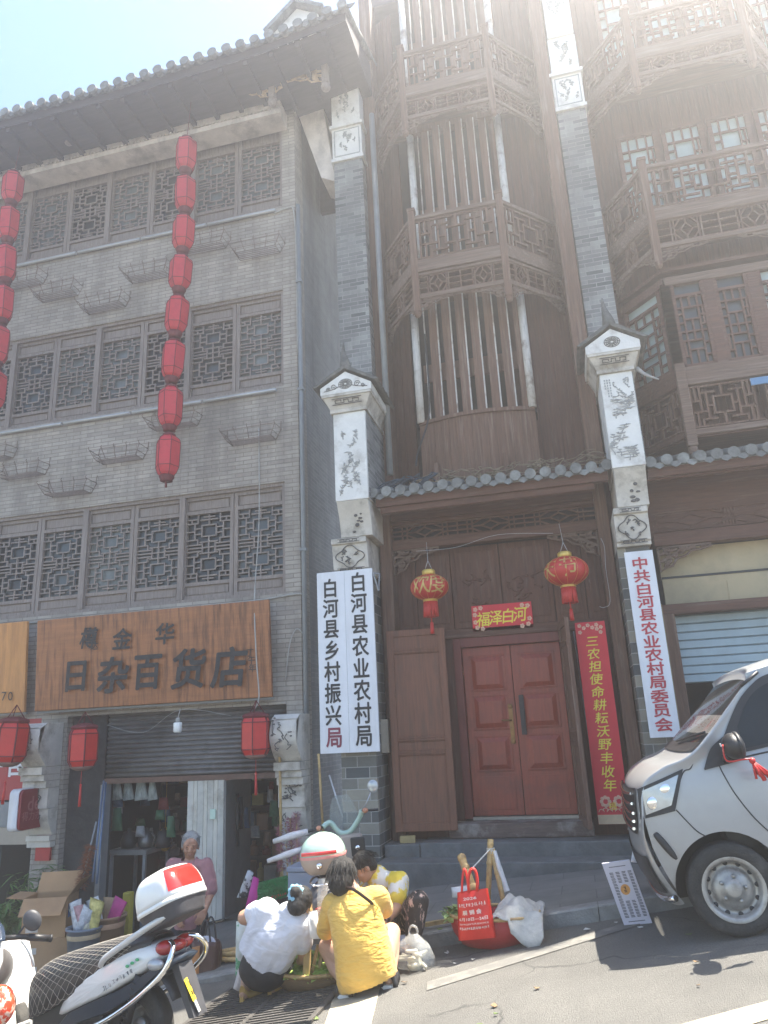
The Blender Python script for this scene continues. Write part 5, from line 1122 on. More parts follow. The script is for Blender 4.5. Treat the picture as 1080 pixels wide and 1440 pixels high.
def build_van():
    th = math.atan(GS); R = Matrix.Rotation(-th, 4, 'Y'); w = atg(1035, 1322)
    org = w-(R @ Vector((.46, 0, 0))); org.y -= .02
    root = thing('minivan', 'silver minivan parked on the slope at right, red tassel on its mirror', 'van', org); root.rotation_euler = R.to_euler()
    C = [(.12, .20), (.02, .42), (.02, .62), (.06, .78), (.10, .975), (.26, 1.09), (.52, 1.17), (1.08, 1.575), (1.27, 1.66), (2.3, 1.72), (4.0, 1.69)]
    E = [(.22, .24), (.13, .45), (.09, .66), (.12, .82), (.19, 1.015), (.34, 1.095), (.60, 1.175), (1.06, 1.53), (1.18, 1.605), (2.3, 1.665), (4.0, 1.635)]
    H = [(.72,), (.775,), (.785,), (.775,), (.755,), (.765,), (.775,), (.685,), (.675,), (.685,), (.68,)]
    def top(s, t, off=0):
        c, e, h = cr(C, s), cr(E, s), cr(H, s)[0]; a = abs(t)*pi/2; k = 1-cos(a)
        p = Vector((lerp(c[0], e[0], k), .8+math.copysign(h*sin(a), t), lerp(c[1], e[1], k)))
        if off:
            e_ = .01; u = top(min(s+e_, 10), t)-top(max(s-e_, 0), t); v = top(s, min(t+e_, 1))-top(s, max(t-e_, -1)); n = v.cross(u).normalized()
            if n.z+(-n.x) < 0: n = -n
            p = p+n*off
        return p
    xw, zw, Rw, RA = .545, .285, .285, .355
    def side_y(x, z):
        e = None
        if z < 1.08: h = .79-.05*((z-.72)/.45)**2
        else: h = lerp(.787-.05*(.36/.45)**2, .675, min(1, (z-1.08)/.5))
        h -= .16*max(0, (.42-x)/.42)**2*.4
        return .8-h
    edge = [cr(E, s) for s in [3+.1*i for i in range(71)]]; eh = [cr(H, s)[0] for s in [3+.1*i for i in range(71)]]
    def zlow(x):
        z = .25 if x > .22 else lerp(.80, .25, max(0, (x-.10)/.12)**.6)
        for xc in (xw, xw+2.5):
            if abs(x-xc) < RA: z = max(z, zw+sqrt(RA*RA-(x-xc)**2))
        return z
    for sgn in (-1,):
        pass
    body = MB(); tv = [-1+.1*i for i in range(21)]
    sv = [.1*i for i in range(66)]+[6.6+.2*i for i in range(3)]+[7+.15*i for i in range(20)]
    sv = sorted(set(round(s, 3) for s in sv if s <= 10))
    roof_v = [[top(s, t) for t in tv] for s in sv]
    for i in range(len(sv)-1):
        if 6.55 <= sv[i] < 6.99: continue
        for j in range(20):
            if 6.0 <= sv[i] < 7.0 and 1 <= j < 19 and sv[i] >= 6.1: continue
            body.add([roof_v[i][j], roof_v[i+1][j], roof_v[i+1][j+1], roof_v[i][j+1]], [(0, 1, 2, 3)], True)
    # A pillars along the windscreen
    for t0, t1 in ((-1, -.93), (.93, 1)):
        ss = [6.0+.1*i for i in range(11)]
        body.grid(lambda u, v: top(lerp(6.0, 7.02, u), lerp(t0, t1, v)), 12, 2)
    # near and far side sheets
    win = [(.72, 1.10), (.86, 1.255), (1.10, 1.50), (1.32, 1.555), (4.0, 1.575), (4.0, 1.14), (1.5, 1.115)]
    def in_win(x, z):
        ins = False; n = len(win)
        for i in range(n):
            (xa, za), (xb, zb_) = win[i], win[(i+1) % n]
            if (za > z) != (zb_ > z) and x < (xb-xa)*(z-za)/(zb_-za)+xa: ins = not ins
        return ins
    cols = [(e[0], e[1], h) for e, h in zip(edge, eh)]
    xs_extra = []
    for a, b in zip(cols, cols[1:]):
        n = max(1, int((b[0]-a[0])/.03)); xs_extra += [tuple(lerp(p, q, k/n) for p, q in zip(a, b)) for k in range(n)]
    xs_extra.append(cols[-1]); cols = xs_extra
    NV = 34
    def sidept(col, v):
        x, ze, h = col; zl = zlow(x); z = lerp(ze, zl, v); ys = side_y(x, z); ye = .8-h
        k = min(1, v*5); return Vector((x, lerp(ye, ys, k*k*(3-2*k)) if ze < 1.3 else lerp(ye, ys, min(1, v*12)), z))
    for mir in (0, 1):
        P = [[sidept(c, j/NV) for j in range(NV+1)] for c in cols]
        if mir: P = [[Vector((p.x, 1.6-p.y, p.z)) for p in q] for q in P]
        n0 = len(body.v); body.v += [p for q in P for p in q]
        for i in range(len(cols)-1):
            for j in range(NV):
                body.f.append([n0+i*(NV+1)+j, n0+(i+1)*(NV+1)+j, n0+(i+1)*(NV+1)+j+1, n0+i*(NV+1)+j+1]); body.sm.append(True)
    body.box(.3, 4.0, .12, 1.48, .2, .235)
    me = body.mesh('body'); bm = bmesh.new(); bm.from_mesh(me); bmesh.ops.remove_doubles(bm, verts=bm.verts, dist=.0008); bmesh.ops.recalc_face_normals(bm, faces=bm.faces); bm.to_mesh(me); bm.free()
    link('body', me, m_silver, root)
    # windscreen, side glass (slightly proud of the sheet)
    g = MB(); g.grid(lambda u, v: top(lerp(6.08, 6.98, u), lerp(-.925, .925, v), .004), 14, 20); lpart('windscreen', g, m_carglass, root)
    def side_poly(pts, off, name, mat, n=None, thick=0):
        mb = MB(); vs = [Vector((x, side_y(x, z)-off, z)) for x, z in pts]; mb.add(vs, [tuple(range(len(vs)))]); return lpart(name, mb, mat, root)
    def side_fan(pts, off, name, mat):
        """fill between a lower and an upper chain, following the curved side"""
        mb = MB(); lo, hi = pts; n = 24; m_ = 10
        f = lambda ch, u: cr(ch, u*(len(ch)-1))
        def q(u, v):
            a, b = f(lo, u), f(hi, u); x, z = lerp(a[0], b[0], v), lerp(a[1], b[1], v); return (x, side_y(x, z)-off, z)
        mb.grid(q, n, m_); return lpart(name, mb, mat, root)
    side_fan(([(.70, 1.085), (1.2, 1.10), (2.2, 1.12), (3.2, 1.13)], [(.70, 1.09), (1.05, 1.485), (1.5, 1.575), (3.2, 1.60)]), .012, 'window_surround', m_black)
    side_fan(([(.90, 1.115), (1.3, 1.125), (1.75, 1.13), (2.1, 1.135)], [(.90, 1.26), (1.12, 1.475), (1.6, 1.55), (2.1, 1.56)]), .018, 'side_window', M('side_glass', (.012, .015, .017), .06, .1, bump=0, spec=.3))
    side_fan(([(.60, 1.03), (.68, 1.035), (.76, 1.04), (.86, 1.05)], [(.60, 1.04), (.68, 1.15), (.78, 1.21), (.86, 1.24)]), .014, 'mirror_base', m_black)
    # shut lines
    mb = MB()
    def line(pts, r=.0045, off=.002): mb.tube(spline([Vector((x, side_y(x, z)-off, z)) for x, z in pts], 6), r, 5)
    line([(.70, 1.06), (.71, .98), (.74, .85), (.80, .70), (.86, .60), (.90, .55), (1.0, .42), (1.05, .28)]); line([(.60, 1.16), (.52, 1.06), (.46, 1.04), (.36, .90)]); line([(.34, .82), (.42, .68), (.47, .63)])
    line([(1.72, 1.10), (1.74, .8), (1.74, .28)]); line([(2.95, 1.10), (2.96, .8), (2.80, .6)]); line([(.80, 1.06), (1.6, 1.075), (3, 1.09)], .006); part_ = lpart('shut_line', mb, m_black, root)
    for x in (1.52, 1.90): mb = MB(); y = side_y(x, .97); mb.tube([(x-.09, y-.004, .97), (x-.07, y-.03, .975), (x+.07, y-.03, .98), (x+.09, y-.004, .98)], .014, 8); lpart('door_handle', mb, m_silver, root)
    # arch lining
    mb = MB()
    for xc in (xw, xw+2.5):
        n = 24; mb.add([Vector((xc+(RA+.002)*cos(pi*k/n), y, zw+(RA+.002)*sin(pi*k/n))) for y in (.03, .45) for k in range(n+1)], [(k, k+1, n+2+k, n+1+k) for k in range(n)], True)
        mb.box(xc-RA, xc+RA, .44, .46, .2, zw+RA); lpart('wheel_arch', mb, m_black, root); mb = MB()
    wheel(root, (xw, .10, zw), Rw, .17, 1); wheel(root, (xw+2.5, .10, zw), Rw, .17, 1); wheel(root, (xw, 1.5, zw), Rw, .17, -1)
    # headlamp with dark bezel
    def patch(corners, off, n=10, mirror=False):
        """corners TL,TR,BR,BL in x,z on the near side; wraps to the nose"""
        mb = MB()
        def q(u, v):
            a = [Vector((x, 0, z)) for x, z in corners]; p = a[0].lerp(a[1], u).lerp(a[3].lerp(a[2], u), v)
            x, z = p.x, p.z
            y = side_y(x, z)+.02*max(0, (.30-x)/.2)**1.2-off; 
            return (x-off*.3, 1.6-y if mirror else y, z)
        mb.grid(q, n, n); return mb
    for mir in (False, True):
        hl = lpart('headlight', patch([(.135, .99), (.47, 1.065), (.335, .815), (.10, .795)], .016, 12, mir), m_black, root)
        lpart('lens', patch([(.165, .975), (.43, 1.035), (.325, .855), (.145, .82)], .024, 12, mir), m_lens, hl)
        lp = MB(); c = Vector((.21, side_y(.21, .88)-.012, .885)); c2 = Vector((.32, side_y(.32, .95)-.014, .95))
        for cc, rr in ((c, .045), (c2, .05)):
            if mir: cc = Vector((cc.x, 1.6-cc.y, cc.z))
            lp.ell(cc, (rr, .012, rr), 16, 8)
        lpart('bulb_reflector', lp, m_chrome, hl)
    # grille
    mb = MB(); mb.grid(lambda u, v: top(lerp(2.35, 3.95, u), lerp(-.62, .62, v), .012), 8, 16); gr = lpart('grille', mb, m_black, root)
    mb = MB()
    for s in (2.55, 2.85, 3.15, 3.45, 3.75): mb.tube([top(s, lerp(-.58, .58, k/16), .024) for k in range(17)], .011, 6)
    lpart('chrome_bar', mb, m_chrome, gr)
    mb = MB(); mb.grid(lambda u, v: top(lerp(.5, 1.6, u), lerp(-.8, .8, v), .012), 6, 20); lpart('lower_intake', mb, m_black, root)
    mb = MB(); mb.tube([top(.35, lerp(-.93, .93, k/24), .02) for k in range(25)], .022, 8); mb.tube([top(1.65, lerp(.62, .9, k/8), .014) for k in range(9)], .012, 6); lpart('bumper_trim', mb, m_chrome, root)
    mb = MB(); mb.tube(spline([Vector((x, side_y(x, z)-.006, z)) for x, z in ((.16, .70), (.20, .62), (.25, .52))], 5), [.012, .02, .022, .024, .024, .024, .024, .022, .02, .015, .008], 8); lpart('fog_slot', mb, m_black, root)
    # wiper cowl, mirror, tassel, windscreen plate, dashboard
    mb = MB(); mb.grid(lambda u, v: top(lerp(5.93, 6.12, u), lerp(-.9, .9, v), .007), 3, 20); mb.tube([top(6.1, -.1, .02), top(6.2, -.5, .02), top(6.25, -.85, .02)], .008, 6); lpart('cowl', mb, m_black, root)
    mb = MB(); mb.ell((.80, -.15, 1.155), (.07, .12, .085), 20, 12); mb.ell((.83, -.15, 1.155), (.035, .125, .09), 20, 12); mb.tube([(.78, -.1, 1.09), (.76, .03, 1.07)], .03, 8); m_ = lpart('side_mirror', mb, m_black, root)
    mb = MB(); mb.box(.715, .72, -.215, -.18, 1.17, 1.19); lpart('mirror_sticker', mb, m_bulb, m_)
    mb = MB(); mb.tube(spline([(.73, -.20, 1.18), (.72, -.215, 1.08), (.82, -.24, 1.07), (.88, -.22, 1.06)], 5), .006, 5); R_ = random.Random(2)
    for k in range(16): mb.tube([(.87, -.225, 1.05), (.90+R_.uniform(-.045, .045), -.23+R_.uniform(-.03, .03), .95+R_.uniform(-.03, .03))], [.006, .009], 5)
    mb.ell((.87, -.225, 1.05), .02); tas = lpart('red_tassel', mb, m_lred, root)
    mb = MB(); mb.box(.62, 2.0, .14, 1.46, .5, 1.06); mb.box(1.5, 1.7, .2, .7, 1.06, 1.5); mb.box(1.5, 1.7, .9, 1.4, 1.06, 1.5); mb.box(2.0, 2.05, .1, 1.5, .6, 1.6)
    lpart('interior', mb, m_interior, root)
    mb = MB(); mb.grid(lambda u, v: top(lerp(6.30, 6.52, u), lerp(-.80, .72, v), -.03), 3, 12); pl = lpart('windscreen_notice', mb, M('notice_paper', (.62, .58, .54), .7, .05, bump=0), root)
    t = scribble(Matrix.Identity(4), .95, .10, 11, 1, 8, .007); q = MB()
    for v in t.v: q.v.append(top(6.41+v.z*1.4, -.05+v.x*1.45, -.022))
    q.f = t.f; q.sm = t.sm; lpart('notice_lettering', q, m_tred, pl)
    mb = MB(); R_ = random.Random(4)
    for k in range(9): mb.ell((.75+R_.uniform(-.1, .12), .45+R_.uniform(-.2, .5), 1.10+R_.uniform(0, .05)), (.05, .05, .05), 10, 8)
    lpart('dashboard_ornament', mb, M('brown_red_ornament', (.30, .10, .05), .6, .4, 8), root)
    mb = MB(); mb.box(1.0, 1.25, -.0, .004, 1.40, 1.41); 
    mb = MB(); mb.tube([(1.02, .105, 1.515), (1.16, .10, 1.585)], .012, 6); lpart('rain_channel', mb, m_black, root)
build_van()

# ---------------------------------------------------------------- scooters

def frame_root(name, label, x, y, th, ph, lean=0, z=None):
    root = thing(name, label, 'scooter', (x, y, road(x) if z is None else z))
    f = Vector((cos(th), sin(th), 0)); l = Vector((-f.y, f.x, 0)); f3 = f*cos(ph)+Vector((0, 0, 1))*sin(ph); u3 = f3.cross(l).normalized()
    M3 = Matrix((f3, l, u3)).transposed() @ Matrix.Rotation(lean, 3, 'X'); root.rotation_euler = M3.to_euler(); return root
def sheet(outline, b0, b1, bulge, n=10):
    """side panel: closed outline (a,c), rounded slab between b0 and b1"""
    mb = MB(); m_ = len(outline); cx = sum(p[0] for p in outline)/m_; cz = sum(p[1] for p in outline)/m_; rings = []
    for k, s in ((0, .80), (.12, .93), (.5, 1.0), (.88, .93), (1, .80)):
        rings.append([Vector((cx+(a-cx)*s, lerp(b0, b1, k), cz+(c-cz)*s)) for a, c in outline])
    mb.rings(rings, True, True); return mb
def topcase(root, c, L, Wd, Hh, split, m_lid, m_base, mat_lens, rear, tilt=0, lens_out=True):
    """rounded luggage box; rear = +1/-1 along local a"""
    rt = Matrix.Rotation(tilt, 3, 'Y'); c = Vector(c)
    def shell(z0, z1, s0, s1, n=5, dome=False, e=.0):
        rings = []
        for i in range(n+1):
            t = i/n; z = lerp(z0, z1, t)
            if dome: s = lerp(s0, s1, 0)*(cos(t*pi/2*.92)**.42); z = lerp(z0, z1, sin(t*pi/2*.92)/sin(pi/2*.92))
            else: s = lerp(s0, s1, t)
            ring = []
            for k in range(40):
                a = 2*pi*k/40; ca, sa = cos(a), sin(a); ca = math.copysign(abs(ca)**.55, ca); sa = math.copysign(abs(sa)**.55, sa)
                ring.append(c+rt @ Vector((ca*L/2*s+.03*rear*(z-z0)*0, sa*Wd/2*s, z)))
            rings.append(ring)
        return rings
    mb = MB(); mb.rings(shell(0, split, .80, .98, 5)); base = lpart('box_base', mb, m_base, root)
    mb = MB(); mb.rings(shell(split-.012, split+.018, 1.01, 1.01, 1)); mb.rings(shell(split+.018, Hh, 1.0, 1.0, 10, True)); lid = lpart('box_lid', mb, m_lid, root)
    return base, lid
m_quilt = M('quilted_black_leather', (.030, .026, .025), .42, .2, 6, bump=.1)
m_stitch = M('cream_stitching', (.36, .33, .28), .8, .1, bump=0)
m_navy = M('dark_navy_plastic', (.02, .03, .045), .3, .1, bump=0)
m_dgrey = M('dark_grey_plastic', (.045, .045, .05), .5, .2, 12, bump=.1, bscale=150)
m_silv = M('silver_plastic_panel', (.50, .50, .49), .35, .05, bump=0, metal=.3)
def scooter_front_white():
    root = frame_root('white_scooter', 'white scooter with quilted seat cover and white luggage box in the left foreground', -3.115, 5.09, 2.9, -.144, 0, road(-3.115)-.03)
    S_ = lambda pts, b0, b1, nm, mat, **k: lpart(nm, sheet(pts, b0, b1, 0), mat, root, **k)
    # seat: lofted along a
    st = [(.78, .40, .60, .10), (.74, .43, .645, .155), (.60, .46, .70, .165), (.40, .52, .735, .16), (.15, .60, .765, .155), (-.1, .66, .79, .15), (-.3, .70, .795, .135), (-.38, .72, .78, .11)]
    def sp(s, t):
        a, zl, zt, hw = cr(st, s*(len(st)-1)); ang = lerp(-.15*pi, 1.15*pi, t); ca, sa = cos(ang), sin(ang)
        ca = math.copysign(abs(ca)**.6, ca); sa = math.copysign(abs(sa)**.7, sa)
        return Vector((a, hw*ca, zl+(zt-zl)*max(sa, -.25)))
    mb = MB(); mb.grid(lambda u, v: sp(u, v), 28, 24); mb.ell((.77, 0, .50), (.035, .11, .10)); seat = lpart('seat', mb, m_quilt, root, solid=.01)
    mb = MB()
    for k in range(-19, 40):                                            # diagonal quilting seams
        for sg in (1, -1):
            pts = [(k*.05+u*.9*1.0, u if sg > 0 else 1-u) for u in [i/24 for i in range(25)]]
            pts = [sp(a, .06+.88*b)+(sp(a, .06+.88*b)-Vector((sp(a, .5).x, 0, .6))).normalized()*.0065 for a, b in pts if 0 <= a <= .80]
            if len(pts) > 2: mb.tube(pts, .0017, 4)
    lpart('stitching', mb, m_stitch, seat)
    mb = MB(); mb.grid(lambda u, v: sp(lerp(.80, 1, u), v)*1.0+Vector((0, 0, .004)), 6, 24); lpart('rear_cushion', mb, m_navy, seat)
    # side bodies
    body = [(.56, .335), (.45, .36), (.30, .40), (.10, .445), (-.10, .50), (-.32, .575), (-.50, .64), (-.545, .70), (-.50, .745), (-.36, .76), (-.15, .72), (.08, .655), (.25, .585), (.38, .52), (.48, .44)]
    S_(body, -.19, .175, 'side_body', m_wpaint, subsurf=1)
    low = [(.58, .27), (.30, .31), (.02, .36), (-.25, .45), (-.48, .56), (-.60, .645), (-.55, .66), (-.36, .58), (-.10, .50), (.2, .43), (.45, .365)]
    S_(low, -.17, .165, 'lower_panel', m_navy)
    mb = MB()
    for s in (.19, -.2): mb.tube(spline([(.50, s, .24), (.24, s, .285), (.0, s, .335), (-.25, s, .425), (-.46, s, .53), (-.56, s*.96, .60), (-.595, s*.85, .665), (-.58, s*.6, .72), (-.53, s*.45, .74)], 6), .017, 8)
    lpart('chrome_rail', mb, m_chrome, root)
    mb = MB()
    for s in (.17, -.17): mb.tube(spline([(.02, s, .655), (-.04, s*1.05, .70), (-.2, s*1.05, .765), (-.45, s, .86), (-.62, s*.8, .915)], 6), [.018+.004*sin(pi*i/24) for i in range(25)], 8)
    mb.tube([(-.45, -.17, .86), (-.45, .17, .86)], .016, 8); lpart('grab_rail', mb, m_silv, root)
    BX = Vector((-.52, 0, .845))
    base, lid = topcase(root, BX, .40, .39, .33, .11, m_wpaint, m_dgrey, m_redlens, -1, .28)
    mb = MB()
    def lidsurf(a0, a1, u, v):
        ang = lerp(a0, a1, u); ca, sa = cos(ang), sin(ang); ca = math.copysign(abs(ca)**.55, ca); sa = math.copysign(abs(sa)**.55, sa); t = lerp(.12, .74, v); s = cos(t*pi/2*.92)**.42*1.012
        return BX+Matrix.Rotation(.28, 3, 'Y') @ Vector((ca*.20*s, sa*.195*s, .128+.202*sin(t*pi/2*.92)/sin(pi/2*.92)))
    mb.grid(lambda u, v: lidsurf(radians(128), radians(205), u, v), 20, 6); lpart('box_reflector', mb, m_redlens, lid)
    mb = MB(); mb.ell((-.335, 0, .94), (.035, .15, .10)); lpart('box_front_pad', mb, m_black, lid)
    # tail lamp, fender, plate, wheel
    mb = MB(); mb.ell((-.485, .09, .71), (.065, .06, .045)); mb.ell((-.485, -.09, .71), (.065, .06, .045)); mb.ell((-.51, 0, .705), (.05, .08, .038)); lpart('tail_light', mb, M('deep_red_lens', (.32, .012, .012), .15, .2, 14, bump=.05, coat=.6), root)
    mb = MB(); mb.ell((-.46, .16, .63), (.07, .03, .035)); lpart('turn_signal', mb, m_lens, root)
    mb = MB(); mb.grid(lambda u, v: (-.18+(.36+.0*v)*cos(lerp(.3*pi, .88*pi, u)), lerp(-.085, .085, v), .27+.36*sin(lerp(.3*pi, .88*pi, u))), 12, 4); mb.prism([(-.56, -.06, .60), (-.50, -.06, .60), (-.62, -.06, .30), (-.66, -.06, .30)], (0, .12, 0)); lpart('mudguard', mb, m_dgrey, root, solid=.008)
    pm = frame_mt((-.60, 0, .45), (0.55, -1, 0), (.38, .1, 1)); mb = MB(); mb.box(-.085, .085, -.006, .0, -.07, .07, pm); pl = lpart('licence_plate', mb, m_yplate, root, bevel=.004)
    mb = MB(); mb = scribble(pm @ Matrix.Translation((0, -.0075, 0)), .13, .10, 4, 2, 3, .004); lpart('plate_lettering', mb, m_black, pl)
    mb = MB(); mb.box(-.07, .07, -.004, .0, -.14, -.07, pm); lpart('mud_flap', mb, M('pale_mud_flap', (.42, .42, .40), .4, .1, bump=0), root)
    wheel(root, (-.14, 0, .255), .255, .11, 1, 0, .56); 
    mb = MB(); mb.tube([(.05, .11, .2), (-.14, .12, .255), (-.3, .12, .22)], .035, 8); mb.tube([(-.12, .12, .25), (-.30, .14, .58)], .028, 10)
    for k in range(9): mb.tube(spiral((-.13-.018*k, .122+.002*k, .28+.032*k), .04, 1, 0, (.8, 0, .4), (0, 1, 0), 8), .006, 4)
    lpart('shock_absorber', mb, m_black, root)
    mb = scribble(frame_mt((-.14, .181, .565), (-1, 0, .36), (0.3, .0, 1)), .30, .04, 9, 1, 5); lpart('side_lettering', mb, M('grey_lettering', (.12, .12, .12), .5, bump=0), root)
    mb = MB()
    for k in range(3): mb.ell((-.235-.045*k, .18, .64+.016*k), (.018, .002, .010), 8, 5)
    lpart('side_emblem', mb, M('green_red_emblem', (.05, .35, .14), .5, bump=0), root)
    # front half below the frame: floor, leg shield, bars, front wheel
    mb = MB(); mb.box(.5, 1.0, -.16, .16, .27, .32); mb.prism([(1.0, -.18, .28), (1.08, -.18, .30), (1.22, -.16, .85), (1.14, -.16, .85)], (0, .34, 0)); lpart('leg_shield', mb, m_wpaint, root, bevel=.02)
    mb = MB(); mb.box(.05, .75, -.14, .14, .30, .50); lpart('under_seat', mb, m_black, root, bevel=.03)
    wheel(root, (1.22, 0, .255), .255, .10, 1, 0, .56)
    return root
scooter_front_white()

def scooter_front_facing():
    """scooter nose seen at the left edge, facing the camera"""
    p = atg(2, 1326, .95); p = Vector((p.x-.24, p.y+.08, 0))
    root = frame_root('white_scooter', 'white scooter nose with round mirror and spotted red lamp cut off at the left edge', p.x, p.y, radians(-56), 0, 0)
    L = lambda *a, **k: lpart(*a, root, **k)
    mb = MB(); mb.rings([[Vector((lerp(.02, .20, k2)+.09*cos(2*pi*i/20)*s, .17*s*sin(2*pi*i/20), z)) for i in range(20)] for z, s, k2 in ((.70, .5, .9), (.78, .85, .95), (.88, 1.0, .8), (.98, .9, .5), (1.06, .55, .2))]); L('headlamp_cowl', mb, m_wpaint)
    mb = MB(); mb.ell((.24, 0, .87), (.06, .12, .07)); L('headlight', mb, m_lens)
    mb = MB(); mb.grid(lambda u, v: (.16-.16*u+.03*cos(3*(v-.5)), .17*(v-.5)*2*sqrt(max(.03, 1-u*u)), .99+.13*u), 12, 12); L('windscreen', mb, M('tinted_screen', (.02, .03, .05), .08, .1, bump=0), solid=.006)
    for s in (1, -1):
        mb = MB(); mb.tube([(.02, s*.10, .98), (.0, s*.24, .97), (-.03, s*.36, .945)], .017, 8); L('handlebar', mb, m_black)
        mb = MB(); mb.tube([(-.012, s*.29, .96), (-.045, s*.42, .93)], .022, 10); mb.tube([(-.045, s*.42, .93), (-.05, s*.435, .927)], .024, 10); g_ = L('grip', mb, m_black)
        mb = MB(); mb.tube(spline([(.03, s*.26, .95), (.075, s*.30, .91), (.08, s*.33, .85), (.06, s*.34, .80)], 5), .010, 6); L('brake_lever', mb, m_steel)
        mb = MB(); mb.tube([(.0, s*.22, .97), (.0, s*.30, 1.08)], .007, 6); mb.ell((.0, s*.31, 1.06), (.03, .055, .07), 16, 10, Matrix.Rotation(.5*s, 3, 'X')); L('mirror', mb, m_dgrey)
    mb = MB(); mb.ell((.06, .16, .60), (.10, .10, .12)); L('red_lamp', mb, M('red_orange_lamp', (.75, .06, .02), .15, .2, 14, bump=.05, coat=.8, dirt=(.75, .50, .38), dscale=16, dlim=(.53, .56)))
    mb = MB(); mb.rings([[Vector((.02+.10*cos(2*pi*i/20)*s-.02*(z-.5), .20*s*sin(2*pi*i/20), z)) for i in range(20)] for z, s in ((.34, .6), (.45, .9), (.6, .95), (.72, .6))]); L('leg_shield', mb, m_wpaint)
    mb = MB()
    for s in (1, -1): mb.tube([(.05, s*.07, .72), (.2, s*.07, .24)], .022, 8)
    mb.box(-.8, -.0, -.14, .14, .28, .34); L('fork', mb, m_black)
    wheel(root, (.2, 0, .225), .225, .09, 1, 0, .56); wheel(root, (-1.0, 0, .225), .225, .09, 1, 0, .56)
    mb = MB(); mb.ell((-.75, 0, .62), (.42, .16, .14)); L('seat', mb, m_quilt)
    mb = MB(); mb.ell((-.8, 0, .47), (.42, .17, .12)); L('side_body', mb, m_wpaint)
scooter_front_facing()

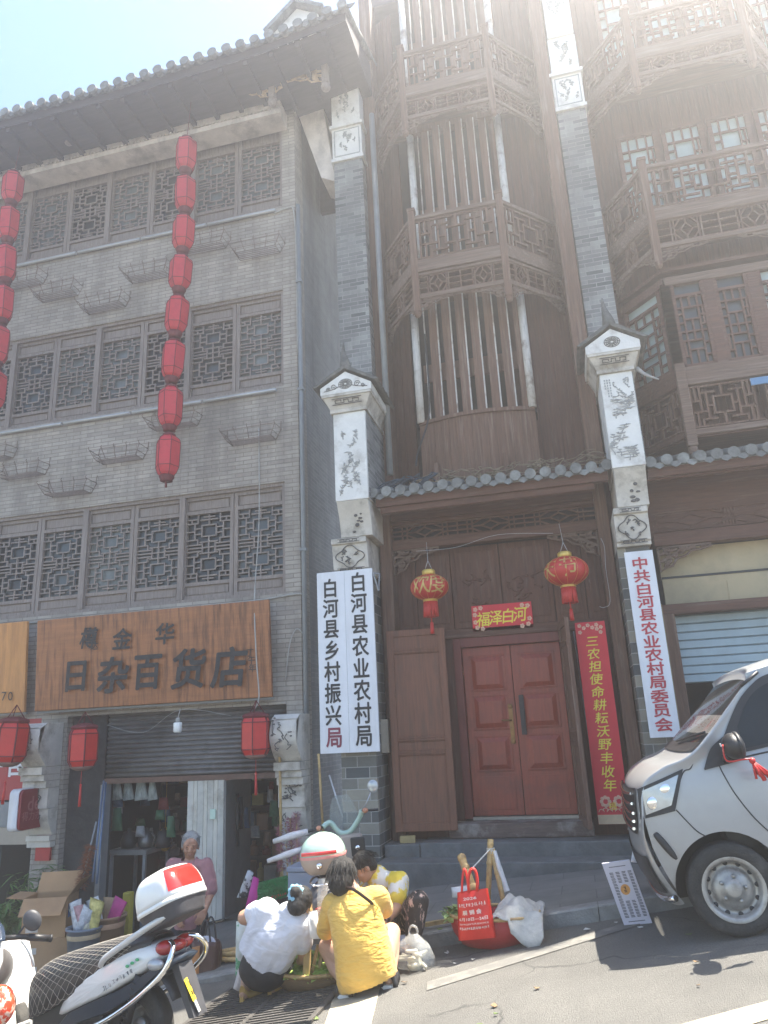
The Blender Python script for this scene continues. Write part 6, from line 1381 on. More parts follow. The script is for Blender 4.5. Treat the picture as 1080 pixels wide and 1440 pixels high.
def scooter_mint():
    b = atg(458, 1300, .1); root = frame_root('mint_scooter', 'mint green scooter with round two tone luggage box parked against the left pier', -2.13, 6.52, radians(97), 0, radians(-4), road(-2.2)-.04)
    L = lambda *a, **k: lpart(*a, root, **k)
    m_mint = M('mint_paint', (.33, .46, .39), .25, .04, 3, bump=0, coat=.6); m_beige = M('beige_grey_plastic', (.27, .225, .19), .45, .08, 4, bump=.03); m_wrap = M('milky_plastic_wrap', (.50, .48, .48), .3, .15, 14, (1, 1, 1), .5, bscale=25)
    c = Vector((.05, .03, .94))
    def egg(zlo, zhi, e=0):
        mb = MB(); rings = []
        for i in range(11):
            z = lerp(zlo, zhi, i/10)*.93; r = sqrt(max(.0005, 1-(z/(.1815))**2)); rings.append([c+Vector((.19*(r+e)*math.copysign(abs(cos(q))**.8, cos(q)), .195*(r+e)*math.copysign(abs(sin(q))**.8, sin(q)), z)) for q in [2*pi*k/32 for k in range(32)]])
        mb.rings(rings); return mb
    base = L('box_base', egg(-.15, .0), m_beige); lid = L('box_lid', egg(.004, .193), m_mint)
    mb = egg(-.012, .010, .012); lpart('box_band', mb, M('salmon_band', (.55, .22, .20), .4, bump=0), base)
    mb = MB(); mb.grid(lambda u, v: c+Vector((-.193*cos(1.15*(u-.5)),   .199*sin(1.7*(u-.5)), .022+.026*v+.0*u)), 14, 2); lpart('reflector_strip', mb, m_redlens, lid, solid=.008)
    mb = MB(); mb.lathe([(0, .014), (.016, .014), (.024, .008), (.026, -.004)], c+Vector((-.184, 0, -.06)), 16, Matrix.Rotation(radians(-90), 3, 'Y')); lpart('lock', mb, m_chrome, base)
    mb = MB(); mb.ell((.02, 0, .62), (.30, .17, .15)); mb.ell((-.15, 0, .60), (.16, .13, .10)); L('rear_body', mb, m_dgrey)
    mb = MB(); mb.ell((.36, 0, .74), (.30, .14, .07)); L('seat', mb, m_quilt)
    mb = MB(); mb.ell((-.30, 0, .585), (.03, .06, .025)); L('tail_light', mb, M('dull_red_lens', (.20, .015, .015), .3, bump=0)); mb = MB()
    for s in (.11, -.11): mb.tube(spline([(.28, s, .70), (.12, s*1.1, .765), (-.12, s*1.1, .765), (-.22, s*.6, .75)], 5), .010, 6)
    mb.tube([(-.22, .066, .75), (-.22, -.066, .75)], .010, 6); L('rear_rack', mb, m_chrome)
    mb = MB(); mb.box(.3, .8, -.15, .15, .28, .33); mb.prism([(.85, -.20, .3), (.90, -.2, .3), (1.0, -.17, .98), (.93, -.17, .98)], (0, .40, 0)); L('leg_shield', mb, m_beige, bevel=.03)
    mb = MB(); mb.box(.90, .925, -.2, -.06, .78, .95); L('glove_pocket', mb, m_black, bevel=.02)
    mb = MB(); mb.lathe([(0, .01), (.02, .01), (.024, 0)], (.885, -.13, .86), 12, Matrix.Rotation(radians(-90), 3, 'Y')); L('key_lock', mb, m_chrome)
    mb = MB(); mb.tube(spline([(.92, .20, 1.07), (.96, .13, 1.10), (.98, .05, 1.0), (.98, -.05, 1.0), (.96, -.15, 1.10), (.93, -.20, 1.18)], 6), .026, 10); L('handlebar_cowl', mb, m_mint)
    mb = MB(); mb.tube([(.92, .20, 1.07), (.88, .36, 1.045)], .013, 8); mb.tube([(.93, -.20, 1.18), (.90, -.36, 1.175)], .013, 8); L('handlebar', mb, m_black)
    mb = MB(); mb.ell((.905, -.235, 1.18), (.03, .03, .025)); mb.ell((.915, .24, 1.065), (.03, .03, .025)); L('switch_block', mb, M('orange_switch', (.45, .2, .12), .5, bump=0))
    mb = MB(); mb.tube([(.88, .34, 1.05), (.86, .50, 1.03), (.84, .68, 1.0)], [.03, .036, .022], 12); L('wrapped_grip', mb, m_wrap)
    mb = MB(); mb.tube([(.85, .30, .93), (.74, .50, .89), (.66, .70, .855)], [.016, .032, .02], 12); L('wrapped_mirror', mb, m_wrap)
    mb = MB(); mb.tube([(.92, -.22, 1.19), (.93, -.30, 1.33)], .007, 6); mb.ell((.93, -.33, 1.39), (.015, .055, .062), 18, 10); L('mirror', mb, m_lens)
    mb = MB(); mb.grid(lambda u, v: (1.02+.05*cos(3*(v-.5))-.08*u, .15*(v-.5)*2*sqrt(max(.02, 1-(u*.9)**2)), 1.02+.32*u), 10, 10); L('windscreen', mb, M('clear_screen', (.35, .40, .40), .05, .05, bump=0, alpha=.28), solid=.005)
    wheel(root, (-.08, 0, .21), .21, .09, 1, 0, .56); wheel(root, (1.2, 0, .21), .21, .09, 1, 0, .56)
    mb = MB(); mb.tube([(1.02, 0, .9), (1.2, 0, .25)], .03, 8); mb.prism([(-.30, -.1, .55), (-.26, -.1, .55), (-.34, -.1, .36), (-.37, -.1, .36)], (0, .2, 0)); L('fork', mb, m_black)
scooter_mint()
# ================================================================ people
def cap(mb, p, q, r0, r1, n=14):
    """closed tapered capsule"""
    p, q = Vector(p), Vector(q); d = q-p; L = d.length
    if L < 1e-5: return mb.ell(p, r0, n, 8)
    t = d/L; pts, rs = [], []
    for k in range(5): a = pi/2*(1-k/4); pts.append(p-t*r0*sin(a)); rs.append(max(r0*cos(a), .0008))
    for k in range(1, 5): a = pi/2*k/4; pts.append(q+t*r1*sin(a)); rs.append(max(r1*cos(a), .0008))
    pts.insert(5, p.lerp(q, .5)); rs.insert(5, (r0+r1)/2); pts.insert(6, q); rs.insert(6, r1)
    return mb.tube(pts, rs, n)
def chain(mb, pts, rs, n=14):
    for i in range(len(pts)-1): cap(mb, pts[i], pts[i+1], rs[i], rs[i+1], n)
    return mb
def blend(name, mb, mat, root, voxel=.01, smooth=6, disp=None, cut=None):
    """union of closed shapes into one continuous skin"""
    me = mb.mesh(name, root.location if root else Vector()); o = bpy.data.objects.new('tmp', me); COL.objects.link(o)
    m = o.modifiers.new('r', 'REMESH'); m.mode = 'VOXEL'; m.voxel_size = voxel; m.use_smooth_shade = True
    s = o.modifiers.new('s', 'SMOOTH'); s.factor = .5; s.iterations = smooth
    if disp is not None:
        for k, (st, sc, cont) in enumerate(disp):
            tx = bpy.data.textures.new('fold', 'CLOUDS'); tx.noise_scale = sc; tx.contrast = cont; tx.noise_depth = 2
            d = o.modifiers.new('d%d' % k, 'DISPLACE'); d.texture = tx; d.strength = st; d.mid_level = .5; d.texture_coords = 'LOCAL'
    dg = bpy.context.evaluated_depsgraph_get(); me2 = bpy.data.meshes.new_from_object(o.evaluated_get(dg))
    bpy.data.objects.remove(o); bpy.data.meshes.remove(me); me2.name = name
    if cut:
        bm = bmesh.new(); bm.from_mesh(me2)
        bmesh.ops.delete(bm, geom=[v for v in bm.verts if cut(v.co+(root.location if root else Vector()))], context='VERTS'); bm.to_mesh(me2); bm.free()
    me2.materials.clear(); me2.polygons.foreach_set('use_smooth', [True]*len(me2.polygons))
    return link(name, me2, mat, root)
def hand(mb, w, d, side, s=1, curl=.5, nrm=(0, 0, 1)):
    """w wrist, d direction of the fingers, side = thumb side direction"""
    w, d, n = Vector(w), Vector(d).normalized(), Vector(nrm).normalized(); t = (Vector(side)-d*d.dot(Vector(side))).normalized(); n = d.cross(t)
    if n.dot(Vector(nrm)) < 0: n = -n
    k = w+d*.075*s
    for o in (-.030, -.01, .01, .030): cap(mb, w+t*o*.55*s, k+t*o*s, .016*s, .0135*s, 10)
    for o, L in ((-.033, .062), (-.011, .078), (.011, .084), (.033, .074)):
        a = k+t*o*s; dd = d; pts = [a]
        for j, f in enumerate((.42, .33, .25)):
            dd = (dd-n*curl*(.5+.5*j)).normalized(); pts.append(pts[-1]+dd*L*f*s)
        chain(mb, pts, [.0098*s, .009*s, .008*s, .0068*s], 8)
    a = w+d*.025*s+t*.028*s; chain(mb, [a, a+(d*.6+t*.8).normalized()*.035*s, a+(d*.6+t*.8).normalized()*.035*s+(d+t*.2-n*.3).normalized()*.03*s, a+(d*.6+t*.8).normalized()*.035*s+(d+t*.2-n*.3).normalized()*.055*s], [.013*s, .0115*s, .0098*s, .0075*s], 8)
def head(mb, c, face, up, s=1, nose=1):
    """skull, jaw, nose, lips, ears; c centre of the skull; face = looking direction. returns frame"""
    f = Vector(face).normalized(); u = (Vector(up)-f*f.dot(Vector(up))).normalized(); r = f.cross(u); c = Vector(c)
    T = lambda x, y, z: c+r*x*s+f*y*s+u*z*s
    M3 = Matrix((r, f, u)).transposed()
    mb.ell(c+u*.012*s, (.073*s, .092*s, .088*s), 20, 14, M3); mb.ell(T(0, .022, -.045), (.058*s, .066*s, .072*s), 18, 12, M3); mb.ell(T(0, .052, -.088), (.033*s, .03*s, .026*s), 14, 10, M3)
    for x in (-1, 1):
        mb.ell(T(x*.036, .062, -.035), (.024*s, .022*s, .022*s), 12, 8, M3); mb.ell(T(x*.028, .078, .022), (.026*s, .012*s, .010*s), 12, 8, M3)
        mb.ell(T(x*.076, -.005, -.02), (.010*s, .020*s, .032*s), 12, 8, M3)
    cap(mb, T(0, .085, .012), T(0, .104, -.026), .0085*s, .0135*s, 10); mb.ell(T(-.012, .095, -.03), .009*s, 8, 6); mb.ell(T(.012, .095, -.03), .009*s, 8, 6)
    mb.ell(T(0, .086, -.056), (.022*s, .010*s, .007*s), 12, 8, M3); mb.ell(T(0, .083, -.068), (.018*s, .010*s, .008*s), 12, 8, M3)
    return T, M3
m_skin = M('skin', (.42, .235, .15), .5, .08, 9, bump=.08, bscale=120, sub=.08)
m_skino = M('older_skin', (.36, .185, .115), .55, .14, 14, bump=.25, bscale=60, sub=.06)
m_skinp = M('fair_skin', (.47, .28, .195), .5, .07, 9, bump=.06, bscale=120, sub=.08)
m_hair = M('black_hair', (.010, .009, .009), .6, .4, 6, (30, 30, 2), .5)
m_greyhair = M('silver_grey_hair', (.36, .36, .35), .6, .5, 8, (26, 26, 3), .9, dirt=(.09, .09, .09), dscale=14, dlim=(.48, .7))
m_eye = M('dark_eye', (.02, .015, .012), .2, bump=0)
m_lip = M('lip', (.36, .13, .11), .5, bump=0)
def cloth(name, col, st, k, rough=.85):
    m = M(name, col, rough, .07, 5, bump=0, sheen=.15); N, L = m.node_tree.nodes, m.node_tree.links; b = N['Principled BSDF']
    tc = N.new('ShaderNodeTexCoord'); mp = N.new('ShaderNodeMapping'); mp.inputs['Scale'].default_value = st; L.new(tc.outputs['Object'], mp.inputs[0])
    n0 = N.new('ShaderNodeTexNoise'); n0.inputs['Scale'].default_value = 1; n0.inputs['Detail'].default_value = 2; n0.inputs['Distortion'].default_value = 1.2; L.new(mp.outputs[0], n0.inputs['Vector'])
    n1 = N.new('ShaderNodeTexNoise'); n1.inputs['Scale'].default_value = 2.7; n1.inputs['Detail'].default_value = 3; L.new(mp.outputs[0], n1.inputs['Vector'])
    a = N.new('ShaderNodeMath'); a.operation = 'MULTIPLY_ADD'; a.inputs[1].default_value = .35; L.new(n1.outputs[0], a.inputs[0]); L.new(n0.outputs[0], a.inputs[2])
    bp = N.new('ShaderNodeBump'); bp.inputs['Strength'].default_value = .9; bp.inputs['Distance'].default_value = .028*k; L.new(a.outputs[0], bp.inputs['Height']); L.new(bp.outputs[0], b.inputs['Normal'])
    return m
def strands(mb, roots, R, n, spread, length, r=.0025):
    for k in range(n):
        p, d = roots(R); pts = [p]
        for j in range(4): pts.append(pts[-1]+(d+Vector((R.uniform(-spread, spread), R.uniform(-spread, spread), R.uniform(-spread, spread)))).normalized()*length/4)
        mb.tube(pts, [r, r, r*.9, r*.7, r*.3], 4)

# ---------------------------------------------------------------- woman in white, squatting, seen from behind
def woman_white():
    Y = 6.05; A = lambda px, py, y=Y: at(px, py, y)
    root = thing('person', 'woman in white T-shirt and black trousers squatting with her back turned', 'person', (A(370, 1400).x, Y, A(370, 1400).z))
    neck = A(404, 1284, 5.98); hip = A(373, 1354, 6.08); sL = A(362, 1283, 6.02); sR = A(422, 1306, 6.0); hd = A(422, 1271, 6.0)
    kL = A(352, 1345, 6.52); kR = A(405, 1350, 6.55); fL = A(345, 1404, 6.12); fR = A(384, 1397, 6.22)
    elL = A(344, 1290, 6.02); wrL = A(372, 1300, 6.45); elR = A(427, 1345, 6.15); wrR = A(418, 1368, 6.42)
    b = MB(); T, M3 = head(b, hd, (A(440, 1306, 6.45)-hd), (0.25, -.35, 1), 1.0)
    chain(b, [neck, hd+Vector((0, .0, -.03))], [.055, .05]); chain(b, [sL, elL, wrL], [.058, .056, .034]); chain(b, [sR, elR, wrR], [.055, .045, .032]); chain(b, [neck, neck.lerp(hip, .5), hip], [.05, .09, .10])
    for k, f in ((kL, fL), (kR, fR)):
        chain(b, [k, f+Vector((0, -.01, .06))], [.062, .038]); chain(b, [f+Vector((0, -.04, .035)), f+Vector((.03, .06, .03)), f+Vector((.05, .15, .02))], [.034, .034, .024])
    hand(b, wrR, A(412, 1376, 6.6)-wrR, (-1, 0, .2), 1, .4, (0, -.5, 1)); hand(b, wrL, A(392, 1304, 6.6)-wrL, (0, 0, 1), 1, .4, (0, -1, .3))
    blend('body', b, m_skin, root, .0075, 5)
    t = MB()
    chain(t, [sL, sR], [.075, .075]); chain(t, [neck+Vector((0, .02, -.02)), neck.lerp(hip, .45), hip+Vector((-.0, -.0, .06))], [.10, .165, .19])
    for o in (-.10, .10): chain(t, [neck.lerp(sL if o < 0 else sR, .7), hip+Vector((o, -.02, .05))], [.11, .135])
    cap(t, sL, sL.lerp(elL, .30), .085, .080); cap(t, sR, sR.lerp(elR, .5), .085, .086)
    hem = (hip+Vector((0, 0, .015)))
    ax = (neck-hip).normalized()
    blend('t_shirt', t, cloth('white_cotton', (.62, .62, .66), (4, 4, 7), .8), root, .01, 8, ((.012, .18, 1.2), (.003, .06, 1.2)), cut=lambda p: (p-hip).dot(ax) < .03-.10*(p.x-hip.x))
    q = MB(); q.ell(hip+Vector((-.01, .02, -.035)), (.205, .19, .165)); 
    for k, s_ in ((kL, -1), (kR, 1)): chain(q, [hip+Vector((.08*s_, .05, -.04)), k], [.125, .08]); chain(q, [k, k.lerp(fL if s_ < 0 else fR, .45)], [.08, .065])
    blend('trousers', q, M('black_trousers', (.013, .013, .017), .8, .2, 6, bump=.2, bscale=12), root, .011, 8, ((.012, .08, 1.2),))
    h = MB(); h.ell(hd+M3 @ Vector((0, -.022, .022)), (.092, .108, .104), 20, 14, M3); h.ell(hd+M3 @ Vector((0, -.06, -.03)), (.078, .065, .08), 16, 12, M3); R = random.Random(1)
    bun = hd+M3 @ Vector((-.03, -.115, .035)); h.ell(bun, (.045, .04, .045), 14, 10)
    ha = blend('hair', h, m_hair, root, .009, 4, ((.008, .03, 1.3),))
    s = MB(); c = hd+M3 @ Vector((-.03, -.10, .035)); ringp = [c+M3 @ Vector((.048*cos(a), -.012*sin(3*a), .05*sin(a))) for a in [2*pi*i/36 for i in range(37)]]
    s.tube(ringp, [.017+.006*sin(i*1.9) for i in range(37)], 8); part('hair_band', s, M('pale_blue_satin', (.22, .42, .52), .4, .2, 20, bump=.2), root)
    e = MB(); e.ell(T(.03, .083, .004), .008, 8, 6); e.ell(T(-.03, .083, .004), .008, 8, 6); part('eyes', e, m_eye, root)
    sh = MB()
    for f in (fL, fR):
        sh.rings([[f+Vector((.03*k+cos(a)*w_, .075*k-.06+.02*sin(a)*0, .012+max(0, sin(a))*h_+(.045 if k == 0 else 0))) for a in [2*pi*i/14 for i in range(14)]] for k, w_, h_ in ((0, .025, .05), (.4, .037, .055), (1, .042, .05), (2, .045, .045), (2.7, .02, .02))])
        sh.bar(f+Vector((0, -.055, .04)), f+Vector((0, -.06, -.01)), .03, .03)
    part('shoes', sh, M('gold_leather', (.45, .28, .08), .4, .2, 12, bump=.1), root)
    return root
woman_white()

# ---------------------------------------------------------------- woman in yellow dress, squatting, seen from behind
def woman_yellow():
    Y = 5.92; A = lambda px, py, y=Y: at(px, py, y)
    root = thing('person', 'woman in a yellow dress with a dark crossbody strap squatting with her back turned', 'person', (A(510, 1395).x, Y, A(510, 1395).z))
    neck = A(497, 1252, 5.92); hip = A(512, 1352, 5.95); sL = A(468, 1272, 5.94); sR = A(533, 1262, 5.94); hd = A(481, 1230, 5.97)
    kL = A(461, 1332, 6.16); kR = A(550, 1312, 6.22); fL = A(488, 1398, 5.90); fR = A(550, 1385, 5.98)
    elL = A(458, 1308, 6.05); wrL = A(478, 1316, 6.3); elR = A(540, 1278, 6.15); wrR = A(520, 1290, 6.4)
    b = MB(); T, M3 = head(b, hd, (-.25, 1, -.35), (0, .2, 1), 1.0)
    chain(b, [neck, hd], [.055, .05]); chain(b, [sL, elL, wrL], [.055, .05, .033]); chain(b, [sR, elR, wrR], [.055, .05, .033]); chain(b, [neck, neck.lerp(hip, .5), hip], [.05, .09, .10])
    for k, f, hp in ((kL, fL, -.12), (kR, fR, .12)):
        chain(b, [hip+Vector((hp, .05, 0)), k], [.10, .075]); chain(b, [k, k.lerp(f, .45)+Vector((0, .0, 0)), f+Vector((0, 0, .07))], [.07, .062, .038])
        chain(b, [f+Vector((0, -.05, .05)), f+Vector((-.01, .05, .04)), f+Vector((-.02, .13, .03))], [.036, .036, .028])
    hand(b, wrL, (.4, 1, -.2), (0, 0, 1)); hand(b, wrR, (-.6, 1, -.1), (0, 0, 1)); blend('body', b, m_skinp, root, .0075, 5)
    # dress: loft of rings from collar to hem plus sleeves
    t = MB(); ax = [neck+Vector((0, .0, .02)), neck.lerp(hip, .18)+Vector((0, -.02, 0)), neck.lerp(hip, .45)+Vector((.005, -.05, 0)), neck.lerp(hip, .8)+Vector((.02, -.06, 0)), hip+Vector((.025, -.05, -.06)), hip+Vector((.03, -.0, -.165))]
    rx = [.075, .20, .205, .215, .225, .23]; ry = [.06, .135, .165, .19, .20, .185]; rings = []
    tilt = [Vector((0, 0, 1))]*6
    for i in range(26):
        s = i/25*5; c = Vector(cr([tuple(p) for p in ax], s)); a_, b_ = cr([(p, q) for p, q in zip(rx, ry)], s); ring = []
        for k in range(40):
            q = 2*pi*k/40; w = 1+.018*sin(7*q+i*.3)*(i/25)
            ring.append(c+Vector((cos(q)*a_*w, sin(q)*b_*w, .33*cos(q)*a_*.28*(1 if i > 2 else i/2)+.10*sin(q)*(i/25)*.4)))
        rings.append(ring)
    t.rings(rings); chain(t, [sL+Vector((.03, 0, 0)), sR+Vector((-.03, 0, 0))], [.085, .085])
    cap(t, sL, sL.lerp(elL, .98), .085, .075); cap(t, sR, sR.lerp(elR, .98), .085, .075)
    chain(t, [hip+Vector((.10, .05, -.02)), hip.lerp(kR, .6)+Vector((0, -.03, 0))], [.13, .10])
    low = hip.z-.095
    blend('dress', t, cloth('yellow_crinkled_cotton', (.66, .40, .085), (6, 6, 15), .8), root, .01, 5, ((.014, .2, 1.2), (.003, .05, 1.2)), cut=lambda p: p.z < low-.045+.30*(p.x-hip.x))
    h = MB(); h.ell(hd+M3 @ Vector((0, -.012, .018)), (.108, .115, .112), 20, 14, M3); h.ell(hd+M3 @ Vector((0, -.055, -.065)), (.10, .075, .095), 16, 12, M3); R = random.Random(2)
    def rt(R):
        a = R.uniform(0, 2*pi); el = R.uniform(-.6, 1.3); return hd+M3 @ Vector((.106*cos(a)*cos(el), .113*sin(a)*cos(el)-.015, .018+.11*sin(el))), M3 @ Vector((cos(a)*.3, -.5, -.9))
    ha = blend('hair', h, m_hair, root, .009, 6, ((.012, .03, 1.3),)); h = MB(); strands(h, rt, R, 260, .16, .10, .0022); part('hair_strands', h, m_hair, ha)
    st = MB(); P = [A(480, 1247, 5.87), A(497, 1251, 5.80), A(513, 1262, 5.785), A(525, 1273, 5.83), A(532, 1290, 5.95)]
    pts = spline(P, 8); vs = []
    for i, p in enumerate(pts):
        d = (pts[min(i+1, len(pts)-1)]-pts[max(i-1, 0)]).normalized(); n = Vector((-d.z, 0, d.x)).normalized(); vs += [p+n*.0115, p-n*.0115]
    st.add(vs, [(2*i, 2*i+2, 2*i+3, 2*i+1) for i in range(len(pts)-1)], True); sb = part('bag_strap', st, M('dark_brown_leather', (.03, .016, .012), .5, .2, 9), root, solid=.006)
    bk = MB(); c = pts[24]; seg_bars(bk, [(0, 0, 1, 0), (1, 0, 1, 1), (1, 1, 0, 1), (0, 1, 0, 0)], 1, 1, c+Vector((-.012, -.012, -.02)), Vector((.03, 0, -.02)), Vector((.02, 0, .03)), .006); part('buckle', bk, m_gold, sb)
    e = MB(); e.ell(T(.03, .083, .004), .008, 8, 6); e.ell(T(-.03, .083, .004), .008, 8, 6); part('eyes', e, m_eye, root)
    sh = MB(); so_ = MB()
    for f in (fL, fR):
        so_.rings([[f+Vector((-.012*k+cos(a)*w_, .095*k-.09, -.005+.017*sin(a)+.012)) for a in [2*pi*i/14 for i in range(14)]] for k, w_ in ((-.1, .04), (.15, .054), (1, .056), (2, .062), (2.7, .04))])
        for k, z in ((.0, .08), (.5, .08), (1.1, .075), (1.7, .07)): sh.tube([f+Vector((-.012*k+.056*cos(a), .095*k-.09+.02*sin(a), .0+z*max(0, sin(a))+.012)) for a in [pi*i/10 for i in range(11)]], .021, 6)
    part('sandal_soles', so_, M('white_rubber', (.62, .61, .58), .6, .1, bump=0), root); part('sandal_straps', sh, m_black, root)
woman_yellow()

# ---------------------------------------------------------------- vendor sitting beyond
def vendor():
    Y = 6.75; A = lambda px, py, y=Y: at(px, py, y)
    root = thing('person', 'dark haired vendor in yellow patterned top and black print trousers sitting at the kerb', 'person', (A(550, 1320).x, Y, pave_z(A(550, 1320).x, Y+.3)))
    neck = A(531, 1228, 6.78); hip = A(556, 1296, 6.95); sL = A(562, 1240, 6.72); sR = A(520, 1238, 6.95); hd = A(511, 1218, 6.68)
    kL = A(588, 1268, 6.45); fL = A(578, 1338, 6.45); kR = A(535, 1290, 6.42); fR = A(530, 1340, 6.50)
    elL = A(557, 1278, 6.58); wrL = A(536, 1300, 6.35); elR = A(512, 1272, 6.75); wrR = A(508, 1296, 6.42)
    b = MB(); T, M3 = head(b, hd, (-.75, -.45, -.62), (-.45, -.2, .8), 1.02)
    chain(b, [neck, hd], [.055, .05]); chain(b, [sL, elL, wrL], [.058, .048, .034]); chain(b, [sR, elR, wrR], [.058, .048, .034]); chain(b, [neck, neck.lerp(hip, .5), hip], [.05, .09, .10])
    for k, f in ((kL, fL), (kR, fR)): chain(b, [k, f+Vector((0, 0, .06))], [.07, .04]); chain(b, [f+Vector((0, .03, .04)), f+Vector((-.03, -.10, .03))], [.036, .03])
    hand(b, wrL, (-1, -.5, -.3), (0, -.3, 1)); hand(b, wrR, (-.6, -.8, -.3), (0, -.3, 1)); blend('body', b, m_skin, root, .0075, 5)
    t = MB(); chain(t, [sL, sR], [.085, .085]); chain(t, [neck+Vector((0, 0, -.03)), neck.lerp(hip, .5), hip+Vector((0, 0, .03))], [.10, .175, .19]); cap(t, sL, sL.lerp(elL, .6), .088, .085); cap(t, sR, sR.lerp(elR, .6), .088, .085)
    m = M('yellow_print_cotton', (.66, .50, .05), .8, .10, 5, bump=.2, bscale=10, dirt=(.62, .60, .55), dscale=5.5, dlim=(.50, .53)); N, L = m.node_tree.nodes, m.node_tree.links
    blend('blouse', t, m, root, .011, 7, ((.018, .14, 1.2), (.005, .05, 1.2)), cut=lambda p: p.z < hip.z-.05)
    q = MB(); q.ell(hip+Vector((0, 0, -.03)), (.19, .18, .15))
    for k, f, s_ in ((kL, fL, 1), (kR, fR, -1)): chain(q, [hip+Vector((.07*s_, -.05, -.02)), k], [.12, .088]); chain(q, [k, k.lerp(f, .5), k.lerp(f, .74)], [.088, .075, .07])
    blend('trousers', q, M('black_feather_print', (.016, .014, .016), .8, .2, 6, bump=.2, bscale=14, dirt=(.42, .30, .26), dscale=9, dstretch=(2.6, 2.6, .9), dlim=(.545, .575)), root, .011, 6, ((.014, .06, 1.2),))
    h = MB(); h.ell(hd+M3 @ Vector((0, -.018, .024)), (.086, .100, .094), 20, 14, M3); h.ell(hd+M3 @ Vector((0, -.06, -.03)), (.072, .05, .06), 14, 10, M3); h.ell(hd+M3 @ Vector((0, .055, .068)), (.06, .04, .03), 14, 10, M3); R = random.Random(3)
    def rt(R):
        a = R.uniform(0, 2*pi); el = R.uniform(-.2, 1.4); return hd+M3 @ Vector((.086*cos(a)*cos(el), .098*sin(a)*cos(el)-.02, .024+.092*sin(el))), M3 @ Vector((cos(a)*.5, sin(a)*.6, -.6))
    ha = blend('hair', h, m_hair, root, .009, 5, ((.012, .03, 1.3),)); h = MB(); strands(h, rt, R, 220, .2, .06, .0022); part('hair_strands', h, m_hair, ha)
    e = MB(); e.ell(T(.03, .084, .004), .0085, 8, 6); e.ell(T(-.03, .084, .004), .0085, 8, 6); e.tube([T(.016, .089, .022), T(.045, .080, .024)], .004, 5); e.tube([T(-.016, .089, .022), T(-.045, .080, .024)], .004, 5); part('eyes', e, m_eye, root)
    l = MB(); l.ell(T(0, .094, -.060), (.02, .005, .006), 10, 6, M3); part('lips', l, m_lip, root)
    st = MB(); st.tube(spline([sR+Vector((.02, -.09, .05)), neck.lerp(hip, .3)+Vector((.0, -.17, .0)), neck.lerp(hip, .62)+Vector((.10, -.17, 0)), hip+Vector((.16, -.10, .08))], 8), .012, 6); part('bag_strap', st, m_black, root)
    sh = MB()
    for f in (fL, fR): sh.rings([[f+Vector((-.02*k+cos(a)*w_, .05-.075*k, .012+max(0, sin(a))*h_)) for a in [2*pi*i/14 for i in range(14)]] for k, w_, h_ in ((0, .03, .06), (.6, .045, .07), (1.6, .048, .05), (2.4, .04, .035), (2.7, .015, .015))])
    part('shoes', sh, m_black, root)
    # low stool under the vendor
    z = pave_z(hip.x, hip.y); s = thing('low_stool', 'low wooden stool under the sitting vendor in yellow print', 'stool', (hip.x, hip.y, z)); top_ = hip.z-.19
    mb = MB(); mb.box(hip.x-.15, hip.x+.15, hip.y-.11, hip.y+.11, top_-.03, top_); part('seat', mb, m_timberw, s, bevel=.006)
    for dx in (-.12, .12):
        for dy in (-.08, .08): mb = MB(); mb.box(hip.x+dx-.016, hip.x+dx+.016, hip.y+dy-.016, hip.y+dy+.016, z, top_-.031); part('leg', mb, m_timberw, s)
vendor()

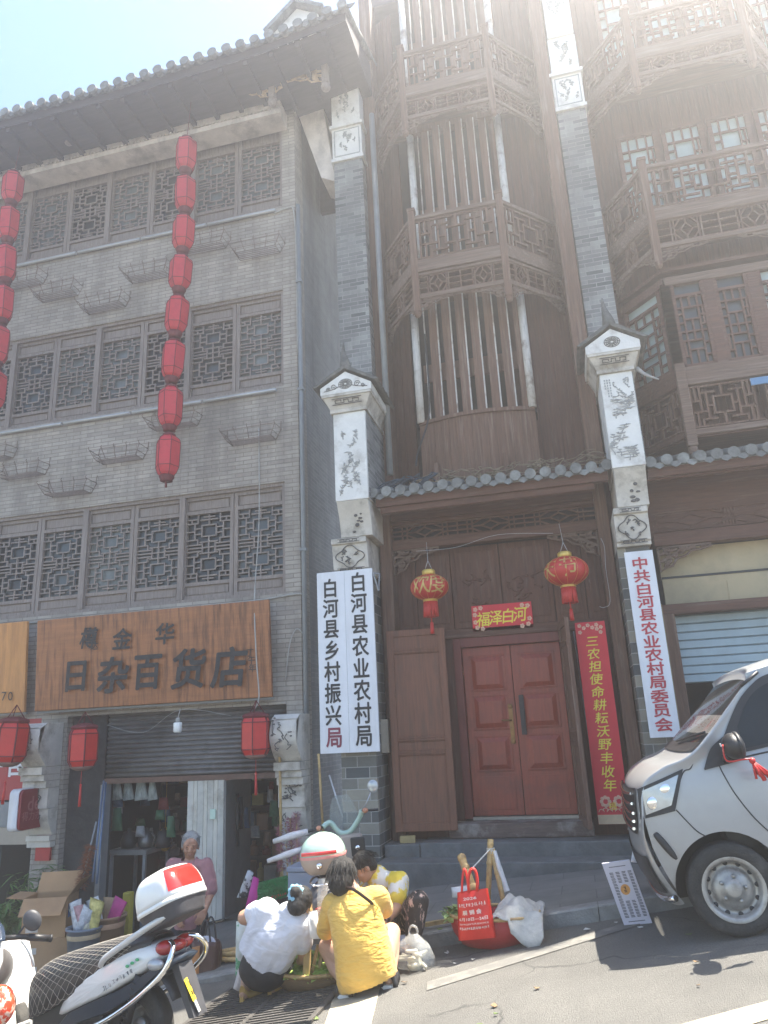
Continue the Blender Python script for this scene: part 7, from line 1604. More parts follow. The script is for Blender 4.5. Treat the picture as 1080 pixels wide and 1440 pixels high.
# ---------------------------------------------------------------- old woman standing at the shop
def old_woman():
    Y = 7.75; A = lambda px, py, y=Y: at(px, py, y)
    hd = A(268, 1188, Y); g = pave_z(hd.x, Y)
    root = thing('person', 'old woman with silver grey hair in a dusty pink blouse standing behind the scooter', 'person', (hd.x, Y, g))
    neck = A(267, 1205); sL = A(243, 1216); sR = A(290, 1216); hip = A(268, 1290); H = hd.z+.1-g
    kL = Vector((hip.x-.10, Y-.03, lerp(g, hip.z, .5))); kR = Vector((hip.x+.09, Y-.03, lerp(g, hip.z, .5))); fL = Vector((hip.x-.12, Y, g)); fR = Vector((hip.x+.11, Y, g))
    elL = A(240, 1258, Y-.03); wrL = A(252, 1284, Y-.16); elR = A(297, 1256, Y-.03); wrR = A(288, 1280, Y-.17)
    b = MB(); T, M3 = head(b, hd, (.50, -1, -.22), (.06, 0, 1), 1.1)
    chain(b, [neck, hd], [.05, .048]); chain(b, [sL, elL, wrL], [.05, .04, .028]); chain(b, [sR, elR, wrR], [.05, .04, .028]); chain(b, [neck+Vector((0, 0, -.06)), neck.lerp(hip, .5), hip], [.07, .10, .11])
    for k, f, hp in ((kL, fL, -.09), (kR, fR, .09)): chain(b, [hip+Vector((hp, 0, 0)), k, f+Vector((0, 0, .06))], [.08, .055, .038]); chain(b, [f+Vector((0, .03, .035)), f+Vector((0, -.12, .028))], [.034, .028])
    hand(b, wrL, (.3, -.5, -.8), (.6, -.4, 0)); hand(b, wrR, (-.3, -.4, -.8), (-.6, -.4, 0)); blend('body', b, m_skino, root, .0065, 3)
    t = MB(); chain(t, [sL+Vector((.02, 0, -.01)), sR+Vector((-.02, 0, -.01))], [.072, .072]); chain(t, [neck+Vector((0, .0, -.075)), neck.lerp(hip, .5), hip+Vector((0, 0, -.02))], [.11, .155, .175]); cap(t, sL, sL.lerp(elL, .85), .074, .075); cap(t, sR, sR.lerp(elR, .85), .074, .075)
    blend('blouse', t, cloth('dusty_pink_cotton', (.29, .135, .145), (7, 7, 4), .8), root, .010, 5, ((.018, .13, 1.2), (.006, .05, 1.2)), cut=lambda p: p.z < hip.z-.09 or (p.z > neck.z-.022 and abs(p.x-neck.x) < .07))
    q = MB()
    for k, f, hp in ((kL, fL, -.08), (kR, fR, .08)): chain(q, [hip+Vector((hp, 0, -.02)), k, f+Vector((0, 0, .1))], [.115, .085, .07])
    blend('trousers', q, M('navy_trousers', (.014, .016, .026), .85, .2, 6, bump=.2), root, .011, 5, ((.012, .07, 1.2),), cut=lambda p: p.z < g+.07)
    h = MB(); h.ell(hd+M3 @ Vector((0, -.026, .036)), (.094, .106, .098), 20, 14, M3); h.ell(hd+M3 @ Vector((0, -.095, -.02)), (.05, .045, .05), 14, 10, M3)
    for s in (-1, 1): h.ell(hd+M3 @ Vector((s*.080, -.012, .010)), (.017, .045, .055), 12, 8, M3)
    R = random.Random(4)
    strands(h, lambda R: (hd+M3 @ Vector((R.uniform(-.078, .078), R.uniform(.0, .055), .085)), M3 @ Vector((R.uniform(-.4, .4), -.9, -.15))), R, 80, .3, .11, .0022)
    strands(h, lambda R: (hd+M3 @ Vector((R.choice((-1, 1))*R.uniform(.06, .08), R.uniform(.0, .05), R.uniform(.01, .06))), M3 @ Vector((0, -.8, -.6))), R, 40, .3, .07, .002); part('hair', h, m_greyhair, root)
    e = MB()
    for x in (-1, 1): e.ell(T(x*.030, .0835, .006), (.011, .006, .0045), 10, 6, M3); e.tube([T(x*.018, .090, .024), T(x*.044, .082, .024)], .0028, 5); e.tube([T(x*.022, .088, -.012), T(x*.044, .080, -.006)], .0018, 4)
    part('eyes', e, m_eye, root)
    l = MB(); l.ell(T(0, .0945, -.062), (.021, .004, .0045), 10, 6, M3); part('lips', l, M('pale_lip', (.26, .11, .09), .5, bump=0), root)
    w = MB()
    for x in (-1, 1): w.tube([T(x*.020, .092, -.032), T(x*.034, .083, -.055), T(x*.034, .076, -.072)], .0022, 4)
    for z in (.04, .05): w.tube([T(-.035, .083, z), T(0, .090, z+.004), T(.035, .083, z)], .0016, 4)
    part('wrinkles', w, M('skin_crease', (.22, .105, .065), .7, bump=0), root)
    sh = MB()
    for f in (fL, fR): sh.rings([[f+Vector((cos(a)*w_, .05-.075*k, .012+max(0, sin(a))*h_)) for a in [2*pi*i/14 for i in range(14)]] for k, w_, h_ in ((0, .03, .06), (.6, .045, .07), (1.6, .048, .05), (2.4, .04, .035), (2.7, .015, .015))])
    part('shoes', sh, m_black, root)
old_woman()
# ================================================================ shop goods, baskets, bags
def gz(x, y): return pave_z(x, y) if y > yk(x)+.14 else road(x)+(hk(x) if y > yk(x) else 0)
def cloth_bag(name, label, cat, corners, mat, bulge=.05, y=None, seed=0, n=14, group=None):
    """limp bag or sheet between four 3-D corners TL,TR,BR,BL, puffed towards the viewer"""
    a = [Vector(c) for c in corners]; R = random.Random(seed); off = [(R.uniform(-1, 1), R.uniform(-1, 1)) for _ in range(3)]
    nn = (a[1]-a[0]).cross(a[3]-a[0]).normalized(); nn = nn if nn.y < 0 else -nn
    def f(u, v, s):
        p = a[0].lerp(a[1], u).lerp(a[3].lerp(a[2], u), v); w = mnoise.noise(p*9+Vector((seed*3.1, 0, 0)))*.6
        k = (sin(pi*u)**.6)*(sin(pi*(.08+.88*v))**.7); return p+nn*s*bulge*k*(1+w)
    mb = MB(); mb.grid(lambda u, v: f(u, v, 1), n, n); mb.grid(lambda u, v: f(u, v, -.8), n, n)
    me = mb.mesh(name, a[3]); bm = bmesh.new(); bm.from_mesh(me); bmesh.ops.remove_doubles(bm, verts=bm.verts, dist=.0005); bmesh.ops.recalc_face_normals(bm, faces=bm.faces); bm.to_mesh(me); bm.free()
    o = link(name, me, mat); o.location = a[3]; tag(o, label, cat, group); return o, f
def A4(pts, Y): return [at(px, py, Y) for px, py in pts]
m_card = M('corrugated_cardboard', (.36, .215, .11), .85, .1, 3, bump=.05, dirt=(.29, .17, .09), dscale=2)
m_cardin = M('cardboard_inside', (.28, .165, .085), .9, .1, 3, bump=.05)
m_bamboo = M('yellow_bamboo', (.40, .27, .11), .55, .3, 4, (8, 8, 1.5), .15, dirt=(.24, .14, .06), dscale=8)
m_plas = M('milky_plastic_bag', (.74, .76, .78), .25, .12, 9, bump=.6, bscale=18, alpha=.72, spec=.6)
m_plasc = M('clear_plastic_bag', (.70, .72, .70), .15, .15, 9, bump=.6, bscale=16, alpha=.27, spec=.8)
m_tarp = M('dusty_white_sack', (.40, .385, .35), .8, .2, 9, bump=.6, bscale=22)
m_wicker = M('brown_wicker', (.20, .125, .06), .8, .35, 6, (3, 3, 30), .6)
m_redbag = M('red_woven_bag', (.58, .022, .014), .5, .1, 5, bump=.3, bscale=14)
m_reddull = M('red_sack', (.36, .025, .025), .6, .2, 5, bump=.4, bscale=14)
m_green = M('bright_green_bristle', (.01, .22, .06), .8, .3, 30, bump=.6, bscale=120)
m_pink = M('magenta_plastic', (.62, .03, .30), .4, .12, 6, bump=.2)
def carton(name, label, c, w, d, h, rz, openq):
    root = thing(name, label, 'box', c); root.rotation_euler = (0, 0, rz); t = .008
    mb = MB()
    for a in ((-w/2, w/2, -d/2, -d/2+t, 0, h), (-w/2, w/2, d/2-t, d/2, 0, h), (-w/2, -w/2+t, -d/2+t, d/2-t, 0, h), (w/2-t, w/2, -d/2+t, d/2-t, 0, h), (-w/2+t, w/2-t, -d/2+t, d/2-t, 0, t)): mb.box(*a)
    if not openq: mb.box(-w/2+t, w/2-t, -d/2+t, d/2-t, h-t, h-.001)
    lpart('carton', mb, m_card, root)
    if openq:
        for pts in ([(-w/2, -d/2, h), (w/2, -d/2, h), (w/2-.01, -d/2-.18, h-.16), (-w/2+.02, -d/2-.18, h-.15)], [(w/2, -d/2, h), (w/2, d/2, h), (w/2+.14, d/2, h+.17), (w/2+.14, -d/2, h+.17)], [(-w/2, d/2, h), (w/2, d/2, h), (w/2, d/2+.12, h+.2), (-w/2, d/2+.12, h+.2)], [(-w/2, -d/2, h), (-w/2, d/2, h), (-w/2-.2, d/2, h+.02), (-w/2-.2, -d/2, h+.02)]):
            f = MB(); f.prism(pts, (0, 0, .006)); lpart('flap', f, m_card, root)
    else:
        f = MB(); f.box(-w/2+.001, w/2-.001, -.03, .03, h, h+.0015); lpart('tape', f, M('brown_tape', (.30, .18, .08), .3, bump=0), root)
    s = MB(); s.box(-w*.38, -w*.16, -d/2-.0015, -d/2-.0002, h*.62, h*.78); s.box(-w*.40, -w*.12, -d/2-.0015, -d/2-.0002, h*.16, h*.30); lpart('label', s, M('paper_label', (.55, .50, .45), .8, bump=0), root)
    s = MB(); s.box(w/2+.0002, w/2+.0015, -d*.35, d*.4, h*.45, h*.8); lpart('printed_mark', s, M('blue_print', (.06, .13, .28), .7, bump=0) if openq else M('red_print', (.5, .06, .05), .7, .3, 20, bump=0), root)
    return root
p = at(66, 1330, 8.45); z = gz(p.x, 8.45); carton('cardboard_box', 'closed cardboard box under the open one, beside the plants', (p.x, 8.5, z), .52, .42, .40, .35, False)
p2 = at(62, 1288, 8.45); carton('cardboard_box', 'open cardboard box with flaps standing on the closed one', (p.x-.02, 8.5, z+.402), .50, .40, .42, .30, True)
# plants
def leaf_plant(label, px, py, Y, h, w, seed, n=150):
    g = at(px, py, Y); R = random.Random(seed); zg = gz(g.x, Y); root = thing('potted_plant', label, 'plant', (g.x, Y, zg))
    mb = MB(); mb.lathe([(0, 0), (.13, 0), (.17, .24), (.18, .25), (.165, .25), (.15, .2), (0, .2)], (g.x, Y, zg), 20); part('pot', mb, M('dark_clay_pot', (.14, .08, .06), .8, .2, 6), root)
    st = MB(); lf = MB()
    for k in range(16):
        a = R.uniform(0, 2*pi); top_ = Vector((g.x+w*cos(a)*R.uniform(.2, 1), Y+w*.6*sin(a), zg+h*R.uniform(.6, 1))); pts = bez([(g.x+R.uniform(-.05, .05), Y, zg+.2), (g.x+.1*cos(a), Y, zg+h*.6), top_], 8); st.tube(pts, [.008-.0007*i for i in range(9)], 5)
        for j in range(n//16):
            q = pts[R.randint(3, 8)]; b = R.uniform(0, 2*pi); L_ = R.uniform(.10, .2); d = Vector((cos(b), sin(b)*.8, R.uniform(-.6, .35))).normalized(); s = d.cross(Vector((0, 0, 1))).normalized()*L_*.09
            e = q+d*L_+Vector((0, 0, -L_*.25)); m_ = q.lerp(e, .45)+Vector((0, 0, L_*.06)); lf.add([q, m_+s, e, m_-s], [(0, 1, 2), (0, 2, 3)], True)
    part('stem', st, M('plant_stem', (.07, .10, .03), .7, bump=0), root); part('leaves', lf, M('bright_leaf', (.10, .19, .045), .55, .45, 3, bump=0), root); return root
leaf_plant('leafy bamboo like pot plant behind the cardboard boxes', 50, 1300, 9.0, 1.20, .42, 5, 420)
leaf_plant('pot plant with drooping leaves cut off at the left edge', 2, 1300, 8.8, 1.05, .40, 6, 420)
# bins with goods
def tub(name, label, px, py, Y, r0, r1, h, mat, band):
    g = at(px, py, Y); z = gz(g.x, Y); root = thing(name, label, 'bin', (g.x, Y, z)); mb = MB()
    mb.lathe([(0, 0), (r0, 0), (r1, h), (r1+.012, h), (r1+.014, h+.025), (r1-.006, h+.025), (r1-.012, h-.02), (r0-.01, .02), (0, .02)], (g.x, Y, z), 32); part('tub', mb, mat, root)
    mb = MB(); mb.lathe([(lerp(r0, r1, .78)+.002, h*.78), (lerp(r0, r1, .9)+.003, h*.9), (lerp(r0, r1, .9)+.001, h*.905)], (g.x, Y, z), 32, caps=False); part('band', mb, band, root); return Vector((g.x, Y, z+h))
t1 = tub('plastic_bin', 'grey blue plastic bin full of packets beside the cardboard boxes', 118, 1318, 8.35, .15, .19, .40, M('grey_blue_plastic', (.15, .18, .23), .45, .12, 4, bump=.03), M('tan_tape', (.40, .30, .18), .6, bump=0))
t2 = tub('plastic_bin', 'tan brown plastic barrel beside the grey blue bin', 150, 1308, 8.6, .17, .21, .44, M('tan_plastic', (.30, .175, .10), .5, .15, 4, bump=.03), M('tan_plastic_band', (.34, .20, .12), .5, bump=0))
R = random.Random(12)
cols = [('pale_aqua_packet', (.30, .42, .44)), ('white_packet', (.46, .46, .47)), ('pink_packet', (.42, .24, .26)), ('cream_packet', (.42, .39, .30)), ('red_packet', (.30, .05, .07)), ('yellow_fan', (.50, .44, .16)), ('grey_packet', (.42, .44, .48))]
for i, (nm, c) in enumerate(cols):
    b = t1+Vector((R.uniform(-.10, .10), R.uniform(-.08, .06), -.1)); d = Vector((-.20+.065*i, R.uniform(-.1, .1), .30+R.uniform(0, .12))); s = Vector((d.z, 0, -d.x)).normalized()*R.uniform(.06, .10)
    cloth_bag('packet', '%s sticking out of the grey blue bin' % nm.replace('_', ' '), 'packet', [b+d-s, b+d+s, b+s*.7, b-s*.7], M(nm, c, .4, .45, 16, bump=.7, bscale=24), .035, seed=i, n=12, group='packets in the grey blue bin')
for i, (nm, c) in enumerate((('white_paper', (.6, .6, .6)), ('brown_card', (.36, .24, .14)), ('magenta_packet', (.5, .05, .22)))):
    b = t2+Vector((-.08+.09*i, R.uniform(-.08, .04), -.05)); d = Vector((-.10+.11*i, 0, .26)); s = Vector((d.z, 0, -d.x)).normalized()*.09
    cloth_bag('packet', '%s sticking out of the tan barrel' % nm.replace('_', ' '), 'packet', [b+d-s, b+d+s, b+s*.8, b-s*.8], M(nm, c, .5, .2, 9, bump=.2), .012, seed=20+i, n=8, group='packets in the tan barrel')
# feather dusters leaning at the pier, mop poles
def duster(label, base, tip, col, nm, r=.09, n=420, pole=None, L=.5):
    base, tip = Vector(base), Vector(tip); root = thing('mop', label, 'mop', base); d = (tip-base).normalized(); R = random.Random(hash(nm) % 100); mb = MB(); mb.tube([base, tip], .012, 8); part('pole', mb, pole or m_pipe, root); mb = MB()
    for k in range(n):
        t = R.random(); a = R.uniform(0, 2*pi); u = d.orthogonal().normalized(); v = d.cross(u); o = (u*cos(a)+v*sin(a)); p = base+d*L*t; e = p+(o*R.uniform(.5, 1)-d*.5*R.random())*r; mb.bar(p, e, .006, .003)
    part('fibres', mb, M(nm, col, .9, .4, 9, bump=0), root)
q = at(113, 1250, 8.75); duster('rusty orange feather duster standing behind the grey blue bin', q, q+Vector((.1, .1, .75)), (.20, .06, .02), 'rust_feather', .10)
for i, (a, b) in enumerate((((146, 1098), (130, 1240)), ((149, 1100), (136, 1243)))):
    mb = MB(); mb.tube([at(*a, 9.2), at(*b, 8.7)], .013, 8); solo('mop_pole', mb, M('blue_steel_tube', (.10, .15, .24), .35, bump=0, metal=.3), ('left' if i == 0 else 'right')+' one of two blue tubes leaning beside the shop opening', 'pole')
q = at(180, 1272, 8.95); mb = MB(); mb.box(q.x-.05, q.x+.05, 8.9, 9.0, gz(q.x, 8.9), q.z+.14); solo('yellow_box', mb, M('yellow_plastic', (.38, .32, .04), .5, bump=0), 'narrow yellow plastic box inside the shop opening', 'box', bevel=.01)
# hanging clear bags in the doorway
for i, (px, w) in enumerate(((163, .20), (180, .16), (198, .20), (214, .13))):
    cloth_bag('hanging_bag', '%s of four milky plastic bags hanging in the shop doorway' % ('first from left', 'second from left', 'third from left', 'rightmost')[i], 'bag', [at(px, 1097, 9.7)+Vector((-w/2*.6, 0, 0)), at(px, 1097, 9.7)+Vector((w/2*.6, 0, 0)), at(px+2, 1124, 9.7)+Vector((w/2, 0, 0)), at(px, 1126, 9.7)+Vector((-w/2, 0, 0))], M('dull_plastic_%d' % i, (.26, .30, .30), .3, .5, 7, (4, 4, 1), .5), .05, seed=30+i, group='milky bags hanging in the doorway')
# dark shelves with small goods inside
sh = thing('shelf', 'dark wooden shelf with small goods deep in the shop', 'shelf', (-5.6, 11.6, zb(-5.6))); mb = MB(); z0 = zb(-5.6)
m_shb = M('shelf_wood', (.06, .045, .035), .8, .3, 5)
for k in range(6): mb = MB(); mb.box(-6.6, -3.95, 11.4, 11.8, z0+.25+.36*k, z0+.28+.36*k); part('board', mb, m_shb, sh)
m_shw = M('dark_shelf_wood', (.06, .045, .035), .8, .3, 5)
for x in (-6.6, -5.3, -3.98): mb = MB(); mb.box(x, x+.03, 11.4, 11.8, z0, z0+2.2); part('upright', mb, m_shw, sh)
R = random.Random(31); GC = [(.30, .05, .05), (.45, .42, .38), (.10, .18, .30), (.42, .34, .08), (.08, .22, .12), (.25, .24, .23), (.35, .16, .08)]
gm = [M('shaded_goods_colour_%d' % i, tuple(q*.55 for q in c), .5, .2, 9, bump=0) for i, c in enumerate(GC)]  # goods darkened in colour to stand in for the shop's inner shade
CN = ['red', 'cream', 'blue', 'yellow', 'green', 'grey', 'brown']
for k in range(6):
    x = -6.5
    while x < -4.1:
        w = R.uniform(.12, .24); h = R.uniform(.12, .28); c = R.randrange(7); zz_ = z0+.2815+.36*k
        if R.random() < .8:
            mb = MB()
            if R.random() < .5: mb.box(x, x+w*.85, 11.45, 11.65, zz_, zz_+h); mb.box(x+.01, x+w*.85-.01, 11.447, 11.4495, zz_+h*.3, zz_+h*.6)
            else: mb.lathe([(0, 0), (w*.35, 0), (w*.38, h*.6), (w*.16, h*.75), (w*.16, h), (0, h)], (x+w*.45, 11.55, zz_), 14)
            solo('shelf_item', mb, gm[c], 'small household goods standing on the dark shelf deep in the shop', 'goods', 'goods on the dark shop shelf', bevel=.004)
        x += w+.02
tb = thing('shop_table', 'white edged table with kettles just inside the shop opening', 'table', (-6.0, 10.0, zb(-6))); a = at(150, 1203, 9.75); b = at(206, 1192, 9.75)
mb = MB(); mb.prism([Vector((a.x, 9.75, a.z)), Vector((b.x, 9.75, a.z)), Vector((b.x, 10.5, a.z)), Vector((a.x, 10.5, a.z))], (0, 0, .06)); part('tabletop', mb, M('pale_table', (.16, .155, .145), .6, .1, 4), tb)
for x in (a.x+.05, b.x-.05):
    for y in (9.8, 10.4): mb = MB(); mb.box(x-.02, x+.02, y-.02, y+.02, zb(x), a.z); part('leg', mb, m_pipe, tb)
for i, x in enumerate((a.x+.18, a.x+.45, a.x+.72)):
    mb = MB(); mb.lathe([(0, 0), (.10, 0), (.11, .08), (.08, .2), (.03, .22), (.03, .25), (0, .255)], (x, 9.98, a.z+.061), 16); mb.tube(bez([(x+.08, 9.98, a.z+.09), (x+.17, 9.98, a.z+.15), (x+.14, 9.98, a.z+.26), (x+.05, 9.98, a.z+.25)], 8), .01, 6); solo('kettle', mb, m_black if i != 1 else M('dull_steel', (.15, .15, .15), .4, bump=0, metal=.8), '%s kettle on the table inside the shop' % ('left black', 'steel middle', 'right black')[i], 'kettle', 'kettles on the shop table')
q = at(232, 1180, 10.2); mb = MB(); mb.ell((q.x, 10.2, q.z), (.10, .10, .16)); mb.tube([(q.x, 10.2, q.z+.15), (q.x, 10.2, 1.06)], .004, 4); solo('yellow_net_bag', mb, M('yellow_net', (.42, .27, .04), .8, .4, 20, bump=.5), 'yellow net bag hanging in the dark shop opening', 'bag')
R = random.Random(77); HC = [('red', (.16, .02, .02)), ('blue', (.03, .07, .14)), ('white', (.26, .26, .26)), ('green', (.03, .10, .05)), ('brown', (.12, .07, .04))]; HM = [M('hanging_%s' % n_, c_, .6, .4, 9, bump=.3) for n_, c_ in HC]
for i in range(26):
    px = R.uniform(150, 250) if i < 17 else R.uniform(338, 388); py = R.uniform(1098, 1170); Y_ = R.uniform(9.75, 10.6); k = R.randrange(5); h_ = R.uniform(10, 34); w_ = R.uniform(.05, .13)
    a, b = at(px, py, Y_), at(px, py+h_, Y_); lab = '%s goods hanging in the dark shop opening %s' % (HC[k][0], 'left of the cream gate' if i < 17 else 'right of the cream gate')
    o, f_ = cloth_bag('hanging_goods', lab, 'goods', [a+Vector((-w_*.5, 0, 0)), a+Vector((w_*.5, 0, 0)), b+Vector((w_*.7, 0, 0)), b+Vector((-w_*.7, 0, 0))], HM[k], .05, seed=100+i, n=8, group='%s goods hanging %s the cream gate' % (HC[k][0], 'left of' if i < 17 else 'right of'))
# right of the gate
o, f = cloth_bag('print_bag', 'black and white print shopping bag at the right shop door', 'bag', A4([(349, 1222), (357, 1228), (349, 1262), (333, 1262)], 8.6), M('black_white_print', (.05, .05, .05), .5, .2, 9, bump=.2, dirt=(.55, .55, .55), dscale=12, dlim=(.5, .53)), .05, seed=41)
cloth_bag('pink_bag', 'magenta pink plastic bag hanging beside the black and white one', 'bag', A4([(356, 1232), (364, 1236), (361, 1286), (345, 1276)], 8.5), m_pink, .05, seed=42)
q0, q1 = at(366, 1256, 7.9), at(404, 1246, 7.9); mb = MB(); d = q1-q0; R = random.Random(8); mb.tube([q0, q1], .07, 12)
for k in range(900): t = R.random(); a = R.uniform(0, 2*pi); p = q0+d*t; o_ = Vector((0, cos(a), sin(a))); mb.bar(p+o_*.06, p+o_*.105, .005, .003)
solo('brush_roll', mb, m_green, 'bright green bristle brush roll behind the squatting woman in white', 'brush')
mb = MB(); qa, qb = at(374, 1268, 7.85), at(402, 1258, 7.85); mb.prism([qa, qb, qb+Vector((.02, .35, .03)), qa+Vector((0, .35, .03))], (0, 0, .05)); solo('red_tray', mb, M('red_plastic', (.55, .03, .03), .4, .1, bump=0), 'red plastic tray under the green brush roll', 'tray', bevel=.008)
st = thing('display_stand', 'low dark stand carrying the green brush roll and red tray', 'stand', (qa.x+.2, 8.0, gz(qa.x, 8.0))); mb = MB(); mb.box(qa.x-.12, qb.x+.15, 7.84, 8.30, gz(qa.x, 8)+.35, qa.z-.012); part('stand_top', mb, m_dark, st)
for x in (qa.x-.1, qb.x+.12):
    for y in (7.87, 8.27): mb = MB(); mb.box(x-.015, x+.015, y-.015, y+.015, gz(x, y), gz(qa.x, 8)+.35); part('leg', mb, m_black, st)
p = at(430, 1238, 7.55); mb = MB(); mb.box(p.x-.17, p.x+.17, 7.5, 7.8, p.z-.14, p.z+.08); mb.box(p.x-.18, p.x+.18, 7.49, 7.81, p.z+.081, p.z+.13); solo('storage_box', mb, M('blue_grey_plastic', (.22, .25, .32), .4, .1, bump=0), 'blue grey storage box behind the mint scooter', 'box', bevel=.01)
mb = MB(); mb.box(p.x-.2, p.x+.2, 7.48, 7.82, gz(p.x, 7.6), p.z-.142); solo('crate', mb, m_dark, 'dark crate under the blue grey storage box', 'crate', bevel=.01)
for i, (px, c, nm) in enumerate(((398, (.30, .10, .14), 'pinkish'), (405, (.5, .48, .50), 'white'), (412, (.32, .12, .16), 'dark pink'), (420, (.40, .20, .24), 'pale pink'))):
    a = at(px, 1245, 8.7); b = at(px-3, 1150-6*i, 8.95); duster('%s string mop standing against the right corbel pier' % nm, b+Vector((0, -.02, -.1)), a, c, 'mop_%s' % nm.replace(' ', '_'), .07, 380, m_bamboo, .5)
for i, (a, b, Y, r) in enumerate((((393, 1030), (396, 1235), 8.95, .018), ((448, 1060), (455, 1180), 8.9, .016), ((463, 1090), (482, 1150), 8.8, .010))):
    mb = MB(); pa, pb = at(*a, Y), at(*b, Y-.1); mb.tube([pa, pb], r, 8)
    for k in range(1, 7): mb.lathe([(r*.9, -.004), (r*1.15, 0), (r*.9, .004)], pa.lerp(pb, k/7), 8)
    solo('bamboo_pole', mb, m_bamboo if i < 2 else m_steel, ('pale bamboo pole standing left of the right corbel pier', 'bamboo pole standing in the gap between shop and left pier', 'thin white rod leaning against the left pier')[i], 'pole')
# ---- on the ground in front
R = random.Random(44)
for i in range(7):                                                     # poles on the pavement
    a = at(290+3*i, 1352-5*i, 7.45-.02*i); b = at(338, 1312+3*i, 7.2+.05*i); a.z = gz(a.x, a.y)+.03+.035*(i % 3); b.z = gz(b.x, b.y)+.03+.04*(i % 2); mb = MB(); mb.tube([a, a.lerp(b, .5)+Vector((0, 0, .005)), b], .021, 8)
    for k in range(1, 5): mb.ell(a.lerp(b, k/5), .0235, 8, 6)
    solo('bamboo_stick', mb, m_bamboo, 'peeled bamboo stick in the pile on the pavement left of the woman in white', 'stick', 'bamboo sticks in a pile on the pavement')
def tote(label, pts, Y, depth, mat, mat2, hand_=True):
    a = A4(pts, Y); root = thing('tote_bag', label, 'bag', a[3].lerp(a[2], .5)); w = (a[2]-a[3]).length; h = (a[0]-a[3]).length
    mb = MB(); rings = []
    for k in range(9):
        t = k/8; c = a[3].lerp(a[2], .5).lerp(a[0].lerp(a[1], .5), t)+Vector((0, depth/2, 0)); ring = []
        for q in range(28):
            an = 2*pi*q/28; x = math.copysign(abs(cos(an))**.45, cos(an)); y = math.copysign(abs(sin(an))**.45, sin(an)); ring.append(c+Vector((x*w/2*(1-.05*t)+.01*sin(9*t+q), y*depth/2*(1-.35*t)+.008*sin(7*t+q*2), 0)))
        rings.append(ring)
    b = len(mb.f); mb.rings(rings); mb.f.pop(); mb.sm.pop(); part('bag_body', mb, mat, root, solid=.006)
    mb = MB(); c = a[3].lerp(a[0], .0); mb.prism([a[3]+Vector((-.004, depth*.02-.012, .015)), a[3].lerp(a[2], .38)+Vector((0, -.012, .01)), a[0].lerp(a[1], .38)+Vector((0, .01, -.02)), a[0]+Vector((.006, depth*.12, -.02))], (0, .004, 0)); part('side_patch', mb, mat2, root)
    for s in (.1, .75):
        p, q = a[0].lerp(a[1], .25), a[0].lerp(a[1], .75); y = depth*s+.03; mb = MB(); mb.tube(bez([p+Vector((0, y, -.05)), p+Vector((.02, y, .26)), q+Vector((-.02, y, .26)), q+Vector((0, y, -.05))], 12), .010, 6); part('handle', mb, m_black, root)
    mb = MB(); c = a[0].lerp(a[1], .5); mb.ell(c+Vector((0, depth/2, -.02)), (w*.36, depth*.22, .06), 12, 8); part('paper_inside', mb, M('printed_paper', (.5, .5, .55), .7, .3, 30, bump=.1), root)
tote('dark brown and orange tote bag standing on the pavement beside the old woman', [(268, 1330), (301, 1322), (302, 1376), (266, 1384)], 7.15, .18, M('dark_brown_leatherette', (.065, .026, .02), .4, .25, 6, bump=.2), M('orange_leatherette', (.34, .13, .035), .4, .2, 6, bump=.1))
o, f = cloth_bag('carrier_bag', 'white and green plastic carrier bag at the left knee of the woman in white', 'bag', A4([(332, 1296), (356, 1292), (352, 1366), (331, 1372)], 6.32), M('white_green_plastic', (.52, .56, .53), .35, .1, 5, bump=.6, bscale=14, dirt=(.05, .30, .14), dscale=5.5, dlim=(.55, .58)), .06, seed=51)
o, f = cloth_bag('paper_bag', 'pale printed paper bag resting on the road at the heel of the woman in white', 'bag', A4([(335, 1362), (350, 1372), (342, 1396), (328, 1390)], 6.22), M('pale_paper', (.50, .47, .46), .7, .15, 12, bump=.3), .03, seed=52)
def heap(name, label, cat, c, r, h, mat, n, seed, size, group=None, leaf=True):
    R = random.Random(seed); mb = MB(); c = Vector(c); mb.ell(c, (r[0]*.9, r[1]*.9, h*.6), 14, 8)
    for k in range(n):
        a = R.uniform(0, 2*pi); rr = sqrt(R.random()); p = c+Vector((r[0]*rr*cos(a), r[1]*rr*sin(a), h*(1-rr*rr)*R.uniform(.4, 1)))
        if leaf:
            b = R.uniform(0, 2*pi); d = Vector((cos(b), sin(b), R.uniform(-.2, .9))).normalized(); L_ = size*R.uniform(.6, 1.3); s = d.cross(Vector((.1, .2, 1))).normalized()*L_*.3; m_ = p+d*L_*.5+Vector((0, 0, L_*.1)); e = p+d*L_-Vector((0, 0, L_*.15)); mb.add([p, m_+s, e, m_-s, m_+Vector((0, 0, -.006))], [(0, 1, 4), (1, 2, 4), (2, 3, 4), (3, 0, 4)], True)
        else: cap(mb, p, p+Vector((cos(a*3), sin(a*3), R.uniform(-.2, .4))).normalized()*size*2.4, size*.55, size*.42, 8)
    return solo(name, mb, mat, label, cat, group)
def basket(label, c, r, h, mat, rim=True):
    root = thing('basket', label, 'basket', c); c = Vector(c); mb = MB(); prof = [(r[0]*.72, 0), (r[0]*.9, h*.4), (r[0], h), (r[0]*.97, h), (r[0]*.86, h*.4), (r[0]*.66, .02)]; k = r[1]/r[0]
    mb.rings([[c+Vector((q*cos(2*pi*i/36), q*k*sin(2*pi*i/36), z)) for i in range(36)] for q, z in prof]); part('woven_body', mb, mat, root)
    if rim: mb = MB(); mb.tube([c+Vector((r[0]*cos(2*pi*i/36), r[1]*sin(2*pi*i/36), h)) for i in range(37)], .015, 8); part('rim', mb, m_bamboo, root)
    return root
bc = at(440, 1372, 6.30); bc = Vector((bc.x, 6.32, road(bc.x)))
basket('shallow wicker basket of greens between the two squatting women', bc, (.36, .30), .13, m_wicker)
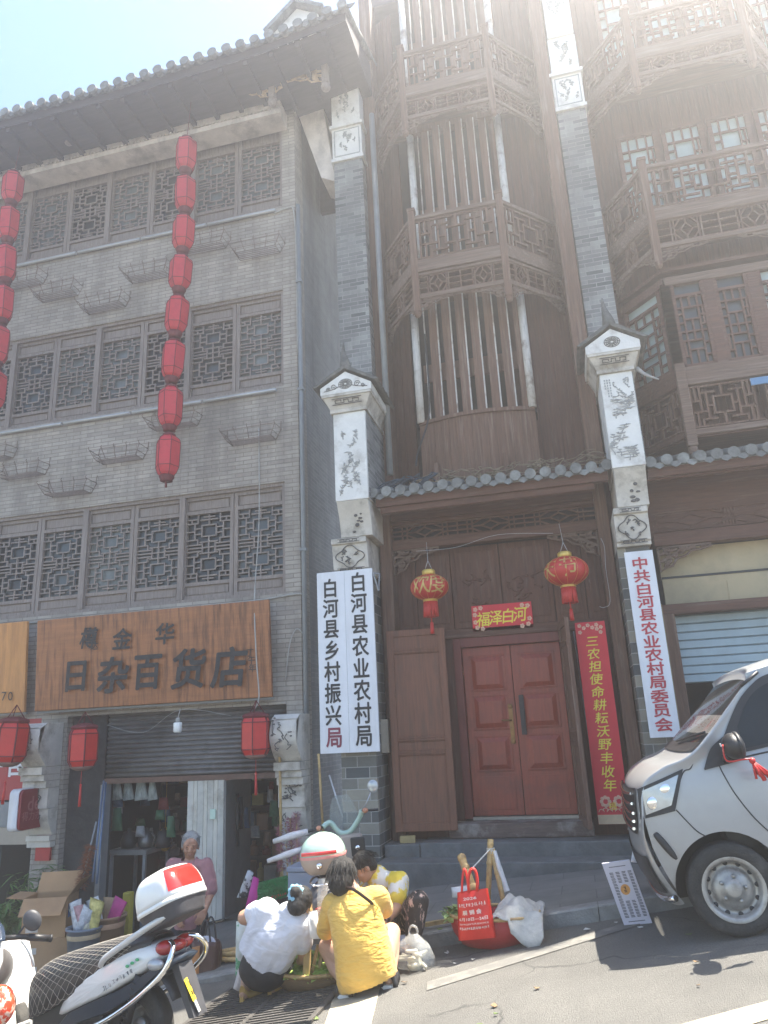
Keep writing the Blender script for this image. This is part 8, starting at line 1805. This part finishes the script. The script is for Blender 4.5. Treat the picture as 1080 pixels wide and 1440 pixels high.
heap('green_vegetables', 'fresh pale green vegetables heaped in the basket between the squatting women', 'vegetables', bc+Vector((0, 0, .10)), (.30, .25), .12, M('fresh_greens', (.40, .54, .12), .5, .45, 5, bump=0), 420, 3, .085)
mb = MB()
for a, b, Y0, Y1, r in (((434, 1262), (431, 1378), 6.12, 6.10, .028), ((449, 1322), (437, 1374), 6.18, 6.12, .016), ((455, 1322), (447, 1374), 6.2, 6.18, .012)): mb.bar(at(*a, Y0), at(*b, Y1), r*1.9, r)
mb.bar(at(430, 1258, 6.10), at(438, 1285, 6.10), .05, .02); solo('carrying_frame', mb, m_bamboo, 'upright bamboo carrying frame of the basket between the squatting women', 'handle')
cloth_bag('clear_bag', 'clear plastic bag of pale puffed snacks hanging on the bamboo frame', 'bag', A4([(434, 1282), (446, 1280), (450, 1320), (429, 1320)], 6.04), m_plas, .06, seed=61)
o, f = cloth_bag('clear_bag', 'long clear plastic bag hanging behind the puffed snacks', 'bag', A4([(447, 1236), (462, 1234), (458, 1296), (446, 1296)], 6.14), m_plasc, .06, seed=62)
# plastic bag of white radish
bp_ = at(584, 1366, 6.25); gz_ = road(bp_.x); R = random.Random(71)
heap('white_radish', 'white radishes packed in the clear bag on the road beside the yellow dress', 'vegetables', (bp_.x, 6.25, gz_+.045), (.065, .045), .10, M('white_radish_skin', (.50, .47, .36), .5, .15, 5, bump=.05), 18, 71, .030, leaf=False)
mb = MB(); c = Vector((bp_.x, 6.25, gz_+.004)); prof = [(.06, 0), (.14, .02), (.15, .09), (.125, .17), (.06, .22), (.03, .245)]
mb.rings([[c+Vector((q*cos(a)*(1+.07*sin(5*a+z*20)), q*.75*sin(a)*(1+.07*sin(4*a)), z)) for a in [2*pi*i/36 for i in range(36)]] for q, z in prof], False)
mb.tube(bez([c+Vector((-.03, 0, .235)), c+Vector((-.05, 0, .32)), c+Vector((.05, .0, .32)), c+Vector((.03, 0, .235))], 10), .009, 6)
solo('clear_bag', mb, m_plasc, 'knotted clear plastic bag holding white radishes on the road', 'bag')
cloth_bag('grey_bag', 'small crumpled grey plastic bag between the yellow dress and the radishes', 'bag', A4([(556, 1316), (570, 1314), (571, 1345), (555, 1348)], 6.38), M('grey_plastic', (.22, .24, .28), .3, .2, 9, bump=.5, bscale=20), .05, seed=63)
mb = MB(); a, b = at(598, 1300, 6.95), at(652, 1291, 6.95); mb.bar(a, b, .05, .03); solo('wooden_pole', mb, m_bamboo, 'flat bamboo carrying pole lying across the kerb behind the radishes', 'pole')
# red bag basket
rc = at(697, 1332, 6.62); rc = Vector((rc.x, 6.65, road(rc.x)))
basket('wicker basket wrapped in red sacking at the kerb in front of the steps', rc, (.37, .26), .22, m_reddull)
heap('green_vegetables', 'leafy green stalks poking from the left side of the red basket', 'vegetables', rc+Vector((-.30, -.06, .20)), (.09, .09), .08, M('pale_green_stalk', (.34, .46, .16), .5, .3, 5, bump=0), 60, 9, .09)
def drape(u, v):
    x = rc.x+.02+.38*u; y = rc.y-.29+.55*v; z = rc.z+.235+.10*sin(pi*min(1, u*1.1))*sin(pi*v)+.05*mnoise.noise(Vector((u*5, v*5, 3)))
    if v < .22 and u > .35: z -= (.22-v)*1.0*(1-abs(u-.72)*1.6)
    return (x, y, z)
mb = MB(); mb.grid(drape, 22, 22); solo('white_sack', mb, m_tarp, 'dusty white sack draped over the right half of the red basket', 'sack', solid=.006)
cloth_bag('white_sack', 'grey white plastic sheet bunched on the left rim of the red basket', 'sack', A4([(634, 1248), (662, 1244), (662, 1262), (636, 1262)], 6.72), m_plas, .05, seed=66)
o, f = cloth_bag('red_bag', 'red shopping bag with white printing hung on the red basket', 'bag', A4([(643, 1255), (686, 1249), (698, 1318), (645, 1323)], 6.36), m_redbag, .045, seed=67)
ca = A4([(643, 1255), (686, 1249), (698, 1318), (645, 1323)], 6.36); sub = MB()
def bagpt(u, v): return f(u, v, 1)+Vector((0, -.006, 0))
def bag_text(body, u0, u1, v, h, off=.01):
    t = text_mb(body, 1, off, .0); mx = max(abs(q.x) for q in t.v) or 1; mz_ = max(abs(q.z) for q in t.v) or 1; q = MB(); q.f = t.f; q.sm = t.sm; q.v = [bagpt(lerp(u0, u1, .5+.5*p.x/mx), v-h*.5*p.z/mz_) for p in t.v]; put(sub, q, Matrix.Identity(4))
bag_text('2026', .20, .62, .14, .055); bag_text('展 销 会', .16, .72, .42, .10, .02); bag_text('6月10日—24日', .05, .88, .56, .07, .012)
for v, h, n, sd in ((.27, .085, 11, 1), (.66, .04, 17, 2), (.75, .06, 16, 3)):
    t = scribble(Matrix.Identity(4), 2, 2, n, 1, sd, 1); t2_ = MB(); R = random.Random(sd)
    for i in range(n):
        u = lerp(.05, .88, (i+.5)/n); du = .40*.83/n
        for k in range(4):
            if k % 2: aa, bb = bagpt(u-du, v+h*R.uniform(-.45, .45)), bagpt(u+du, v+h*R.uniform(-.45, .45)); bb.z = aa.z
            else: uu = u+du*R.uniform(-.8, .8); aa, bb = bagpt(uu, v-h*.45), bagpt(uu, v+h*.45*R.uniform(.2, 1))
            sub.bar(aa, bb, .0028 if h > .05 else .0018, .001)
lt = link('printing', sub.mesh('printing', o.location), M('white_print', (.72, .66, .60), .6, bump=0), o)
mb = MB()
for s in (.28, .62):
    p = bagpt(s-.12, .02); q = bagpt(s+.12, .02); mb.tube(bez([p, p+Vector((.02, .04, .22)), q+Vector((-.02, .04, .22)), q], 12), .010, 6); break
p = bagpt(.40, .02); mb.tube(bez([p, p+Vector((-.02, .0, .2)), p+Vector((.10, .02, .24)), bagpt(.66, .02)], 12), .012, 6); link('handle', mb.mesh('handle', o.location), m_redbag, o)
FR = thing('carrying_frame', 'bamboo carrying frame tied with string rising from the red basket', 'frame', rc)
for a, b, Y0, Y1, r in (((648, 1203), (667, 1252), 6.62, 6.5, .034), ((690, 1180), (686, 1275), 6.75, 6.7, .026), ((692, 1194), (713, 1290), 6.75, 6.62, .024)):
    mb = MB(); pa, pb = at(*a, Y0), at(*b, Y1); mb.tube([pa, pa.lerp(pb, .5), pb], [r, r*.9, r*.85], 9)
    for k in (0, 1, 3): mb.ell(pa.lerp(pb, .08+k*.28), r*1.12, 10, 6)
    part('bamboo', mb, m_bamboo, FR)
mb = MB(); mb.tube(spline([at(662, 1223, 6.58), at(678, 1206, 6.66), at(690, 1193, 6.73)], 5), .006, 5)
for k in range(4): mb.tube([at(690, 1193+2*k, 6.75)+Vector((.03*cos(a), .03*sin(a), 0)) for a in [2*pi*i/10 for i in range(11)]], .005, 5)
part('string', mb, M('white_string', (.6, .58, .52), .8, bump=0), FR)
cloth_bag('white_bag', 'empty white plastic bag hanging from the top of the bamboo frame', 'bag', A4([(693, 1196), (698, 1196), (717, 1252), (706, 1256)], 6.72), m_plas, .045, seed=68)
# price sheet leaning on the van
tl, tr = at(858, 1213, 6.35), at(897, 1209, 6.30); br, bl = atg(917, 1298), atg(878, 1302)
root = thing('calendar_board', 'white printed calendar sheet with an orange oval leaning against the front of the van', 'sheet', bl)
xd = (br-bl).normalized(); zd = ((tl-bl)+(tr-br)).normalized(); w_, h_ = (br-bl).length, ((tl-bl).length+(tr-br).length)/2
mt = frame_mt(bl, xd, zd); mb = MB(); mb.box(0, w_, 0, .008, 0, h_, mt); part('sheet', mb, M('pale_lilac_card', (.56, .56, .66), .5, .05, 3, bump=0), root)
mb = MB(); R = random.Random(6)
for i in range(4):
    for j in range(16):
        x, z = w_*(.14+.22*i), h_*(.12+.046*j)
        if abs(j-8.5) < 3.2 and i in (1, 2): continue
        for k in range(2): mb.box(x, x+w_*.15*R.uniform(.8, 1), -.0012, -.0002, z+.010*k, z+.010*k+.0065, mt)
for z in (.05, .92): mb.box(w_*.2, w_*.8, -.0012, -.0002, h_*z, h_*z+.006, mt)
part('printed_grid', mb, M('grey_print', (.12, .12, .15), .7, bump=0), root)
mb = MB(); c = mt @ Vector((w_*.5, -.002, h_*.56)); ex = Vector(xd); ez_ = Vector(zd); mb.add([c]+[c+ex*w_*.17*cos(a)+ez_*h_*.085*sin(a) for a in [2*pi*i/28 for i in range(28)]], [(0, i+1, (i+1) % 28+1) for i in range(28)]); part('orange_oval', mb, M('orange_print', (.62, .30, .08), .6, .2, 20, bump=0), root)
mb = scribble(mt @ Matrix.Translation((w_*.5, -.004, h_*.56)), w_*.16, h_*.11, 1, 2, 4, .006); part('oval_lettering', mb, M('brown_print', (.12, .05, .02), .6, bump=0), root)
cloth_bag('paper_scrap', 'white paper scrap tucked behind the calendar sheet at the van bumper', 'paper', A4([(890, 1192), (896, 1196), (901, 1214), (887, 1212)], 6.5), M('white_scrap', (.6, .6, .62), .7, bump=.2), .015, seed=70)

# ================================================================ neighbouring shop at the left edge
root = thing('shop_sign', 'red signboard with large white characters behind the pier at the left edge', 'sign', (-8.5, YL+.05, 1.0)); z1, z0 = at(40, 1008, YL+.05).z, at(40, 1124, YL+.05).z
mb = MB(); mb.box(-11, -7.29, YL+.02, YL+.09, z0, z1); part('board', mb, M('red_sign_panel', (.34, .022, .03), .4, .06, 2, bump=0), root)
mb = MB()
for ch, px, py, h in (('下', 6, 1050, .62), ('卜', 42, 1052, .62), ('百', 23, 1076, .34), ('酒', 52, 1084, .34)): p = at(px, py, YL+.015); put(mb, text_mb(ch, h, .02, .006), Matrix.Translation((p.x, YL+.0195, p.z)))
part('lettering', mb, m_wsign, root)
mb = MB(); mb.box(-12.5, -7.29, YL-.02, YL+.2, z0-.34, z0-.02); part('awning_band', mb, m_pipe, LB)
mb = MB(); mb.box(-12.5, -7.29, YL-.04, YL+.2, z0-.56, z0-.345); part('beige_band', mb, M('beige_band', (.36, .31, .25), .7, .15, 3), LB)
mb = MB()
for x in (-7.9, -8.6, -9.3): mb.box(x, x+.06, YL+.05, YL+.12, -2.4, z0-.57)
part('shop_mullion', mb, m_pipe, LB)
q1_ = at(24, 1122, 8.75); x = q1_.x; zt, zb_ = at(26, 1110, 8.75).z, at(22, 1170, 8.75).z
root = thing('light_box_sign', 'red rounded light box sign with white edge, lettering deli, projecting beside the left pier', 'sign', (x, 9.0, zb_))
def rbox(mb, xa, xb, ya, yb, za, zc, r):
    ring = [];
    for cx, cz, a0 in ((yb-r, zc-r, 0), (ya+r, zc-r, pi/2), (ya+r, za+r, pi), (yb-r, za+r, 1.5*pi)): ring += [(cx+r*cos(a0+pi/2*k/6), cz+r*sin(a0+pi/2*k/6)) for k in range(7)]
    mb.rings([[Vector((xx, a, b)) for a, b in ring] for xx in (xa, xb)], True, True)
mb = MB(); rbox(mb, x-.09, x+.045, 8.72, 9.26, zb_, zt, .07); part('white_edge', mb, m_wsign, root)
mb = MB(); rbox(mb, x+.046, x+.085, 8.73, 9.25, zb_+.01, zt-.01, .065); part('red_face', mb, M('dark_red_face', (.20, .012, .02), .35, .06, 2, bump=0), root)
mb = MB(); put(mb, text_mb('deli', .25, .018, .004), frame_mt((x+.087, 9.02, lerp(zb_, zt, .63)), (0, 1, 0), (0, 0, 1))); put(mb, text_mb('得力办公', .12, .006, .004), frame_mt((x+.087, 9.0, lerp(zb_, zt, .34)), (0, 1, 0), (0, 0, 1))); part('lettering', mb, M('faded_pink_lettering', (.36, .12, .12), .5, bump=0), root)
mb = MB(); p = at(58, 1190, 9.2); mb.box(p.x-.10, p.x+.12, 9.22, 9.26, p.z-.18, p.z+.25); solo('red_poster', mb, M('red_poster_paper', (.38, .03, .03), .6, .15, 6, bump=0), 'red poster pasted low behind the plants beside the left pier', 'poster')

# litter and scuffs along the kerb
R = random.Random(91); LM = [M('litter_white', (.55, .54, .5), .8, bump=0), M('litter_brown', (.20, .13, .07), .9, bump=0), M('litter_green', (.12, .17, .05), .8, bump=0)]
for i in range(26):
    x = R.uniform(-2.2, .6); y = R.uniform(4.4, 6.9) if i % 3 else R.uniform(6.2, 6.75); z = gz(x, y)+.006; a = R.uniform(0, pi); s_ = R.uniform(.008, .03); mb = MB()
    P = [Vector((x+cos(a+k*pi/2+R.uniform(-.3, .3))*s_*R.uniform(.6, 1.2), y+sin(a+k*pi/2)*s_*R.uniform(.5, 1), z+R.uniform(0, .012)+GS*0)) for k in range(4)]
    mb.prism(P, (0, 0, .003)); k = i % 3
    solo('litter', mb, LM[k], ('small white paper scrap lying on the sunlit asphalt', 'small dry brown leaf bit lying on the sunlit asphalt', 'small green leaf bit dropped on the asphalt')[k], 'litter', ('white paper scraps on the road', 'brown leaf bits on the road', 'green leaf bits on the road')[k])
# ================================================================ glare volume
mb = MB(); mb.box(-44, 44, -6, 22, -7, 14.6)
hz = struct('glare_haze', mb, None, 'stuff')  # volume added to imitate veiling lens glare from the sun
m = bpy.data.materials.new('glare_volume'); m.use_nodes = True; N, L = m.node_tree.nodes, m.node_tree.links
N.remove(N['Principled BSDF']); pv = N.new('ShaderNodeVolumePrincipled'); pv.inputs['Color'].default_value = (.97, .97, .98, 1)
pv.inputs['Density'].default_value = .0115; pv.inputs['Anisotropy'].default_value = .81
L.new(pv.outputs[0], N['Material Output'].inputs['Volume']); hz.data.materials.append(m)
